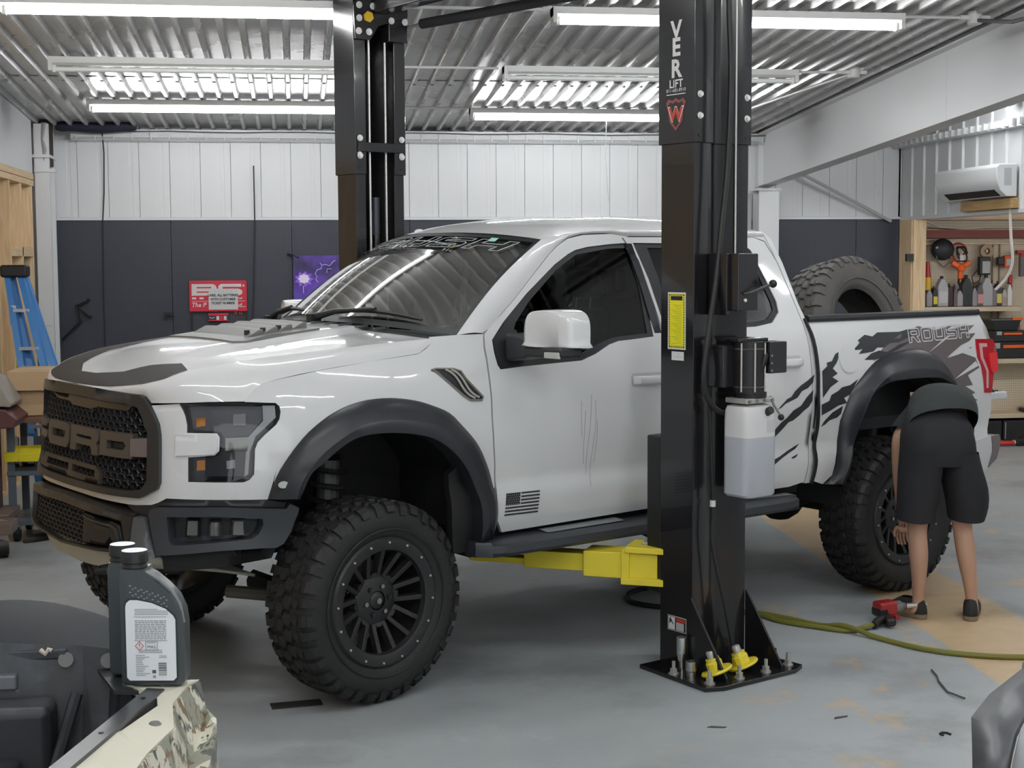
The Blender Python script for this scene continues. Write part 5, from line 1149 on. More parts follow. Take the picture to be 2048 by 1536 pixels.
def tire(parent, M, detail, r0=.30, Rb=.447, hw_=.160, name='tire'):
    key = (r0, Rb, hw_)
    prof_ = [(r0 - .02, .12), (r0, .142), (r0 + .012, .150), (r0 + .05, .162), (lerp(r0, Rb, .55), .167), (Rb - .045, .160), (Rb - .016, .148), (Rb, .125), (Rb + .002, .0)]
    prof_ = [(r, z * hw_ / .160) for r, z in prof_]; prof_ = prof_ + [(r, -z) for r, z in prof_[-2::-1]]
    if key not in TM:
        t = MB().lathe(prof_, 64, caps=False).build(name, RUBBER, parent, smooth=True)
        lug = MB(); N_ = 38; q = hw_ / .160
        def block(pts, r1, r2):   # pts (angle, z) polygon, lifted from r1 to r2
            n = len(pts); vs = [(r1 * math.cos(a), r1 * math.sin(a), z) for a, z in pts]
            ca = sum(a for a, z in pts) / n; cz = sum(z for a, z in pts) / n
            vs += [(r2 * math.cos(ca + (a - ca) * .86), r2 * math.sin(ca + (a - ca) * .86), cz + (z - cz) * .88) for a, z in pts]
            lug.add(vs, [tuple(range(n, 2 * n))] + [(i, (i + 1) % n, n + (i + 1) % n, n + i) for i in range(n)])
        R2 = Rb + .016; d = 2 * math.pi / N_
        for k in range(N_):
            a = k * d
            block([(a + .05 * d, .008 * q), (a + .45 * d, -.004 * q), (a + .85 * d, .010 * q), (a + .95 * d, .045 * q), (a + .55 * d, .058 * q), (a + .12 * d, .042 * q)], Rb, R2)
            block([(a + .55 * d, -.008 * q), (a + .95 * d, .002 * q), (a + 1.35 * d, -.012 * q), (a + 1.42 * d, -.044 * q), (a + 1.05 * d, -.060 * q), (a + .60 * d, -.046 * q)], Rb, R2)
            for s_ in (1, -1):
                o_ = 0 if s_ > 0 else .5 * d
                block([(a + o_ + .10 * d, s_ * .070 * q), (a + o_ + .62 * d, s_ * .062 * q), (a + o_ + .80 * d, s_ * .100 * q), (a + o_ + .30 * d, s_ * .112 * q)], Rb, R2)
                # shoulder block wrapping on to the sidewall
                b0, b1 = a + o_ + .08 * d, a + o_ + (.60 if k % 2 else .74) * d; e_ = Rb - (.045 if k % 2 else .03)
                pr = [(Rb + .014, .112 * q), (Rb + .012, .135 * q), (Rb - .004, .156 * q), (e_, .168 * q), (e_ - .004, .158 * q), (Rb - .02, .14 * q), (Rb - .004, .11 * q)]
                m_ = len(pr); vs = [(r * math.cos(t_), r * math.sin(t_), s_ * z) for t_ in (b0, b1) for r, z in pr]
                lug.add(vs, [tuple(range(m_)), tuple(range(2 * m_ - 1, m_ - 1, -1))] + [(i, (i + 1) % m_, m_ + (i + 1) % m_, m_ + i) for i in range(m_)])
        tr = lug.build('tread', RUBBER, t, weld=False); tr['kind'] = 'stuff'
        TM[key] = (t, tr)
        # raised lettering ring suggestion: concentric ribs on the sidewall
        MB().lathe([(lerp(r0, Rb, .22), .1655 * q), (lerp(r0, Rb, .25), .168 * q), (lerp(r0, Rb, .28), .1655 * q)], 64, caps=False).build('sidewall_rib', RUBBER, t, smooth=True)
    else:
        a, b = TM[key]; t = bpy.data.objects.new(name, a.data); COL.objects.link(t); t.parent = parent
        tr = bpy.data.objects.new('tread', b.data); COL.objects.link(tr); tr.parent = t; tr['kind'] = 'stuff'
    if M is not None: t.matrix_local = M
    return t
wheel(0.02, 1, R(7.5), .12); wheel(-.13, -1, R(7.5), .5); wheel(3.708, 1, 0, .3); wheel(3.708, -1, 0, .9)
# ---- cabin
def seat(x, y):
    f3 = lambda u, v, w_: tp(x + u, y + v, w_)
    s = MB().box(-.25, .25, -.26, .26, -.07, .07, Matrix.Translation(tp(x, y, 1.12))).build('seat', CLOTH, T, bevel=.05, seg=4)
    bk = MB(); vs = []
    for t in frange(0, 1, 7):
        z = 1.14 + .60 * t; xx = x + .22 + .16 * t; hw2 = .25 - .06 * max(0, t - .45) / .55
        vs += [tp(xx - .06, y - hw2, z), tp(xx - .06, y + hw2, z), tp(xx + .07, y + hw2 * .9, z), tp(xx + .07, y - hw2 * .9, z)]
    bk.add(vs, [(i * 4 + k, i * 4 + (k + 1) % 4, i * 4 + 4 + (k + 1) % 4, i * 4 + 4 + k) for i in range(6) for k in range(4)] + [(0, 1, 2, 3), (24, 25, 26, 27)])
    bk.build('seat_back', CLOTH, T, bevel=.035, seg=3)
    h = MB().box(-.05, .05, -.13, .13, -.085, .085, Matrix.Translation(tp(x + .40, y, 1.88)) @ Matrix.Rotation(R(-12), 4, 'Y')).build('headrest', CLOTH, T, bevel=.04, seg=3)
    for k in (-.06, .06): MB().cyl(f3(.385, k, 1.72), f3(.40, k, 1.84), .007, n=8).build('headrest_post', CHROME, h)
seat(1.36, .42); seat(1.36, -.42)
for y in (-.42, .42):
    MB().box(-.24, .24, -.40, .40, -.07, .07, Matrix.Translation(tp(2.30, y, 1.12))).build('rear_seat', CLOTH, T, bevel=.04, seg=3)
MB().box(2.58, 2.70, -.74, .74, 1.15, 1.78).build('rear_seat_back', CLOTH, T, bevel=.05, seg=3)
for y in (-.45, .45): MB().box(2.62, 2.71, y - .13, y + .13, 1.80, 1.95).build('rear_headrest', CLOTH, T, bevel=.03, seg=3)
MB().grid(lambda a, t: tp(lerp(.50, .98, t) - .10 * (1 - a * a), .84 * a, 1.60 + .05 * math.sin(math.pi * t) - .16 * max(0, t - .75) / .25), frange(-1, 1, 13), frange(0, 1, 9)).build('dashboard', mat('dash_grey', (.20, .24, .23), .6), T, smooth=True)
sw = MB().lathe([(.185 + .016 * math.cos(t), .016 * math.sin(t)) for t in [2 * math.pi * k / 10 for k in range(10)]], 28, Matrix.Translation(tp(1.02, .42, 1.53)) @ Matrix.Rotation(R(62), 4, 'Y'), closed=True).build('steering_wheel', BLACKP, T, smooth=True)
MB().box(-.18, .18, -.03, .03, -.01, .01, Matrix.Translation(tp(1.02, .42, 1.53)) @ Matrix.Rotation(R(62), 4, 'Y') @ Matrix.Rotation(R(90), 4, 'Z')).build('wheel_spoke', BLACKP, sw)
MB().box(.98, 1.0, -.12, .12, 1.98, 2.05).build('cabin_mirror', BLACKP, T, bevel=.01)
MB().grid(lambda a, t: (lambda r: tp(r[0], r[1] * .96, r[2] - .05))(roof(a, t)), frange(-1, 1, 9), frange(0, 1, 6)).build('headliner', mat('headliner_grey', (.10, .10, .10), .9), T)
# ================================================================== two post lift
POSTM = mat('gloss_black_paint', (.011, .011, .0125), .22, coat=.3, bump=.03, bscale=9, rvar=.08)
POSTB = POSTM
YEL = mat('yellow_paint', (.80, .66, .05), .38, var=.06, bump=.05, bscale=14)
ROD = mat('cable_silver', (.62, .60, .58), .35, metal=.5)
HOSE = mat('black_hose', (.014, .014, .014), .5)
WHT = mat('decal_white', (.68, .68, .67), .5); REDD = mat('decal_red', (.48, .05, .03), .5); BLKD = mat('decal_black', (.015, .015, .015), .5); YELD = mat('decal_yellow', (.78, .70, .03), .5)
def at_truck(name, x, y, z, label, cat, group=None, rz=0):
    p = T.matrix_world @ Vector(tp(x, y, z)); return empty(name, p, .4943 + rz, label, cat, group)
def section(k=0.):      # column cross-section, opening towards +y
    a, b, t = .18 + k, .115 + k, .012
    return [(a, b), (a, -b), (.075, -b), (.03, -b + .035), (-.03, -b + .035), (-.075, -b), (-a, -b), (-a, b), (-.105, b), (-.105, b - t), (-a + t, b - t), (-a + t, -b + t), (-.08, -b + t), (-.035, -b + .035 + t), (.035, -b + .035 + t), (.08, -b + t), (a - t, -b + t), (a - t, b - t), (.105, b - t), (.105, b)]
def hexbolt(parent, p, d, r=.014, l=.012, m=None, name='bolt'):
    p, d = Vector(p), Vector(d); MB().cyl(p, p + d * .004, r * 1.35, n=12).cyl(p + d * .004, p + d * l, r, n=6).build(name, m or STEEL, parent)
def lift_post(x, y, flip, label):
    t = at_truck('lift_post', x, y, 0, label, 'lift post', 'posts of the two post lift', R(180) if flip else 0)
    MB().prism(section(), .02, 2.60).build('column', POSTB, t, bevel=.004, seg=1)
    sl = MB().prism(section(.010), 2.55, 3.66).build('extension_column', POSTB, t, bevel=.004, seg=1)
    for bx in (-.155, .155):
        for z in (2.675, 2.775):
            hexbolt(sl, (bx, -.125, z), (0, -1, 0), .012, .014, mat('bolt_white', (.72, .72, .70), .4)); hexbolt(sl, (bx, .125, z), (0, 1, 0), .012, .014, MATS['bolt_white'])
        MB().cyl((bx, -.128, 2.585), (bx, -.124, 2.585), .009, n=10).build('hole', BLKD, sl); MB().cyl((bx, .128, 2.585), (bx, .124, 2.585), .009, n=10).build('hole', BLKD, sl)
    bp = MB().prism([(-.33, -.36), (-.24, -.40), (.24, -.40), (.33, -.36), (.30, .13), (-.30, .13)], 0, .022).build('base_plate', POSTM, t, bevel=.004)
    for gx in (-.186, .186):
        MB().prism([(-.115, .02), (-.36, .02), (-.36, .04), (-.115, .38)], gx - .006, gx + .006, lambda u, v, d: (d, u, v)).build('gusset', POSTM, t)
    for bx, by in ((-.285, -.10), (-.265, -.325), (-.09, -.345), (.09, -.345), (.265, -.325), (.285, -.10)):
        MB().cyl((bx, by, .022), (bx, by, .028), .026, n=14).cyl((bx, by, .028), (bx, by, .05), .019, n=6).cyl((bx, by, .05), (bx, by, .085), .009, n=8).build('anchor_bolt', mat('zinc', (.55, .54, .50), .4, metal=.7), t)
    # carriage
    MB().box(-.10, .10, -.06, .19, .38, 1.10).build('carriage', POSTM, t, bevel=.008)
    MB().box(-.175, .05, .12, .22, .36, 1.14).build('carriage_guard', HOSE, t, bevel=.01)
    for cx in (-.06, .06): MB().cyl((cx, .09, .5), (cx, .09, 3.58), .0075, n=8).build('lift_cable', ROD, t)
    MB().cyl((-.02, .02, 1.1), (-.02, .02, 2.17), .035, n=12).build('lift_cylinder', POSTM, t, smooth=True)
    c2 = MB().cyl((-.02, .02, 2.17), (-.02, .02, 2.41), .028, n=12).build('cylinder_head', mat('cylinder_grey', (.05, .055, .07), .35), t, smooth=True)
    tb = MB().box(-.17, .17, .126, .136, 2.69, 2.75).build('tie_bracket', POSTM, t, bevel=.004)
    for bx in (-.155, .155):
        for z in (2.665, 2.775): hexbolt(tb, (bx, .130, z), (0, 1, 0), .015, .016, MATS['bolt_white'])
    return t
near = lift_post(1.622, 1.50, False, 'near black lift post with the pump unit, standing in front of the pickup')
far = lift_post(1.575, -1.52, True, 'far black lift post behind the pickup hood and windshield')
# lettering and stickers on the near post's left face (local x = -.18 / -.19)
def sticker(parent, x, y0, y1, z0, z1, m, name='sticker', d=.0008, label=None):
    return MB().box(x - d, x, y0, y1, z0, z1).build(name, m, parent, label=label)
def face_text(parent, body, x, yc, zc, size, m, name='lettering', bold=0., spacing=1.):
    vs, fs = text_mesh(body, size, bold=bold, spacing=spacing)
    return MB().add([(x, yc - u, zc + v) for u, v in vs], fs).build(name, m, parent)
XL = -.1915
for ch_, z in (('V', 3.078), ('E', 2.998), ('R', 2.898)):
    face_text(near, ch_, XL, .0, z, .115, WHT, bold=.004)
face_text(near, 'LIFT', XL, .0, 2.845 - .015, .052, WHT, bold=.001); face_text(near, '811-683-8910', XL, .0, 2.800, .024, WHT)
sticker(near, XL, -.065, .065, 2.780, 2.784, WHT, 'rule')
crest = [(-.068, 2.745), (-.05, 2.762), (-.025, 2.752), (0, 2.765), (.025, 2.752), (.05, 2.762), (.068, 2.745), (.052, 2.70), (.045, 2.655), (.018, 2.628), (0, 2.61), (-.018, 2.628), (-.045, 2.655), (-.052, 2.70)]
cr = MB().prism(crest, XL, XL - .0006, lambda u, v, d: (d, -u, v)).build('crest', mat('crest_red', (.25, .06, .05), .5), near)
MB().prism([(u * .8, 2.69 + (v - 2.69) * .8) for u, v in crest], XL - .0006, XL - .001, lambda u, v, d: (d, -u, v)).build('crest_field', BLKD, cr)
face_text(cr, 'W', XL - .0013, 0, 2.685, .10, WHT, 'crest_letter', .003); face_text(cr, 'W', XL - .0016, 0, 2.685, .085, REDD, 'crest_letter', .004)
# yellow warning sticker
XS = -.1805
ws_ = sticker(near, XS, -.062, .062, 1.572, 1.846, WHT, 'warning_sticker', label='white edged yellow warning sticker')
hz = MB()
for k in range(26):
    z = 1.58 + k * .010
for side in (-.052, .052):
    for k in range(22): z = 1.582 + k * .0118; MB
st = MB().box(XS - .0014, XS - .0008, -.055, .055, 1.579, 1.839).build('hazard_border', YELD, ws_)
hz = MB()
for k in range(22):
    z = 1.580 + k * .0118
    for y0 in (-.055, .047): hz.add([(XS - .0017, y0, z), (XS - .0017, y0 + .008, z + .005), (XS - .0017, y0 + .008, z + .0105), (XS - .0017, y0, z + .0055)], [(0, 1, 2, 3)])
for k in range(9):
    y = -.052 + k * .0118
    for z in (1.580, 1.829): hz.add([(XS - .0017, y, z), (XS - .0017, y + .005, z), (XS - .0017, y + .009, z + .009), (XS - .0017, y + .004, z + .009)], [(0, 1, 2, 3)])
o = hz.build('hazard_stripes', BLKD, ws_); o['kind'] = 'stuff'
MB().box(XS - .0020, XS - .0014, -.040, .040, 1.808, 1.828).build('heading_bar', BLKD, ws_); MB().box(XS - .0020, XS - .0014, -.042, .042, 1.592, 1.800).build('yellow_field', mat('decal_bright', (.82, .76, .02), .5), ws_)
fine = MB()
for k in range(24): fine.box(XS - .0022, XS - .002, -.036, .036 - .012 * ((k * 7) % 4), 1.60 + k * .008, 1.6022 + k * .008)
o = fine.build('fine_print', mat('print_olive', (.45, .42, .03), .6), ws_); o['kind'] = 'stuff'
tg_ = sticker(near, XS, -.05, .035, 1.520, 1.562, WHT, 'label_tag', label='small white label under the yellow sticker'); MB().box(XS - .0012, XS - .0008, -.04, .02, 1.535, 1.537).box(XS - .0012, XS - .0008, -.012, -.010, 1.527, 1.555).build('fine_print', mat('print_grey', (.45, .45, .45), .6), tg_)
pg = sticker(near, XS, -.075, .055, .195, .268, WHT, 'pictogram_sticker', label='white crush hazard pictogram sticker')
MB().box(XS - .0013, XS - .0008, -.072, -.062 + .124 - .01, .198, .265).build('sticker_field', BLKD, pg)
MB().box(XS - .0018, XS - .0013, .003, .048, .201, .262).build('sticker_white', WHT, pg)
MB().prism([(.04, .255), (.034, .258), (.022, .24), (.012, .225), (.02, .228), (.03, .24), (.038, .228), (.042, .23)], XS - .0018, XS - .0024, lambda u, v, d: (d, u, v)).build('pictogram', BLKD, pg)
MB().box(XS - .0018, XS - .0013, -.066, -.005, .243, .262).build('sticker_red', REDD, pg); MB().box(XS - .0018, XS - .0013, -.060, -.005, .201, .240).build('sticker_grey', mat('print_grey', (.30, .30, .30), .6), pg)
# ---- pump unit hung on the near post
pu = at_truck('power_unit', 1.655, 1.78, .88, 'black hydraulic pump with a cloudy white oil tank hanging on the near lift post', 'pump')
TANK = mat('cloudy_plastic', (.66, .66, .66), .35, spec=.4, var=.03)
OILED = mat('oil_filled_plastic', (.44, .46, .50), .35, spec=.4)
tk = MB(); rg = lambda k, dx=.105, dy=.085, r=.035: rpoly(-dx * k, dx * k, -dy * k, dy * k, r * k, 3)
lv = [(0, .90), (.012, 1.0), (.285, 1.0)]
ring = rg(1); n = len(ring)
def loft(mb, lv, rf):
    n = len(rf(1)); vs = [(u, v, z) for z, k in lv for u, v in rf(k)]
    return mb.add(vs, [(i * n + k, i * n + (k + 1) % n, (i + 1) * n + (k + 1) % n, (i + 1) * n + k) for i in range(len(lv) - 1) for k in range(n)] + [tuple(range(n - 1, -1, -1)), tuple(range((len(lv) - 1) * n, len(lv) * n))])
loft(tk, lv, rg).build('oil_tank', OILED, pu, smooth=True, label='lower oil filled part of the tank')
loft(MB(), [(.285, 1.0), (.365, 1.0), (.41, .97), (.43, .90), (.44, .55)], rg).build('oil_tank', TANK, pu, smooth=True, label='upper empty yellowed part of the tank')
MB().box(.03, .075, -.0870, -.0855, .305, .365).build('tank_label', mat('label_grey', (.50, .51, .53), .5), pu)
MB().cyl((.035, -.075, .40), (.035, -.105, .415), .019, n=14).build('fill_cap', BLACKP, pu, smooth=True)
MB().box(-.095, .095, -.07, .07, .445, .47).build('pump_flange', mat('zinc', (.55, .54, .50), .4, metal=.7), pu, bevel=.004)
MB().cyl((0, 0, .468), (0, 0, .495), .078, n=24).build('pump_collar', BLACKP, pu)
for k in range(4): MB().cyl((-.075 + k * .05, -.072, .457), (-.075 + k * .05, -.078, .457), .008, n=6).build('flange_bolt', STEEL, pu)
mt = MB().cyl((-.01, 0, .49), (-.01, 0, .735), .078, n=28).build('motor', mat('motor_black', (.012, .012, .013), .4), pu, smooth=True)
for z in (.52, .70): MB().lathe([(.078, -.006), (.083, 0), (.078, .006)], 28, Matrix.Translation((-.01, 0, z))).build('motor_band', mat('dark_grey_metal', (.10, .10, .10), .3, metal=.6), mt, smooth=True)
for a in (200, 245, 290): MB().cyl((-.01 + .083 * math.cos(R(a)), .083 * math.sin(R(a)), .50), (-.01 + .083 * math.cos(R(a)), .083 * math.sin(R(a)), .73), .0045, n=6).build('tie_rod', ROD, mt)
MB().box(-.11, .09, -.03, .12, .735, .75).build('motor_bracket', POSTM, pu, bevel=.003)
MB().box(.03, .145, -.10, -.01, .585, .735).build('capacitor_box', POSTM, pu, bevel=.006)
for k in range(3): MB().cyl((.03, -.105, .60 + .035 * k), (.03, -.112, .60 + .035 * k), .006, n=8).build('box_screw', STEEL, pu)
lev = MB().tube([(.075, -.06, .475), (.085, -.075, .43), (.12, -.085, .38)], .006, 8).build('release_lever', STEEL, pu); MB().sphere((.122, -.086, .372), .016, 12, 8).build('lever_knob', BLACKP, lev, smooth=True)
MB().box(-.16, -.06, .02, .13, .52, .72).build('valve_block', POSTM, pu, bevel=.006)
# control box and lock lever above
cb = at_truck('control_box', 1.575, 1.72, 1.76, 'black switch box with ball lever above the lift pump', 'switch box')
MB().box(-.02, .115, -.075, .105, .0, .27).build('box', POSTM, cb, bevel=.006); MB().box(-.04, -.02, -.02, .105, -.02, .27).build('back_plate', POSTM, cb, bevel=.004)
lv_ = MB().tube([(.02, -.075, .08), (.03, -.10, .085), (.15, -.13, .125)], .007, 8).build('lever', mat('dark_grey_metal', (.10, .10, .10), .3, metal=.6), cb); MB().sphere((.155, -.131, .127), .02, 12, 8).build('lever_knob', BLACKP, lv_, smooth=True)
MB().cyl((.025, -.075, .05), (.025, -.082, .05), .008, n=8).build('box_screw', MATS['bolt_white'], cb)
# hoses on the near post
def tw(x, y, z): return tuple(T.matrix_world @ Vector(tp(x, y, z)))
def hose_thing(name, pts, r, m, label, cat='hose', n=8, flat=1.0, sm_=5):
    o = MB().tube(smooth_poly(pts, sm_, closed=False), r, n, flat=flat).build(name, m, None, smooth=True); return tag(o, label, cat)
hose_thing('hydraulic_hose', [tw(x, 1.68, z) for x, z in ((1.60, 3.6), (1.598, 3.211), (1.614, 2.866), (1.595, 2.446), (1.559, 2.164), (1.525, 1.905), (1.472, 1.624), (1.45, 1.436), (1.49, 1.326), (1.573, 1.273))] + [tw(x, y, z) for x, y, z in ((1.62, 1.72, 1.295), (1.645, 1.80, 1.40), (1.665, 1.85, 1.50), (1.685, 1.855, 1.56))], .014, HOSE, 'thick black hose looping down the near lift post into its pump')
hose_thing('return_line', [tw(x, 1.655, z) for x, z in ((1.50, 1.40), (1.51, 1.288), (1.525, 1.095), (1.537, .828), (1.532, .658), (1.574, .482), (1.626, .302), (1.672, .121), (1.683, .045))], .0075, HOSE, 'thin black line running down the near lift post to its base plate')
o = MB().cyl(tw(1.536, 1.655, .85), tw(1.536, 1.655, .82), .014, n=12).build('hose_clamp', WHT, None); tag(o, 'small white clamp ring on the thin line of the near lift post', 'clamp')
hose_thing('steel_cable', [tw(1.705, 1.625, z) for z in (3.6, 2.8, 2.4, 2.02)], .005, ROD, 'thin steel wire running down the right flange of the near lift post')
# swing arm
ar = at_truck('swing_arm', 1.50, 1.30, .40, 'yellow lift swing arm reaching under the pickup from the near post', 'lift arm')
dv = Vector((.95 - 1.50, -(.52 - 1.30), 0)); ang = math.atan2(dv.y, dv.x); AM = Matrix.Rotation(ang, 4, 'Z')
MB().box(-.02, .36, -.085, .085, .02, .15, AM).build('outer_arm', YEL, ar, bevel=.006)
MB().box(-.10, .14, -.11, .11, .155, .185, AM).build('arm_head', YEL, ar, bevel=.004); MB().box(-.10, .16, -.11, .11, -.005, .03, AM).build('arm_head', YEL, ar, bevel=.004)
MB().box(.12, .16, -.10, .10, .02, .17, AM).build('arm_gusset', YEL, ar, bevel=.004)
MB().cyl(AM @ Vector((-.04, 0, -.03)), AM @ Vector((-.04, 0, .21)), .035, n=14).build('pivot_pin', mat('rusty_steel', (.22, .15, .11), .5, metal=.4), ar)
MB().box(.34, .68, -.06, .06, .04, .13, AM).build('inner_arm', YEL, ar, bevel=.005)
MB().box(.66, .98, -.045, .045, .055, .085, AM).build('arm_tongue', YEL, ar, bevel=.004)
MB().cyl(AM @ Vector((.95, 0, .085)), AM @ Vector((.95, 0, .12)), .055, n=20).build('lift_pad', BLACKP, ar, smooth=True, angle=40)
MB().box(.0, .07, -.035, .035, .185, .20, AM).build('pad_block', mat('bare_steel', (.45, .42, .38), .45, metal=.5), ar, bevel=.004)
# things on the base plate of the near post
def adapter(x, y, tx, ty, rz, label):
    p = T.matrix_world @ Vector(tp(x, y, .052)); t = empty('lift_adapter', p, 0, label, 'lift adapter', 'yellow lift pad adapters', rot=(tx, ty, rz))
    MB().lathe([(.0, 0), (.075, 0), (.078, .006), (.074, .013), (.0, .016)], 32).build('disc', YEL, t, smooth=True, angle=40)
    MB().lathe([(.040, .012), (.040, .05), (.034, .056), (.034, .07), (.0, .07)], 10).build('collar', YEL, t, smooth=True, angle=30)
    MB().lathe([(.021, .06), (.021, .098), (.017, .104), (.0, .104)], 16).build('pin', mat('bare_steel', (.45, .42, .38), .45, metal=.5), t, smooth=True, angle=40)
adapter(1.455, 1.775, R(-7), R(-20), 0, 'yellow disc adapter leaning on the left side of the lift base')
adapter(1.63, 1.775, R(-7), R(-22), 0, 'yellow disc adapter leaning on the right side of the lift base')
def socket(x, y, h, r, label, m=CHROME):
    t = at_truck('socket', x, y, .022, label, 'socket', 'steel sockets on the lift base')
    MB().lathe([(r * .72, h - .02), (r * .72, h), (r, h), (r, h * .35), (r * .86, h * .3), (r * .86, 0), (r * .4, 0)], 20).build('socket_shell', m, t, smooth=True, angle=40)
    return t
ZINC = MATS['zinc']
socket(1.405, 1.585, .165, .026, 'tall shiny deep socket standing on the left of the lift base')
socket(1.385, 1.67, .07, .028, 'short steel socket standing beside the tall one', mat('worn_steel', (.5, .5, .49), .3, metal=1))
socket(1.865, 1.66, .10, .02, 'slim pale socket behind the right gusset of the lift base', MATS['worn_steel'])
t = at_truck('black_clip', 1.855, 1.745, .022, 'small black box at the right end of the lift base', 'box'); MB().box(-.018, .018, -.02, .02, 0, .075).build('clip_body', BLACKP, t, bevel=.004)
t = at_truck('cable_tag', 1.68, 1.665, .022, 'small yellow plug at the end of the thin line', 'plug'); MB().box(-.012, .012, -.006, .006, .0, .05).build('plug_body', mat('ochre', (.70, .45, .03), .5), t, bevel=.002)
# ---- overhead beam, pulley plate and padded shut-off bar
ob = at_truck('overhead_beam', 1.575, 0, 3.575, 'black overhead beam joining the tops of the two lift posts', 'lift beam')
MB().box(-.06, .06, -1.36, 1.36, -.02, .085).build('beam', POSTM, ob, bevel=.006)
pl = MB().prism([(-.19, -.19), (-.08, -.19), (-.02, -.10), (.20, -.03), (.20, .085), (-.15, .085), (-.20, .02)], 1.37, 1.382, lambda u, v, d: (u, d, v)).build('pulley_plate', POSTM, ob, bevel=.003)
for u, v in ((-.16, .02), (-.16, -.06), (-.165, -.14), (-.09, -.14), (-.06, .02)): hexbolt(pl, (u, 1.37, v), (0, -1, 0), .016, .014, MATS['bolt_white'])
MB().cyl((-.10, 1.365, -.05), (-.10, 1.35, -.05), .035, n=6).build('pulley_nut', mat('ochre', (.70, .45, .03), .5), ob)
MB().box(.05, .19, 1.36, 1.46, -.19, -.05).build('switch_bracket', POSTM, ob, bevel=.006)
for u in (.07, .17): hexbolt(ob, (u, 1.36, -.06), (0, -1, 0), .016, .014, MATS['bolt_white'])
sb = MB().tube([(.66, 9.62, 3.475), (.76, 9.56, 3.49), (.83, 9.5, 3.505)], .012, 8)
sbt = empty('shutoff_bar', (.66, 9.62, 3.475), 0, 'padded black shut-off bar running from the far lift post towards the near one', 'bar')
MB().tube([(0, 0, 0), (.10, -.06, .015), (.17, -.11, .028)], .011, 8).build('bar_rod', mat('dull_steel2', (.30, .30, .30), .4, metal=.8), sbt)
MB().tube([(.16, -.11, .026), (.5, -.45, .045), (.85, -.82, .066), (1.5, -1.55, .09)], .032, 10).build('bar_padding', mat('foam_black', (.018, .019, .022), .8), sbt, smooth=True)
# ================================================================== the mechanic bending over the rear wheel
SKINM = mat('skin', (.46, .27, .185), .55, var=.08, vscale=14)
def skin_body(name, joints, edges, m, parent, sub=2, root=0, smooth=True):
    me = bpy.data.meshes.new(name); me.from_pydata([j[:3] for j in joints], edges, []); me.materials.append(m)
    o = bpy.data.objects.new(name, me); COL.objects.link(o); o.parent = parent
    q = o.modifiers.new('skin', 'SKIN'); q.use_smooth_shade = True
    for i, j in enumerate(joints):
        v = me.skin_vertices[0].data[i]; r = j[3]; v.radius = r if isinstance(r, tuple) else (r, r); v.use_root = (i == root)
    if sub: s_ = o.modifiers.new('sub', 'SUBSURF'); s_.levels = sub; s_.render_levels = sub
    return o
def freeze(o):                      # bake modifiers into the mesh
    dg = bpy.context.evaluated_depsgraph_get(); me = bpy.data.meshes.new_from_object(o.evaluated_get(dg)); old = o.data
    o.modifiers.clear(); o.data = me; return o
P_ = empty('person', (3.52, 7.66, 0), 0, 'person in black t-shirt and shorts bending over the rear wheel of the pickup', 'person')
# joints relative to (3.52, 7.66, 0): x right, y away, z up
J = [(0, .10, .98, (.15, .12)),            # 0 pelvis
     (.075, .24, 1.07, (.145, .11)),          # 1 waist
     (.15, .40, 1.12, (.155, .11)),       # 2 chest
     (.19, .50, 1.10, (.12, .09)),        # 3 upper chest
     (.215, .58, 1.05, .062),              # 4 neck
     (.235, .645, .97, .078),              # 5 head base
     (.25, .70, .88, .085),               # 6 head
     # left leg
     (-.09, .06, .90, .095), (-.105, .035, .72, .080), (-.13, .03, .50, .056), (-.125, .005, .36, .056), (-.115, .02, .20, .040), (-.11, .035, .09, .034), (-.13, .02, .045, .036), (-.165, .11, .035, .034),
     # right leg
     (.09, .06, .90, .095), (.115, .03, .72, .080), (.125, .0, .50, .056), (.135, -.035, .36, .058), (.155, -.045, .20, .040), (.17, -.045, .09, .034), (.165, -.065, .045, .036), (.20, .02, .035, .034),
     # left arm
     (.03, .40, 1.10, .058), (-.125, .31, .98, .045), (-.112, .335, .76, .036), (-.07, .38, .53, .028), (-.055, .40, .47, .032),
     # right arm
     (.32, .44, 1.06, .058), (.27, .43, .86, .045), (.13, .36, .72, .036), (.03, .36, .60, .028), (.0, .38, .54, .032)]
Ed = [(0, 1), (1, 2), (2, 3), (3, 4), (4, 5), (5, 6), (0, 7), (7, 8), (8, 9), (9, 10), (10, 11), (11, 12), (12, 13), (13, 14),
      (0, 15), (15, 16), (16, 17), (17, 18), (18, 19), (19, 20), (20, 21), (21, 22), (3, 23), (23, 24), (24, 25), (25, 26), (26, 27),
      (3, 28), (28, 29), (29, 30), (30, 31), (31, 32)]
body = skin_body('body', J, Ed, SKINM, P_)
def fingers(base, fwd, side, name):
    b = Vector(base); f = Vector(fwd).normalized(); s_ = Vector(side).normalized(); d = f.cross(s_)
    js = [(*b, .030)]; es = []
    for k, (o_, l) in enumerate(((-.03, .066), (-.01, .075), (.010, .070), (.029, .055))):
        p = b + f * .035 + s_ * o_; i = len(js)
        js += [(*p, .011), (*(p + f * l * .5 + d * .008), .009), (*(p + f * l * .8 + d * .03), .008), (*(p + f * l * .85 + d * .052), .007)]
        es += [(0, i), (i, i + 1), (i + 1, i + 2), (i + 2, i + 3)]
    i = len(js); p = b - s_ * .032
    js += [(*(p + f * .0), .012), (*(p + f * .03 - s_ * .02 + d * .012), .010), (*(p + f * .055 - s_ * .018 + d * .03), .008)]
    es += [(0, i), (i, i + 1), (i + 1, i + 2)]
    return skin_body(name, js, es, SKINM, P_, sub=1)
fingers((-.052, .41, .445), (.15, .5, -.85), (1, 0, 0), 'hand'); fingers((-.005, .40, .515), (-.35, .5, -.75), (1, .1, 0), 'hand')
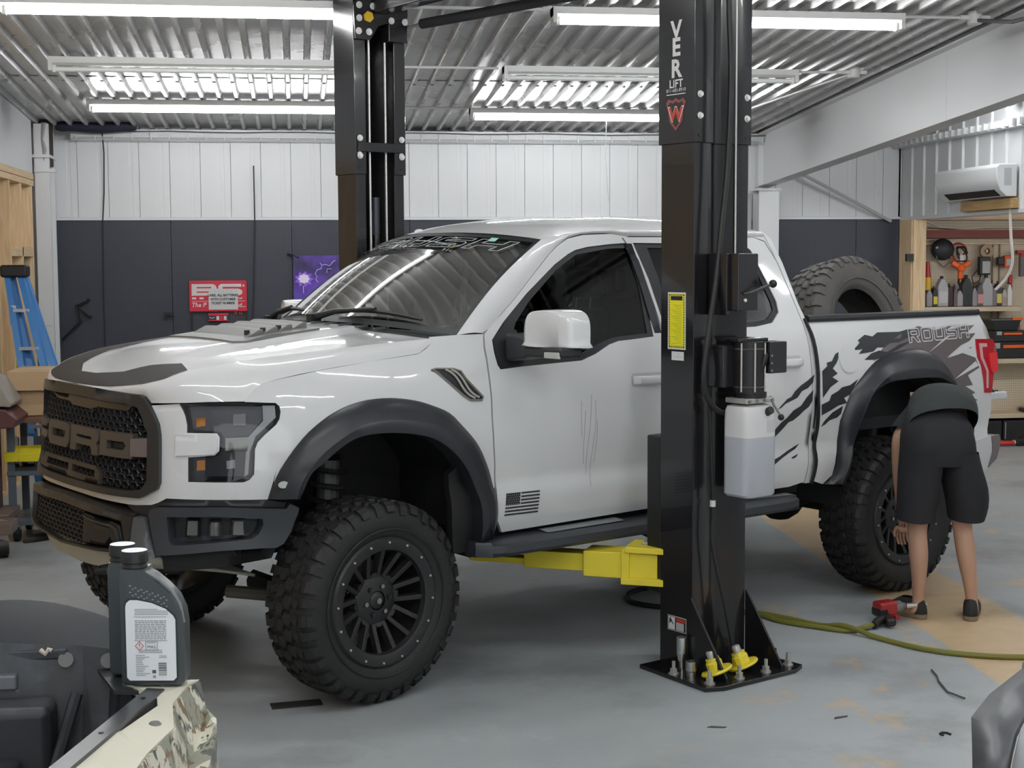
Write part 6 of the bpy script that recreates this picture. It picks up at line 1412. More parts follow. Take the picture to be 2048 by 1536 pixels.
# hair and face
HX = .25
MB().sphere((HX - .002, .715, .885), .098, 20, 12, sc=(.92, 1.0, 1.02)).build('hair', mat('hair_brown', (.035, .022, .015), .7, bump=.4, bscale=120), P_, smooth=True)
MB().tube([(HX, .68, .775), (HX, .675, .80), (HX, .68, .825)], [.012, .016, .010], 8).build('nose', SKINM, P_, smooth=True)
MB().tube([(HX - .022, .70, .763), (HX, .697, .758), (HX + .022, .70, .763)], [.004, .007, .004], 6).build('mouth', mat('lips', (.30, .12, .10), .5), P_, smooth=True)
for s_ in (-.03, .03): MB().sphere((HX + s_, .675, .835), .011, 8, 6).build('eye', mat('eye_dark', (.03, .025, .02), .3), P_, smooth=True)
for s_ in (-.09, .085): MB().sphere((HX + s_, .68, .88), .022, 8, 6, sc=(.4, .8, 1.2)).build('ear', SKINM, P_, smooth=True)
# clothes
def loft_rings(rings, n=28, caps=False):
    mb = MB(); vs = []
    for c, ax, ay, tilt, pw in rings:      # centre, half widths, tilt about x, squareness
        Rm = Matrix.Rotation(tilt, 3, 'X')
        for k in range(n):
            t = 2 * math.pi * k / n; cx = math.copysign(abs(math.cos(t)) ** pw, math.cos(t)); cy = math.copysign(abs(math.sin(t)) ** pw, math.sin(t))
            p = Rm @ Vector((cx * ax, cy * ay, 0)); vs.append((c[0] + p.x, c[1] + p.y, c[2] + p.z))
    m_ = len(rings)
    mb.add(vs, [(i * n + k, i * n + (k + 1) % n, (i + 1) * n + (k + 1) % n, (i + 1) * n + k) for i in range(m_ - 1) for k in range(n)])
    if caps: mb.add([vs[k] for k in range(n)], [tuple(range(n))]); mb.add(vs[-n:], [tuple(range(n))])
    return mb
SHIRT = mat('black_tshirt', (.018, .023, .022), .85, bump=.5, bscale=9, var=.2)
SHORT = mat('black_shorts', (.010, .0105, .013), .8, bump=.5, bscale=8, var=.25)
def wr(o, amp=.012, f=7., seed=0):          # cloth folds
    for v in o.data.vertices:
        q = Vector((v.co.x * f, v.co.y * f, v.co.z * f * .5 + seed)); v.co += Vector((noise.noise(q), noise.noise(q + Vector((9, 3, 1))), noise.noise(q + Vector((2, 7, 5))) * .6)) * amp
    return o
shirt = loft_rings([((.03, .080, 1.075), .205, .160, R(-42), .85), ((.05, .13, 1.10), .208, .168, R(-52), .85), ((.085, .20, 1.125), .206, .158, R(-64), .85), ((.13, .32, 1.150), .203, .145, R(-80), .85), ((.17, .42, 1.140), .198, .140, R(-95), .85), ((.195, .50, 1.10), .172, .12, R(-110), .9), ((.21, .565, 1.06), .10, .085, R(-125), 1.0)])
so_ = wr(shirt.build('t_shirt', SHIRT, P_, smooth=True, angle=80), .014, 6)
q = so_.modifiers.new('d', 'SUBSURF'); q.levels = 1; q.render_levels = 1
for sx_, pts in ((-1, [(.05, .41, 1.11), (-.02, .37, 1.07), (-.075, .345, 1.03), (-.105, .33, 1.0)]), (1, [(.30, .44, 1.08), (.315, .44, 1.0), (.30, .435, .93), (.285, .43, .89)])):
    wr(MB().tube(smooth_poly(pts, 3, closed=False), [.082, .080, .078, .075, .073, .071, .069, .067, .066, .065], 14, caps=False).build('sleeve', SHIRT, P_, smooth=True), .008, 8)
# shorts: seat and two wide legs
wst = [((0, .12, 1.085), .180, .135, R(-38), .9), ((0, .09, 1.04), .195, .155, R(-24), .85), ((0, .065, .97), .205, .165, R(-10), .85), ((0, .055, .90), .215, .160, 0, .85), ((0, .05, .86), .215, .150, 0, .85)]
sh = loft_rings(wst)
wr(sh.build('shorts', SHORT, P_, smooth=True, angle=80), .010, 7)
for s_, rg_ in ((-1, [((-.10, .05, .93), .112, .150, 0, .85), ((-.112, .045, .84), .112, .138, 0, .85), ((-.128, .03, .72), .108, .125, R(3), .85), ((-.142, .02, .60), .104, .112, R(5), .85), ((-.146, .018, .565), .103, .110, R(6), .85)]),
                (1, [((.10, .05, .93), .112, .150, 0, .85), ((.118, .04, .84), .114, .140, 0, .85), ((.145, .015, .74), .122, .135, R(3), .85), ((.148, .0, .63), .112, .118, R(6), .85), ((.138, -.005, .565), .098, .108, R(8), .85)])):
    o = wr(loft_rings(rg_).build('shorts_leg', SHORT, P_, smooth=True, angle=80), .010, 8, s_); q = o.modifiers.new('d', 'SUBSURF'); q.levels = 1; q.render_levels = 1
# shoes
SHOE = mat('black_canvas', (.018, .019, .020), .8, bump=.3, bscale=60); SOLE = mat('gum_sole', (.22, .16, .10), .7)
def shoe(x, y, rz):
    M = Matrix.Translation((x, y, 0)) @ Matrix.Rotation(rz, 4, 'Z')
    o2 = smooth_poly([(-.036, -.06), (0, -.085), (.036, -.06), (.040, .0), (.048, .10), (.042, .17), (.0, .205), (-.042, .17), (-.048, .10), (-.040, .0)], 3)
    so = MB().prism(o2, 0, .030, M=M).build('shoe_sole', SOLE, P_, bevel=.006)
    mb = MB(); lv = [(.028, 1.0, 0), (.05, .98, 0), (.075, .90, -.01), (.095, .72, -.035), (.108, .56, -.05)]; n = len(o2); vs = []
    for z, k, dy in lv:
        for u, v in o2:
            vv = v if v < .02 else .02 + (v - .02) * (1 if z < .06 else k * .72)
            vs.append((u * k, vv * (k if v < 0 else 1) + dy * (0 if v < 0 else .3), z + (.012 if v < -.03 and z > .09 else 0)))
    mb.add(vs, [(i * n + k, i * n + (k + 1) % n, (i + 1) * n + (k + 1) % n, (i + 1) * n + k) for i in range(len(lv) - 1) for k in range(n)], M)
    mb.build('shoe', SHOE, P_, smooth=True, angle=70)
shoe(-.125, .06, R(28)); shoe(.172, -.03, R(-28))
# ================================================================== foreground
CAMO = None
def camo():
    m, nt, p = nt_of('camouflage_plastic'); N = nt.nodes; L = nt.links
    tc = N.new('ShaderNodeTexCoord'); mp = N.new('ShaderNodeMapping'); mp.inputs['Scale'].default_value = (6, 6, 3.2); mp.inputs['Rotation'].default_value = (.3, .2, .6); L.new(tc.outputs['Object'], mp.inputs['Vector'])
    col = None
    prev = (.70, .68, .56)
    for sc_, det, lo, c in ((1.3, 3, .50, (.33, .34, .27)), (2.4, 6, .56, (.13, .145, .12)), (3.6, 8, .60, (.24, .16, .10)), (6.5, 9, .60, (.055, .065, .055))):
        n = N.new('ShaderNodeTexNoise'); n.inputs['Scale'].default_value = sc_; n.inputs['Detail'].default_value = det; n.inputs['Distortion'].default_value = 1.6; L.new(mp.outputs['Vector'], n.inputs['Vector'])
        r = N.new('ShaderNodeMapRange'); r.inputs['From Min'].default_value = lo; r.inputs['From Max'].default_value = lo + .02; L.new(n.outputs['Fac'], r.inputs['Value'])
        mx = N.new('ShaderNodeMix'); mx.data_type = 'RGBA'; mx.inputs['B'].default_value = (*c, 1); L.new(r.outputs['Result'], mx.inputs['Factor'])
        if col is None: mx.inputs['A'].default_value = (*prev, 1)
        else: L.new(col, mx.inputs['A'])
        col = mx.outputs['Result']
    L.new(col, p.inputs['Base Color']); p.inputs['Roughness'].default_value = .32; return m
CAMO = camo(); CREAMP = mat('cream_plastic', (.72, .69, .56), .36, var=.06)
TUBM = mat('scuffed_black_plastic', (.028, .030, .034), .42, var=.5, vscale=6, dirt=(.10, .11, .13), dscale=7, damt=.5, rvar=.12)
U = empty('utility_vehicle', (-.6, 2.9, 0), 0, 'camouflage utility vehicle with black cargo tub at the lower left corner', 'off-road vehicle')
Uo = Vector((-.6, 2.9, 0))
def ub(name, pts, fs, m, th=.006, bevel=0, label=None, smooth=False):
    return MB().add([tuple(Vector(p) - Uo) for p in pts], fs).build(name, m, U, solid=th, bevel=bevel, label=label, smooth=smooth, weld=False)
# cream top skin and camouflaged outer side
top = [(-.295, 2.774, 1.203), (-.283, 2.83, 1.203), (-.215, 2.83, 1.203), (-.200, 2.855, 1.196), (-.216, 2.80, 1.203), (-.237, 2.703, 1.196), (-.262, 2.687, 1.198), (-.268, 2.735, 1.203),
       (-.311, 2.543, 1.200), (-.321, 2.534, 1.204), (-.355, 2.418, 1.206), (-.369, 2.359, 1.207), (-.42, 2.15, 1.207), (-.261, 2.463, 1.184), (-.225, 2.58, 1.190), (-.31, 2.15, 1.175), (-.34, 2.84, 1.203)]
ub('top_panel', top, [(0, 1, 2, 4, 7), (2, 3, 4), (4, 5, 6, 7), (6, 5, 14, 8), (8, 14, 13, 9), (9, 13, 15, 10), (10, 15, 12, 11), (0, 16, 1)], CREAMP, .010, label='cream top skin of the side panel')
side = [(-.200, 2.855, 1.196), (-.216, 2.80, 1.203), (-.237, 2.703, 1.196), (-.225, 2.58, 1.190), (-.261, 2.463, 1.184), (-.31, 2.15, 1.175),
        (-.188, 2.83, 1.150), (-.190, 2.794, 1.125), (-.205, 2.68, 1.10), (-.225, 2.48, 1.07), (-.26, 2.15, 1.04),
        (-.165, 2.80, 1.135), (-.163, 2.75, 1.128), (-.170, 2.66, 1.105), (-.19, 2.47, 1.07), (-.22, 2.15, 1.035),
        (-.165, 2.80, 1.0), (-.165, 2.66, .82), (-.19, 2.47, .70), (-.22, 2.15, .62)]
ub('side_panel', side, [(0, 1, 6), (1, 2, 7, 6), (2, 3, 8, 7), (3, 4, 9, 8), (4, 5, 10, 9), (6, 7, 12, 11), (7, 8, 13, 12), (8, 9, 14, 13), (9, 10, 15, 14), (11, 12, 17, 16), (12, 13, 17), (13, 14, 18, 17), (14, 15, 19, 18)], CAMO, .008, label='camouflage printed outer side')
ub('inner_deck', [(-.352, 2.80, 1.1985), (-.285, 2.785, 1.1985), (-.245, 2.95, 1.1985), (-.41, 2.98, 1.1985)], [(0, 1, 2, 3)], TUBM, .008)
# angle rail with holes
A_, B_ = Vector((-.285, 2.772, 1.206)), Vector((-.440, 2.15, 1.212)); d_ = (B_ - A_).normalized(); s_ = Vector((0, 0, 1)).cross(d_).normalized()
if s_.x < 0: s_ = -s_
RAIL = mat('black_steel_rail', (.030, .032, .035), .30, spec=.6, rvar=.1)
q = [A_ - s_ * .004, A_ + s_ * .028, B_ + s_ * .028, B_ - s_ * .004]
rail = ub('cargo_rail', [tuple(x + Vector((0, 0, .004))) for x in q] + [tuple(x + Vector((0, 0, -.026))) for x in (q[1] + s_ * .002, q[2] + s_ * .002)], [(0, 1, 2, 3), (1, 2, 5, 4)], RAIL, .004)
for t_ in (.10, .42, .72):
    p = A_.lerp(B_, t_) + s_ * .012 - Uo; MB().cyl(p + Vector((0, 0, .0066)), p + Vector((0, 0, .0070)), .0045, n=14).build('rail_hole', BLKD, rail)
for p, r in (((-.262, 2.80, 1.208), .012), ((-.258, 2.59, 1.199), .012)):
    p = Vector(p) - Uo; MB().lathe([(0, .005), (r * .7, .004), (r, 0)], 18, Matrix.Translation(p)).build('push_rivet', mat('rivet_grey', (.16, .16, .15), .5), U, smooth=True)
# black tub: front wall, corner, floor, ribs
tub = [(-.60, 2.965, 1.262), (-.50, 2.972, 1.252), (-.43, 2.978, 1.245), (-.372, 2.970, 1.238), (-.350, 2.93, 1.235)]
low = [(-.58, 2.86, .90), (-.49, 2.865, .90), (-.43, 2.868, .90), (-.385, 2.86, .90), (-.37, 2.82, .90)]
n = len(tub); back = [(x - .0, y + .03, z - .004) for x, y, z in tub]
ub('tub_front', tub + low, [(i, i + 1, n + i + 1, n + i) for i in range(n - 1)], TUBM, .012)
ub('tub_wall', [(-1.3, 2.95, 1.262), (-.60, 2.965, 1.262), (-.58, 2.86, .90), (-1.3, 2.85, .90)], [(0, 1, 2, 3)], TUBM, .012)
ub('tub_side', [(-.345, 2.90, 1.19), (-.37, 2.82, .90), (-.50, 2.10, .90), (-.440, 2.12, 1.18), (-.30, 2.76, 1.18)], [(0, 1, 2, 3, 4)], TUBM, .010)
ub('tub_floor', [(-1.3, 2.86, .90), (-.37, 2.86, .90), (-.50, 2.10, .90), (-1.3, 2.10, .90)], [(0, 1, 2, 3)], TUBM, .012)
for x, w0 in ((-.475, .10), (-.60, .02)): pass
def ubx(name, x0, x1, y0, y1, z0, z1, m, bevel=.006, M=None): return MB().box(x0 - Uo.x, x1 - Uo.x, y0 - Uo.y, y1 - Uo.y, z0, z1).build(name, m, U, bevel=bevel)
ubx('tub_boss', -.90, -.475, 2.83, 2.93, 1.0, 1.165, TUBM, .02); ubx('tub_step', -.95, -.53, 2.78, 2.86, .92, 1.07, TUBM, .015)
ubx('tub_lip', -.60, -.46, 2.955, 2.975, 1.225, 1.245, TUBM, .004)
ubx('latch', -.66, -.552, 2.925, 2.955, 1.175, 1.205, mat('latch_grey', (.14, .15, .16), .35), .005); ubx('latch_plate', -.66, -.548, 2.935, 2.955, 1.135, 1.175, mat('latch_grey', (.14, .15, .16), .35), .004)
MB().tube([(-.435 - Uo.x, 2.90 - Uo.y, 1.17), (-.475 - Uo.x, 2.83 - Uo.y, 1.03), (-.49 - Uo.x, 2.80 - Uo.y, .94)], .012, 8).build('tub_rib', TUBM, U, smooth=True)
for p in ((-.462, 2.962, 1.222), (-.380, 2.957, 1.218)):
    p = Vector(p) - Uo; MB().cyl(p, p + Vector((0, -.010, .003)), .015, n=16).build('tub_bolt', mat('rivet_grey', (.16, .16, .15), .5), U)
MB().tube([(-.51 - Uo.x, 2.958 - Uo.y, 1.245), (-.50 - Uo.x, 2.952 - Uo.y, 1.238), (-.495 - Uo.x, 2.957 - Uo.y, 1.246), (-.488 - Uo.x, 2.955 - Uo.y, 1.243)], .005, 6).build('tub_clip', mat('clip_tan', (.55, .48, .40), .6), U)
# smooth dark seat hump behind the tub
SEATM = mat('grey_seat_vinyl', (.024, .027, .031), .7, spec=.25, var=.25, vscale=5, bump=.1, bscale=160)
mb = MB().grid(lambda a, t: (-1.10 + .70 * a - Uo.x, 3.12 + .55 * t - Uo.y, 1.13 + .105 * (1 - max(0, (a - .60) / .40) ** 2.2) * math.sin(math.pi * min(1, .12 + t * .9)) ** .6 - (.15 * max(0, t - .75))), frange(0, 1, 26), frange(0, 1, 14))
mb.build('seat', SEATM, U, smooth=True, solid=.02)
ubx('seat_base', -1.15, -.46, 3.10, 3.55, .75, 1.16, TUBM, .03)
ubx('chassis', -1.25, -.40, 1.9, 3.5, .45, .90, TUBM, .03)
for x, y in ((-.36, 3.25), (-.42, 2.35), (-1.15, 3.25), (-1.2, 2.35)): pass
for x, y in ((-.50, 3.30), (-.52, 2.30), (-1.15, 3.30), (-1.15, 2.30)):
    w_ = tire(U, Matrix.Translation((x - Uo.x, y - Uo.y, .32)) @ Matrix.Rotation(R(90), 4, 'Y'), True, .16, .304, .11, name='wheel')
# ---- oil bottles on the corner of the tub
BOT = mat('graphite_bottle', (.052, .062, .066), .32, spec=.5); LABM = mat('bottle_label', (.74, .77, .79), .35)
def bottle(P, rz, label, front):
    t = empty('oil_bottle', P, rz, label, 'bottle', 'oil bottles standing on the cargo tub corner')
    o_ = [(.006, 0), (.112, 0), (.119, .008), (.1205, .02), (.1205, .115), (.117, .142), (.106, .168), (.086, .190), (.062, .207), (.050, .214), (.048, .222), (.003, .222), (.0, .208), (.0, .006)]
    mb = MB(); secs = [(-.030, .955), (-.026, .985), (-.018, 1.0), (.018, 1.0), (.026, .985), (.030, .955)]; vs = []
    c = (.06, .105)
    for d, k in secs:
        for u, v in o_: vs.append((c[0] + (u - c[0]) * k, d, c[1] + (v - c[1]) * (k if v < .2 else 1)))
    n = len(o_); m_ = len(secs)
    mb.add(vs, [(i * n + k, i * n + (k + 1) % n, (i + 1) * n + (k + 1) % n, (i + 1) * n + k) for i in range(m_ - 1) for k in range(n)] + [tuple(range(n)), tuple(range((m_ - 1) * n, m_ * n))])
    b = mb.build('bottle_body', BOT, t, smooth=True, angle=50)
    MB().lathe([(.0235, 0), (.0245, .004), (.0225, .008), (.0225, .011), (.0255, .013), (.0255, .030), (.024, .033), (.0, .0335)], 28, Matrix.Translation((.024, 0, .220))).build('cap', BLACKP, t, smooth=True, angle=35)
    MB().lathe([(.0, 0.0), (.0238, 0.0)], 28, Matrix.Translation((.024, 0, .2545)), caps=False).build('cap_top', mat('cap_pale', (.72, .73, .78), .35), t)
    MB().tube([(.05, -.018, .216), (.075, -.022, .203), (.098, -.022, .182), (.112, -.02, .155), (.118, -.018, .12)], .0045, 6).build('handle_ridge', mat('graphite_ridge', (.20, .21, .22), .3), t, smooth=True)
    if not front: return t
    y = -.0302
    def plate(name, poly, m, d, z=.0005): return MB().prism(poly, y - d, y - d + z, lambda u, v, d_: (u, d_, v)).build(name, m, t)
    lab = [(.018, .012), (.100, .012), (.106, .018), (.106, .128), (.102, .136), (.088, .149), (.062, .160), (.035, .1655), (.021, .1655), (.0145, .160), (.0125, .152), (.0125, .018)]
    plate('label_recess', [(.059 + (u - .059) * 1.07, .088 + (v - .088) * 1.05) for u, v in lab], mat('graphite_dark', (.025, .030, .032), .4), .0004)
    plate('label', lab, LABM, .0012)
    tx = lambda body, x, z, s_, m=BLKD, sp=1.: (lambda r: MB().add([(x + u, y - .0022, z + v) for u, v in r[0]], r[1]).build('lettering', m, t))(text_mesh(body, s_, spacing=sp))
    g1 = mat('print_dark', (.10, .10, .11), .5); g2 = mat('print_mid', (.30, .30, .31), .5)
    fine = MB(); rnd = random.Random(4)
    for k in range(4): fine.box(.030, .075 + .018 * (1 - k * .0) + (0 if k else -.02), y - .0018, y - .0013, .1475 - k * .0032, .1487 - k * .0032)
    for k in range(11):
        x = .030
        while x < .088:
            w_ = rnd.uniform(.003, .009); fine.box(x, min(.0885, x + w_), y - .0018, y - .0013, .1255 - k * .0034, .1272 - k * .0034); x += w_ + .0015
    for k in range(3): fine.box(.036, .080, y - .0018, y - .0013, .0700 - k * .0024, .0710 - k * .0024)
    for k in range(12):
        w_ = rnd.uniform(.012, .026); fine.box(.030, .030 + w_, y - .0018, y - .0013, .0600 - k * .0035, .0612 - k * .0035)
    for k in range(2): fine.box(.074, .088, y - .0018, y - .0013, .0590 - k * .0028, .0600 - k * .0028)
    o = fine.build('fine_print', g2, t); o['kind'] = 'stuff'
    for z in (.1335, .0885): MB().box(.028, .090, y - .0018, y - .0013, z, z + .0006).build('rule', g1, t)
    dia = MB(); cx, cz = .0375, .0785
    for k in range(4):
        a = [(0, .0095), (.0085, 0), (0, -.0095), (-.0085, 0)]; p, q_ = a[k], a[(k + 1) % 4]
        dia.add([(cx + p[0], y - .0019, cz + p[1]), (cx + q_[0], y - .0019, cz + q_[1]), (cx + q_[0] * .8, y - .0019, cz + q_[1] * .8), (cx + p[0] * .8, y - .0019, cz + p[1] * .8)], [(0, 1, 2, 3)])
    dia.build('hazard_diamond', mat('hazard_red', (.60, .06, .06), .5), t); tx('!', cx, cz, .012)
    fr = MB()
    for x0, x1, z0, z1 in ((.049, .0715, .0705, .0712), (.049, .0715, .0865, .0872), (.049, .0497, .0705, .0872), (.0708, .0715, .0705, .0872)): fr.box(x0, x1, y - .0018, y - .0013, z0, z1)
    fr.build('box_rule', g1, t); tx('MA2', .0602, .0765, .0085, g1); MB().box(.052, .068, y - .0018, y - .0013, .0835, .0848).build('rule', g2, t)
    bc = MB(); x = .0
    for k in range(14): z = .022 + k * .0018; bc.box(.0725, .0875, y - .0018, y - .0013, z, z + rnd.choice((.0005, .0009, .0012)))
    o = bc.build('barcode', g1, t); o['kind'] = 'stuff'
    MB().box(.0605, .0675, y - .0018, y - .0013, .026, .0325).build('mark', g1, t); MB().box(.0615, .067, y - .0018, y - .0013, .017, .022).build('mark', g2, t)
    # grip dimples
    gd = MB()
    for r_ in range(4):
        for k in range(7):
            x = .022 + k * .0105 + (r_ % 2) * .005; z = .192 - r_ * .006 - k * .0035
            if x < .095: gd.sphere((x, -.0295, z), .0022, 6, 4, sc=(1.4, .5, .8))
    o = gd.build('grip_dots', mat('graphite_ridge', (.20, .21, .22), .3), t, smooth=True); o['kind'] = 'stuff'
    return t
bottle((-.334, 2.826, 1.210), R(-9), 'dark grey oil bottle with a white back label standing in front', True)
bottle((-.366, 2.915, 1.206), R(-9), 'dark grey oil bottle half hidden behind the labelled one', False)
# ---- grey faceted plastic at lower right
V = empty('grey_vehicle', (1.3, 2.2, 0), 0, 'grey faceted plastic bodywork of an off-road vehicle at the lower right corner', 'off-road vehicle'); Vo = Vector((1.3, 2.2, 0))
GRY = mat('grey_satin_plastic', (.095, .098, .105), .36, spec=.5, rvar=.05); GRL = mat('pale_grey_plastic', (.36, .37, .385), .36)
def vb(name, pts, fs, m, th=.006): return MB().add([tuple(Vector(p) - Vo) for p in pts], fs).build(name, m, V, solid=th, weld=False, smooth=True, angle=30)
Fp = [(1.206, 2.30, 1.307), (1.212, 2.31, 1.315), (1.129, 2.258, 1.279), (1.077, 2.213, 1.257), (1.070, 2.19, 1.217), (1.062, 2.169, 1.192), (1.190, 2.248, 1.292), (1.150, 2.170, 1.278), (1.097, 2.109, 1.264), (1.078, 2.085, 1.246), (1.061, 2.061, 1.23), (1.055, 2.14, 1.15), (1.048, 2.05, 1.18), (1.38, 2.33, 1.33), (1.38, 2.26, 1.315)]
vb('fender', Fp, [(1, 13, 14, 6, 0), (0, 6, 2), (2, 6, 7, 3), (3, 7, 8, 4), (4, 8, 9, 5), (5, 9, 10), (5, 10, 12, 11)], GRY, .010)
Gp = [(1.195, 2.246, 1.296), (1.156, 2.168, 1.284), (1.104, 2.106, 1.270), (1.066, 2.056, 1.236), (1.05, 2.03, 1.21), (1.30, 2.10, 1.27), (1.25, 1.95, 1.22), (1.38, 2.25, 1.32)]
vb('side_cover', Gp, [(0, 1, 5, 7), (1, 2, 6, 5), (2, 3, 4, 6)], GRL, .008)
vb('cover_slot', [(1.121, 2.105, 1.2775), (1.108, 2.092, 1.271), (1.117, 2.075, 1.2705), (1.15, 2.08, 1.2765)], [(0, 1, 2, 3)], mat('slot_brown', (.05, .04, .04), .6), .002)
MB().box(-.16, .6, -.35, .05, .35, 1.12).build('vehicle_body', GRY, V, bevel=.05)
for x, y in ((.0, .10), (.45, .10), (.0, -.45)): tire(V, Matrix.Translation((x, y, .32)) @ Matrix.Rotation(R(90), 4, 'Y'), True, .16, .304, .11, name='wheel')
# ---- tyres in the pickup bed
def loose_tire(x, y, z, Rb, tilt, yaw, col, label):
    t = tire(None, None, True, .295, Rb, .155, name='tire')
    t.data = t.data.copy(); t.data.materials[0] = col
    for c in t.children: c.data = c.data.copy(); c.data.materials[0] = col
    t.matrix_world = T.matrix_world @ Matrix.Translation(tp(x, y, z)) @ Matrix.Rotation(yaw, 4, 'Z') @ Matrix.Rotation(tilt, 4, 'X') @ Matrix.Rotation(R(90), 4, 'X')
    return tag(t, label, 'tire', 'loose tires in the pickup bed')
DUSTY = mat('dusty_tyre', (.100, .096, .092), .7, var=.2, vscale=8, dirt=(.14, .115, .095), dscale=4)
loose_tire(3.93, .42, 1.515, .475, R(-14), R(4), DUSTY, 'big worn tire leaning in the pickup bed, its dark hole facing out')
loose_tire(3.50, -.05, 1.47, .44, R(-10), R(10), mat('brown_tyre', (.075, .063, .05), .75, var=.2, vscale=8), 'brownish tire behind the big leaning one in the pickup bed')
# ---- impact wrench, air hoses, floor litter
iw = empty('impact_wrench', (3.20, 7.63, .045), R(16), 'red and black air impact wrench lying on the floor by the mechanic', 'wrench')
RDM = mat('tool_red', (.30, .012, .018), .35, coat=.4); GM = mat('gun_grey', (.20, .20, .20), .4, metal=.6)
MB().box(-.075, .045, -.042, .042, -.01, .075).build('motor_housing', RDM, iw, bevel=.016, seg=3)
MB().box(-.078, -.02, -.044, .044, -.005, .045).build('rear_cap', BLACKP, iw, bevel=.014, seg=3)
MB().cyl((.04, 0, .032), (.085, 0, .032), .036, n=18).cyl((.085, 0, .032), (.115, 0, .032), .028, .020, n=18).build('nose', GM, iw, smooth=True, angle=40)
MB().cyl((.115, 0, .032), (.13, 0, .032), .009, n=8).build('anvil', GM, iw)
MB().cyl((.125, 0, .032), (.255, -.01, .028), .018, n=18).build('chrome_socket', CHROME, iw, smooth=True, angle=40)
MB().box(-.035, .02, -.17, -.03, -.03, .012, Matrix.Rotation(R(-28), 4, 'Z')).build('handle', BLACKP, iw, bevel=.014, seg=3)
MB().box(.0, .03, -.075, -.045, -.02, .005).build('trigger', RDM, iw, bevel=.005)
OLV = mat('olive_hose', (.17, .165, .03), .5); 
def fz(p, z=.014): return (p[0], p[1], z)
hose_thing('air_hose', [fz(p) for p in ((2.26, 7.95), (2.513, 7.889), (2.61, 7.698), (2.776, 7.524), (2.9, 7.43))] + [(3.0, 7.46, .02), (3.09, 7.50, .03)], .0145, OLV, 'olive air hose curving from the near lift post to the impact wrench')
o = MB().tube([(3.06, 7.475, .024), (3.10, 7.52, .034), (3.145, 7.56, .035)], [.02, .022, .026], 10).build('hose_sleeve', HOSE, None, smooth=True); tag(o, 'black rubber sleeve where the olive hose meets the impact wrench', 'sleeve')
hose_thing('air_hose', [fz(p) for p in ((2.28, 7.98), (2.50, 7.93), (2.675, 7.74), (2.80, 7.56))] + [fz((2.885, 7.44), .038), fz((3.004, 7.25)), fz((3.145, 7.005)), fz((3.343, 6.856)), fz((3.566, 6.781)), fz((3.9, 6.72)), fz((4.6, 6.85)), fz((5.5, 7.4)), fz((6.3, 7.9))], .0145, OLV, 'olive air hose crossing the floor to the right edge of the picture')
hose_thing('rubber_hose', [fz(p) for p in ((2.35, 8.58), (2.209, 8.624), (2.065, 8.607), (1.925, 8.468), (1.902, 8.277), (1.988, 8.161), (2.078, 8.109), (2.2, 8.05))], .016, HOSE, 'black hose looping out on the floor left of the near lift post')
o = MB().box(-.115, .115, -.045, .045, 0, .004).build('rubber_strip', mat('strip_black', (.03, .03, .03), .7), None, loc=(-.03, 6.62, 0), rot=(0, 0, R(8))); tag(o, 'flat dark rubber strip on the floor in front of the front tire', 'strip')
o = MB().tube([(3.03, 6.669, .006), (3.0, 6.54, .012), (2.98, 6.48, .006), (2.943, 6.303, .008), (2.95, 6.25, .012), (2.98, 6.202, .006)], .005, 6).build('tie_wire', mat('wire_grey', (.06, .07, .06), .5), None, smooth=True); tag(o, 'twisted piece of dark wire lying on the floor at right', 'wire')
o = MB().tube([(2.66, 5.73, .005), (2.655, 5.75, .005), (2.67, 5.765, .005), (2.69, 5.755, .005), (2.695, 5.735, .005)], .005, 6).build('spring_clip', BLACKP, None); tag(o, 'small black curved clip on the floor at lower right', 'clip')
for p, r_, l in (((2.326, 6.043), .35, 'thin dark chip on the floor below the near lift post'), ((1.754, 6.0), -.2, 'tiny dark chip on the floor in front of the lift base')):
    o = MB().prism([(-.04, -.008), (.03, -.012), (.045, 0), (-.02, .010)], 0, .003).build('floor_chip', mat('chip_dark', (.06, .055, .05), .7), None, loc=(p[0], p[1], 0), rot=(0, 0, r_)); tag(o, l, 'debris')
# ================================================================== along the back wall
RDS = mat('sign_red', (.56, .020, .045), .4); SGW = mat('sign_white', (.66, .62, .62), .45)
YB = 15.462
sg_ = empty('battery_sign', (-.79, YB, 1.65), 0, 'red battery brand sign with a white paper stuck on its middle', 'sign')
MB().box(-.29, .29, -.03, -.005, -.158, .158).build('sign_board', RDS, sg_, bevel=.003)
for x in (-.285, .265): MB().box(x, x + .022, -.012, .0, -.62, -.158).build('sign_leg', BLACKP, sg_)
MB().box(-.27, .27, -.010, .0, -.62, -.60).build('sign_leg', BLACKP, sg_)
def sp(poly, m=SGW, d=-.0312, name='lettering'): return MB().prism([(u, v) for u, v in poly], d, d + .0008, lambda u, v, q: (u, q, v)).build(name, m, sg_)
# zoom px -> sign metres
zx = lambda x: (x - 462) / 2048 * 340 / 2950 * 15.6; zz = lambda y: -(y - 596) / 2048 * 340 / 2950 * 15.6
sp([(zx(x), zz(y)) for x, y in [(160, 455), (400, 455), (435, 470), (448, 500), (448, 520), (420, 545), (440, 565), (440, 590), (160, 590)]]); sp([(zx(x), zz(y)) for x, y in [(218, 490), (385, 490), (385, 505), (218, 505)]], RDS, -.0322); sp([(zx(x), zz(y)) for x, y in [(218, 542), (385, 542), (385, 556), (218, 556)]], RDS, -.0322)
sp([(zx(x), zz(y)) for x, y in [(500, 455), (730, 455), (730, 490), (520, 490), (512, 500), (520, 512), (700, 512), (735, 528), (742, 550), (735, 575), (700, 590), (470, 590), (470, 556), (680, 556), (688, 548), (680, 541), (500, 541), (472, 528), (464, 500), (472, 470)]])
sp([(zx(755 + 12 * math.cos(t)), zz(476 + 12 * math.sin(t))) for t in frange(0, 5.6, 9)])
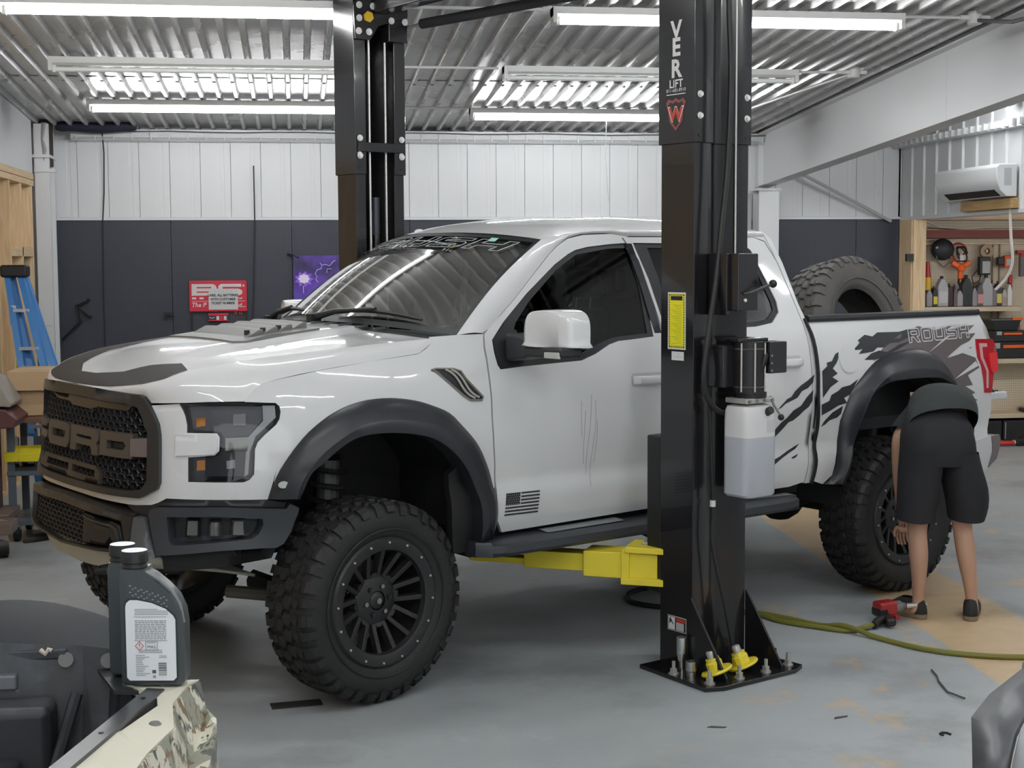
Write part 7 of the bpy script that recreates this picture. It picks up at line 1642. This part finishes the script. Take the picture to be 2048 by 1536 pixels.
for x in (162, 248): sp([(zx(x), zz(610)), (zx(x + 48), zz(610)), (zx(x + 48), zz(632)), (zx(x), zz(632))])
sp([(zx(692), zz(610)), (zx(712), zz(625)), (zx(742), zz(610)), (zx(735), zz(632)), (zx(700), zz(632))])
sp([(zx(160), zz(653)), (zx(770), zz(653)), (zx(770), zz(658)), (zx(160), zz(658))])
def stext(body, x, y, size, m, d, shear=0, align=0):
    vs, fs = text_mesh(body, size, shear=shear, bold=.0012); x0 = min(v[0] for v in vs)
    MB().add([(zx(x) + v[0] - (x0 if align else 0), d, zz(y) + v[1]) for v in vs], fs).build('lettering', m, sg_)
stext('The P', 162, 700, .062, SGW, -.0315, .25, 1); stext('ed...', 665, 705, .062, SGW, -.0315, .15, 1)
pp = empty('paper_notice', (-.775, YB - .034, 1.61), 0, 'white paper notice taped over the red battery sign', 'notice')
MB().box(zx(318) + .015, zx(655) + .015, -.002, 0, zz(755) + .04, zz(510) + .04).build('paper', mat('paper_grey', (.60, .60, .60), .6), pp)
for body, y in (('LABEL ALL BATTERIES', 588), ('WITH CUSTOMER', 635), ('TICKET NUMBER', 680)):
    vs, fs = text_mesh(body, .034, bold=.0012); MB().add([(v[0] * .93 + zx(484) + .015, -.003, v[1] + zz(y) + .04) for v in vs], fs).build('lettering', BLKD, pp)
for k in range(5): MB().box(zx(390 + k * 46) + .015, zx(398 + k * 46) + .015, -.003, -.002, zz(556) + .04, zz(528) + .04).build('smudge', mat('print_grey', (.30, .30, .30), .6), pp)
bc_ = empty('charger_box', (-.79, YB, 1.435), 0, 'small red and black boxed gadget hanging below the battery sign', 'box')
MB().box(-.10, .10, -.06, -.0, -.04, .04).build('box_body', mat('box_dark', (.05, .04, .05), .5), bc_, bevel=.003)
MB().box(-.10, .10, -.0608, -.060, .018, .04).build('red_band', RDS, bc_); MB().box(-.10, .10, -.0608, -.060, -.04, -.03).build('red_band', RDS, bc_)
for k in range(3): MB().box(-.02 + k * .037, .008 + k * .037, -.0608, -.06, -.028, .010).build('print_block', SGW if k != 1 else RDS, bc_)
MB().tube([(-.09, -.061, 0), (-.07, -.061, -.012), (-.04, -.061, -.004)], .004, 5).build('print_hook', SGW, bc_)
o = MB().box(-.87, -.80, YB - .02, YB, 1.485, 1.508).build('red_tag', RDS, None); tag(o, 'small red tag just under the battery sign, above the boxed gadget', 'tag')
for k, lb in ((0, 'left'), (1, 'right')):
    t = empty('red_strap', (-.617 + k * .05, YB, 1.50), 0, lb + ' one of two short red straps below the battery sign', 'strap', 'red straps under the battery sign')
    MB().box(-.016, .016, -.012, 0, -.04, .04).build('strap_body', mat('strap_red', (.45, .05, .05), .5), t, bevel=.003); MB().box(-.004, .004, -.014, -.011, -.035, .035).build('strap_seam', BLKD, t)
# purple event banner
bn = empty('purple_banner', (.25, YB - .04, 1.86), 0, 'purple stadium banner with lightning hanging behind the windshield pillar', 'banner')
def pur():
    m, nt, p = nt_of('purple_print'); N = nt.nodes; L = nt.links
    tc = N.new('ShaderNodeTexCoord'); n = N.new('ShaderNodeTexNoise'); n.inputs['Scale'].default_value = 3.5; n.inputs['Detail'].default_value = 5; L.new(tc.outputs['Object'], n.inputs['Vector'])
    r = N.new('ShaderNodeValToRGB'); r.color_ramp.elements[0].position = .35; r.color_ramp.elements[0].color = (.012, .010, .035, 1); r.color_ramp.elements[1].position = .68; r.color_ramp.elements[1].color = (.14, .06, .50, 1)
    L.new(n.outputs['Fac'], r.inputs['Fac']); L.new(r.outputs['Color'], p.inputs['Base Color']); p.inputs['Roughness'].default_value = .45; return m
PURP = pur(); LIL = mat('lilac_print', (.50, .38, .85), .5); GLOW = mat('white_print', (.85, .78, .92), .5); VIO = mat('violet_print', (.30, .12, .75), .5)
MB().grid(lambda u, v: (u, .012 * math.sin(u * 9) * (v + .45), v - .03 * max(0, -u - .1) * (1 if v > .1 else 0)), frange(-.27, .42, 16), frange(-.55, .20, 12)).build('banner_cloth', PURP, bn, smooth=True)
def bp(poly, m, d, name='print'): return MB().prism(poly, d, d + .0008, lambda u, v, q: (u, q - .014, v)).build(name, m, bn)
star = lambda cx, cz, r0, r1, n: [(cx + (r1 if k % 2 else r0) * math.cos(math.pi * k / n), cz + .85 * (r1 if k % 2 else r0) * math.sin(math.pi * k / n)) for k in range(2 * n)]
bp(star(-.165, -.045, .10, .07, 9), VIO, -.001, 'floodlight_halo'); bp(star(-.165, -.04, .062, .048, 8), GLOW, -.002, 'floodlight'); bp([(-.178, -.08), (-.166, -.08), (-.168, -.19), (-.176, -.19)], LIL, -.001)
def bolt_(pts, w_): MB().tube([(u, -.016, v) for u, v in pts], w_, 5, flat=1).build('lightning', LIL, bn)
bolt_([(-.02, -.08), (-.045, -.05), (-.03, -.02), (-.05, .01), (-.03, .05), (.01, .06), (.02, .10), (.06, .105), (.10, .09), (.13, .13), (.16, .15)], .006); bolt_([(.02, .10), (-.0, .12)], .004)
bolt_([(.07, .02), (.075, .06), (.12, .06)], .005)
MB().tube([(-.21, .0, .175), (-.30, .01, .205), (-.335, .01, .215)], .012, 6).build('banner_cord', BLACKP, bn)
# wall bits
o = MB().tube([(-2.348, 15.44, 1.219), (-2.20, 15.43, 1.36), (-2.16, 15.43, 1.40)], .016, 6).tube([(-2.16, 15.43, 1.40), (-2.20, 15.43, 1.56), (-2.08, 15.43, 1.46), (-2.05, 15.43, 1.45)], .018, 6).tube([(-2.20, 15.43, 1.56), (-2.10, 15.42, 1.60), (-2.07, 15.42, 1.63)], .015, 6).build('wall_bracket', BLACKP, None); tag(o, 'black zigzag metal bracket hanging on the pegboard at left', 'bracket')
o = MB().box(-1.33, -1.24, 15.42, 15.47, 1.455, 1.485).box(-1.325, -1.31, 15.42, 15.45, 1.42, 1.46).build('wall_hook', BLACKP, None); tag(o, 'short black hook on the pegboard left of the battery sign', 'hook')
o = MB().cyl((-.405, 15.40, 2.975), (-.405, 15.44, 2.40), .007, n=6).tube([(-.405, 15.44, 2.40), (-.43, 15.45, 1.7), (-.458, 15.44, 1.20)], .008, 6).build('thin_rod', mat('rod_dark', (.03, .03, .035), .5), None); tag(o, 'thin dark rod standing up the back wall above the battery sign', 'rod')
o = MB().tube([(-1.889, 15.34, 3.29), (-1.89, 15.45, 3.1), (-1.905, 15.49, 2.7), (-1.92, 15.45, 2.43), (-1.93, 15.455, 1.8), (-1.93, 15.455, .9)], .007, 6).build('wall_cable', mat('rod_dark', (.03, .03, .035), .5), None); tag(o, 'black cable dropping down the back wall near the left corner', 'cable')
mb = MB().tube([(-2.32 + .78 * t, 15.22, 3.335 + .008 * math.sin(9 * t)) for t in frange(0, 1, 14)], [.03] + [.052] * 12 + [.03], 10).build('foam_roll', mat('navy_foam', (.018, .019, .035), .8), None, smooth=True); tag(mb, 'dark foam roll tucked under the ceiling at the back left corner', 'foam')
for x, y, l in ((3.0, 11.85, 'thin white pull string hanging from the unlit light at right'), (2.95, 13.9, 'thin white pull string hanging from the far right light')):
    o = MB().tube([(x, y, ceil_z(y) - .10), (x - .01, y, ceil_z(y) - .5), (x + .02, y, ceil_z(y) - .9)], .003, 5).build('pull_string', mat('string_white', (.6, .6, .58), .7), None); tag(o, l, 'string')
dh = empty('door_lever', (-2.478, 14.86, 1.40), 0, 'white lever handle beside the left wall studs', 'handle'); MB().box(-.025, .025, -.015, .015, -.075, .06).build('plate', WHITE, dh, bevel=.006); MB().tube([(0, -.02, .0), (0, -.05, .0), (.13, -.055, .0)], .009, 8).build('lever', WHITE, dh, smooth=True)
# ---- blue stepladder
BLU = mat('blue_fibreglass', (.035, .19, .50), .4); ALU = mat('aluminium', (.55, .55, .56), .35, metal=.7)
ld = empty('step_ladder', (-2.26, 12.45, 0), 0, 'folded blue stepladder with a black top leaning on the left wall studs', 'ladder')
def strut(name, a, b, w_, d, m):
    a, b = Vector(a), Vector(b); return MB().tube([a, b], w_ * .7, 4, flat=d / w_).build(name, m, ld)
tops = [(-.045, 0, 1.90), (.055, .0, 1.90)]
for x0, x1, y0, y1 in ((-.045, .14, 0, -.40), (.055, .33, 0, -.40), (-.03, .20, .06, -.28), (.07, .40, .06, -.28)):
    a = Vector((x0, y0, 1.90)); b = Vector((lerp(x0, x1, 2.0), lerp(y0, y1, 2.0), .02)); MB().tube([a, b], [.040, .048], 4, flat=.55).build('rail', BLU, ld)
MB().box(-.10, .11, -.06, .12, 1.885, 1.985).build('ladder_top', BLACKP, ld, bevel=.02)
for k in range(6):
    z = 1.62 - k * .30; t = (1.90 - z) / 1.88 * 2; MB().box(lerp(-.045, .14, t), lerp(.055, .33, t), lerp(0, -.40, t) - .03, lerp(0, -.40, t) + .03, z - .012, z + .012).build('step', ALU, ld)
MB().tube([(.0, -.09, 1.42), (.13, -.16, 1.16)], .012, 5).build('spreader', ALU, ld); MB().tube([(.06, -.12, 1.40), (.16, -.2, 1.15)], .012, 5).build('spreader', ALU, ld)
MB().box(-.03, .03, -.13, -.125, 1.50, 1.66).build('ladder_label', WHT, ld); MB().box(.03, .09, -.19, -.185, 1.16, 1.20).build('yellow_label', YELD, ld)
# ---- cardboard boxes on a shop cart, tyre machine, bins
CARD = mat('cardboard', (.50, .35, .21), .8, var=.08, bump=.1, bscale=12)
def carton(x0, x1, y0, y1, z0, z1, label):
    t = empty('cardboard_box', ((x0 + x1) / 2, (y0 + y1) / 2, z0), 0, label, 'box', 'cardboard boxes by the left wall'); a, b, h = (x1 - x0) / 2, (y1 - y0) / 2, z1 - z0
    MB().box(-a, a, -b, b, 0, h).build('carton', CARD, t, bevel=.004); MB().box(-a, a, -b - .002, b + .002, h * .0, h).box(-a * .99, a * .99, -.03, .03, h, h + .001).build('tape', mat('tape_tan', (.58, .45, .28), .35), t) if False else MB().box(-a * .99, a * .99, -.03, .03, h - .001, h + .001).build('tape', mat('tape_tan', (.58, .45, .28), .35), t)
carton(-2.06, -1.55, 10.95, 11.5, 1.085, 1.225, 'wide flat cardboard box on top of the stack at left')
carton(-2.02, -1.60, 11.0, 11.45, .90, 1.08, 'crumpled brown carton under the flat box at left')
t = empty('dark_crate', (-1.60, 11.6, 1.085), 0, 'grey tray behind the flat cardboard box at left', 'tray'); MB().box(-.16, .16, -.08, .08, 0, .17).build('tray_body', mat('tray_grey', (.10, .11, .13), .6), t, bevel=.01)
ct = empty('shop_cart', (-1.82, 11.15, 0), 0, 'dark steel shop cart with shelves and casters behind the pickup grille', 'cart')
STB = mat('steel_blue', (.09, .115, .14), .45)
for x in (-.22, .26):
    for y in (-.24, .28): MB().box(x - .025, x + .025, y - .02, y + .02, .12, .90).build('leg', STB, ct)
for z in (.14, .50, .88): MB().box(-.25, .30, -.27, .32, z - .02, z + .015).build('shelf', STB if z < .8 else mat('worn_wood', (.15, .07, .04), .6), ct, bevel=.004)
for x in (-.2, .24):
    for y in (-.22, .26): MB().cyl((x - .02, y, .055), (x + .02, y, .055), .055, n=16).build('caster', BLACKP, ct, smooth=True, angle=40); MB().box(x - .025, x + .025, y - .02, y + .02, .09, .13).build('caster_fork', ALU, ct)
for k, (x, c_, l) in enumerate(((-2.03, YELD, 'small yellow parts bin at the left end of the cart shelf'), (-1.86, YELD, 'long yellow parts bin on the cart shelf behind the grille'))):
    t = empty('parts_bin', (x, 10.93, .585), 0, l, 'bin', 'yellow parts bins on the cart'); w_ = .05 if k == 0 else .12
    MB().prism([(-.08, 0), (.08, 0), (.09, .10), (-.07, .06), (-.09, .06)], -w_, w_, lambda u, v, d: (d, u, v)).build('bin_body', mat('bin_yellow', (.80, .70, .03), .4), t, bevel=.004)
for k, (x, c_) in enumerate(((-2.06, (.62, .63, .64)), (-1.99, (.05, .05, .06)), (-1.95, (.60, .61, .62)), (-1.89, (.06, .06, .07)), (-1.85, (.12, .38, .62)))):
    o = MB().box(-.022, .022, -.06, .06, 0, .20).build('manual', mat('manual_%d' % k, c_, .6), None, loc=(x, 11.18, .525), rot=(R(-12), 0, R(6))); tag(o, ['white binder at the left end of the cart shelf row', 'black binder second in the cart shelf row', 'white slim binder in the middle of the cart shelf row', 'black binder right of the slim white one on the cart', 'blue binder at the right end of the cart shelf row'][k], 'binder', 'binders on the cart shelf')
tm = empty('tire_machine', (-2.16, 10.75, 0), 0, 'maroon and grey workshop machine cut off by the left edge', 'machine')
MRN = mat('maroon_paint', (.085, .030, .032), .45); 
MB().prism([(-.25, .86), (.21, .86), (.24, .92), (.16, .99), (-.25, 1.04)], -.22, .22, lambda u, v, d: (u, d, v)).build('machine_head', MRN, tm, bevel=.01)
MB().prism([(-.25, 1.04), (.19, 1.005), (.20, 1.03), (.10, 1.20), (-.25, 1.32)], -.20, .20, lambda u, v, d: (u, d, v)).build('machine_panel', mat('machine_grey', (.27, .25, .22), .5, var=.2, vscale=12), tm, bevel=.008)
MB().box(-.2, .05, -.18, .18, .25, .86).build('machine_column', MRN, tm, bevel=.01); MB().box(-.25, .16, -.22, .22, .20, .26).build('machine_foot', mat('rust_grey', (.16, .12, .10), .6), tm, bevel=.01)
MB().tube([(-.1, -.19, .7), (0, -.21, .5), (.02, -.2, .3)], .02, 6).build('machine_pipe', BLACKP, tm)
MB().tube([(-.25, -.30, .42), (.05, -.33, .26), (.18, -.35, .22)], .02, 6).build('machine_arm', mat('rust_grey', (.16, .12, .10), .6), tm)
MB().box(-.05, .22, -.46, -.22, .16, .24).build('dolly_plate', mat('rust_grey', (.16, .12, .10), .6), tm, bevel=.006)
MB().cyl((.12, -.42, .07), (.18, -.40, .07), .07, n=18).build('caster', BLACKP, tm, smooth=True, angle=40); MB().box(-.2, -.1, -.2, .2, .0, .2).build('machine_base', MRN, tm)
MB().prism([(.09, .02), (.21, .02), (.19, .17), (.10, .17)], -.45, -.44, lambda u, v, d: (u, d, v)).build('caster_fork', mat('rust_light', (.30, .25, .22), .5, metal=.4), tm)
MB().box(-2.2, -2.12, 11.15, 11.25, .0, .0).v
# ---- air conditioner
ac = empty('air_conditioner', (6.565, 13.48, 2.56), 0, 'white wall split air conditioner above the tool bay opening', 'air conditioner')
ACW = mat('appliance_white', (.78, .79, .80), .3)
MB().prism([(0, 0), (-.10, 0), (-.17, .06), (-.205, .16), (-.205, .27), (-.18, .30), (0, .30)], -.66, .66, lambda u, v, d: (u, d, v)).build('case', ACW, ac, bevel=.012, seg=3)
MB().prism([(-.105, .008), (-.168, .062), (-.160, .066), (-.10, .016)], -.56, .50, lambda u, v, d: (u - .012, d, v)).build('vent_slot', BLKD, ac)
MB().box(-.185, -.10, -.50, .45, .018, .026, Matrix.Rotation(R(20), 4, 'Y')).build('louvre', ACW, ac)
MB().box(-.13, -.06, -.664, -.660, .10, .26).build('side_label', mat('label_grey', (.50, .51, .53), .5), ac)
o = MB().box(6.50, 6.585, 12.78, 13.85, 2.452, 2.545).build('wood_block', wood('cedar', (.35, .21, .08), (.50, .33, .15), 'Y'), None, bevel=.004); tag(o, 'brown wooden board under the air conditioner', 'board')
hose_thing('drain_hose', [(6.56, 12.95, 2.50), (6.57, 12.93, 2.2), (6.60, 12.95, 1.95), (6.56, 13.0, 1.80), (6.49, 13.05, 1.70)], .014, mat('hose_white', (.66, .63, .56), .5), 'pale drain hose dangling from the air conditioner')
o = MB().box(6.46, 6.54, 15.03, 15.07, 1.965, 2.045).build('black_tag', BLACKP, None, rot=None); tag(o, 'small black square fixed to the wooden corner post of the tool bay', 'tag')
# ---- things in the tool bay
ORG = mat('orange_plastic', (.85, .13, .02), .4); TRED = mat('tool_red2', (.40, .03, .03), .4)
cp = empty('riding_helmet', (6.985, 15.30, 2.09), 0, 'round black helmet hanging on the tool bay pegboard', 'helmet')
MB().sphere((0, 0, 0), .125, 18, 10, sc=(1.05, .6, .95)).build('shell', mat('helmet_black', (.02, .022, .024), .5), cp, smooth=True)
MB().tube([(-.085, -.03, -.06), (-.07, -.04, -.14), (0, -.04, -.19), (.07, -.04, -.14), (.085, -.03, -.06)], .008, 6).build('chin_strap', mat('strap_tan', (.16, .12, .07), .6), cp); MB().sphere((-.09, -.055, .02), .018, 8, 6).build('snap', ALU, cp)
og = empty('orange_splitter', (7.19, 15.28, 1.89), 0, 'orange three armed cable reel plug hanging on the pegboard', 'reel')
for a in (150, 30, 268): MB().box(-.01, .125, -.025, .025, -.028, .028, Matrix.Rotation(-R(a), 4, 'Y')).build('arm', ORG, og, bevel=.015, seg=3)
MB().sphere((0, -.01, 0), .05, 12, 8, sc=(1, .7, 1)).build('hub', ORG, og, smooth=True); MB().tube([(-.01, 0, -.1), (-.02, .01, -.15), (.0, .01, -.2)], .012, 6).build('cord', BLACKP, og)
cl_ = empty('cable_coil', (7.18, 15.33, 2.06), 0, 'tangle of red and black cable above the orange reel', 'cable')
MB().tube([(.08 * math.cos(t) * (1 + .2 * math.sin(3 * t)), -.01 * math.sin(2 * t), .10 * math.sin(t)) for t in frange(0, 12, 60)], .010, 5).build('red_loop', TRED, cl_); MB().tube([(.03 + .06 * math.cos(t * 1.1), -.03, -.02 + .08 * math.sin(t)) for t in frange(0, 11, 50)], .009, 5).build('black_loop', BLACKP, cl_); MB().box(.0, .05, -.05, -.03, -.09, -.03).build('white_clip', SGW, cl_)
tr_ = empty('tape_roll', (7.50, 15.32, 2.07), 0, 'tan roll of masking tape on a pegboard hook', 'tape'); MB().lathe([(.035, -.025), (.075, -.025), (.075, .025), (.035, .025)], 24, Matrix.Rotation(R(90), 4, 'X'), closed=True).build('roll', mat('masking_tape', (.40, .29, .19), .7), tr_, smooth=True, angle=40); MB().cyl((0, -.02, 0), (0, .09, 0), .008, n=6).build('hook', STEEL, tr_)
mm = empty('battery_tester', (7.47, 15.31, 1.93), 0, 'black tester with a grey face and cable loops on the pegboard', 'tester'); MB().box(-.06, .07, -.03, .03, -.12, .08).build('case', BLACKP, mm, bevel=.01); MB().box(-.03, .06, -.033, -.03, -.10, .03).build('face', mat('tester_grey', (.42, .41, .42), .5), mm)
MB().tube([(-.05, 0, -.04), (-.14, -.01, -.14), (-.12, -.01, -.22), (-.05, -.01, -.18), (-.03, 0, -.1)], .007, 5).tube([(.05, 0, -.09), (.03, -.01, -.2), (.07, -.01, -.24), (.10, -.01, -.18)], .007, 5).build('leads', BLACKP, mm)
ch = empty('charger', (7.72, 15.32, 1.955), 0, 'orange and black charger on the pegboard right of the drain hose', 'charger'); MB().box(-.02, .06, -.04, .03, -.07, .07).build('case', mat('charger_orange', (.65, .10, .03), .45), ch, bevel=.012); MB().box(-.09, -.02, -.03, .03, -.04, .05).build('plug', BLACKP, ch, bevel=.01); MB().box(.0, .055, -.043, -.04, -.04, .03).build('face', mat('tester_grey', (.42, .41, .42), .5), ch)
gg = empty('grease_gun', (7.90, 15.28, 1.95), 0, 'red and grey grease gun hanging at the right edge of the tool bay', 'grease gun'); MB().cyl((0, 0, -.16), (0, 0, .06), .035, n=14).build('barrel', mat('barrel_grey', (.13, .12, .12), .4), gg, smooth=True); MB().box(-.07, .10, -.03, .03, .09, .13).cyl((0, 0, .05), (0, 0, .11), .03, n=12).build('head', TRED, gg, bevel=.006)
tc_ = empty('red_chain', (7.79, 15.33, 1.66), 0, 'red folding tool hanging below the charger', 'tool'); [MB().box(-.02, .025, -.02, .02, -.15 + k * .1, -.05 + k * .1).build('link', TRED, tc_, bevel=.012) for k in range(3)]
ye = empty('spray_can', (6.80, 15.26, 1.62), 0, 'red and yellow spray can by the wooden corner post', 'can'); MB().cyl((0, 0, .03), (0, 0, .17), .04, n=14).build('can_body', mat('can_yellow', (.75, .45, .03), .4), ye, smooth=True, angle=40); MB().cyl((0, 0, .17), (0, 0, .34), .038, .02, n=14).build('can_top', TRED, ye, smooth=True, angle=40); MB().cyl((0, 0, -.15), (0, 0, .03), .04, n=14).build('can_base', BLACKP, ye)
def jug(x, h, w_, c_, lab, label, capc=BLACKP, y=15.24):
    t = empty('oil_jug', (x, y, 1.472), 0, label, 'jug', 'bottles on the tool bay shelf'); m = mat('jug_%02d%02d%02d' % tuple(int(k * 99) for k in c_), c_, .4)
    MB().prism([(-w_, 0), (w_, 0), (w_, h * .62), (w_ * .3, h * .9), (-w_ * .35, h * .92), (-w_, h * .66)], -.05, .05, lambda u, v, d: (u, d, v)).build('jug_body', m, t, bevel=.010)
    MB().cyl((-w_ * .02, 0, h * .9), (-w_ * .02, 0, h), w_ * .32, n=12).build('jug_cap', capc, t)
    if lab: MB().box(-w_ * .8, w_ * .8, -.0525, -.0505, h * .12, h * .5).build('jug_label', mat('lab_%02d%02d%02d' % tuple(int(k * 99) for k in lab), lab, .5), t)
for a in ((6.80, .20, .035, (.30, .29, .32), None, 'slim grey bottle first on the shelf beside the corner post'), (6.865, .22, .028, (.03, .03, .035), (.70, .60, .05), 'black bottle with yellow label second from the corner post'), (6.955, .33, .06, (.42, .42, .44), (.55, .55, .58), 'tall silver jug left of centre on the tool bay shelf'), (7.04, .25, .03, (.04, .025, .025), None, 'dark maroon bottle right of the tall silver jug'),
          (7.10, .24, .022, (.14, .11, .12), None, 'slim brown bottle with a long neck on the shelf'), (7.15, .19, .035, (.36, .35, .38), None, 'short grey bottle left of the black pump can'), (7.235, .34, .06, (.025, .03, .03), None, 'large black jug under the orange reel'), (7.32, .22, .03, (.28, .27, .30), None, 'grey bottle behind the black jug'),
          (7.385, .26, .04, (.12, .10, .11), (.60, .30, .30), 'dark bottle with pink label on the tool bay shelf'), (7.465, .34, .062, (.40, .40, .42), None, 'silver jug with curved handle right of centre on the shelf'), (7.545, .22, .03, (.20, .18, .20), None, 'brown grey bottle right of the silver jug'), (7.60, .27, .035, (.05, .05, .055), (.65, .60, .15), 'black pointed bottle with yellow label'),
          (7.665, .20, .03, (.45, .42, .40), (.40, .30, .25), 'cream bottle near the end of the shelf'), (7.725, .26, .028, (.72, .70, .66), None, 'white slim bottle last on the tool bay shelf')): jug(*a)
def tool_case(x, z, w_, h, label, d=.2):
    t = empty('tool_case', (x, 15.25, z), 0, label, 'toolbox', 'black tool cases in the tool bay'); MB().box(-w_, w_, -.13, .13, 0, h).build('case', mat('case_black', (.025, .025, .028), .45), t, bevel=.012); MB().box(-w_ * .5, w_ * .5, -.145, -.128, h * .62, h * .82).build('handle', ORG, t, bevel=.006)
    for q in (-.75, .75): MB().box(q * w_ - .03, q * w_ + .03, -.138, -.128, h * .6, h * .95).build('latch', TRED if q > 0 and w_ > .2 else ALU, t, bevel=.003)
tool_case(7.75, .902, .26, .18, 'lower black tool case with orange handle on the tool bay shelf'); tool_case(7.73, 1.084, .21, .12, 'upper black tool case stacked on the lower one')
t = empty('oil_pan', (7.66, 15.25, 1.206), 0, 'black drain pan on top of the stacked tool cases', 'pan'); MB().prism([(-.13, 0), (.13, 0), (.17, .11), (-.17, .11)], -.12, .12, lambda u, v, d: (u, d, v)).build('pan', BLACKP, t, bevel=.006); MB().box(-.18, .18, -.13, .13, .11, .125).build('rim', mat('rim_grey', (.12, .12, .13), .4), t); MB().box(.06, .18, -.14, -.10, .115, .14).build('orange_grip', ORG, t)
t = empty('net_bag', (7.85, 15.30, 1.22), 0, 'red mesh bag hanging right of the drain pan', 'bag'); MB().sphere((0, 0, 0), .06, 10, 8, sc=(1, .6, 2.0)).build('bag', mat('net_red', (.40, .10, .08), .7), t, smooth=True)
t = empty('yellow_tool', (8.0, 15.2, .305), 0, 'yellow tool on the lowest shelf of the tool bay', 'tool'); MB().box(-.06, .10, -.06, .06, 0, .17).build('tool_body', mat('bin_yellow', (.8, .7, .03), .4), t, bevel=.02); MB().box(-.1, .2, -.08, .08, 0, .04).build('tool_base', BLACKP, t)
for k in range(3):
    t = empty('black_crate', (7.50 + k * .27, 15.25, 0), 0, ['black crate on the floor behind the pickup bumper', 'black crate second along the tool bay floor', 'blue grey crate at the right end of the tool bay floor'][k], 'crate', 'crates on the tool bay floor')
    MB().box(-.125, .125, -.14, .14, 0, .22).build('crate', mat('crate_black', (.02, .02, .022), .5) if k < 2 else mat('crate_blue', (.06, .13, .20), .5), t, bevel=.008); MB().box(-.11, -.10, -.145, -.14, .02, .2).build('strap', ALU, t)
jc = empty('jumper_cable', (7.45, 14.66, 0), R(6), 'red clamp and black grip of a jumper cable on the tool bay floor', 'cable')
for dz in (-.02, .02): MB().tube([(-.17, dz, .03), (-.06, dz * .6, .035), (0, dz, .035), (.08, dz, .035)], [.012, .018, .022, .018], 8).build('jaw', mat('clamp_red', (.60, .03, .03), .4), jc, smooth=True)
MB().cyl((.08, 0, .035), (.10, 0, .035), .03, n=12).build('ferrule', ALU, jc); MB().box(.10, .42, -.05, .05, .0, .075).build('grip', BLACKP, jc, bevel=.02); MB().tube([(-.3, .1, .01), (0, .16, .01), (.3, .2, .06), (.6, .3, .02)], .014, 6).build('lead', BLACKP, jc)
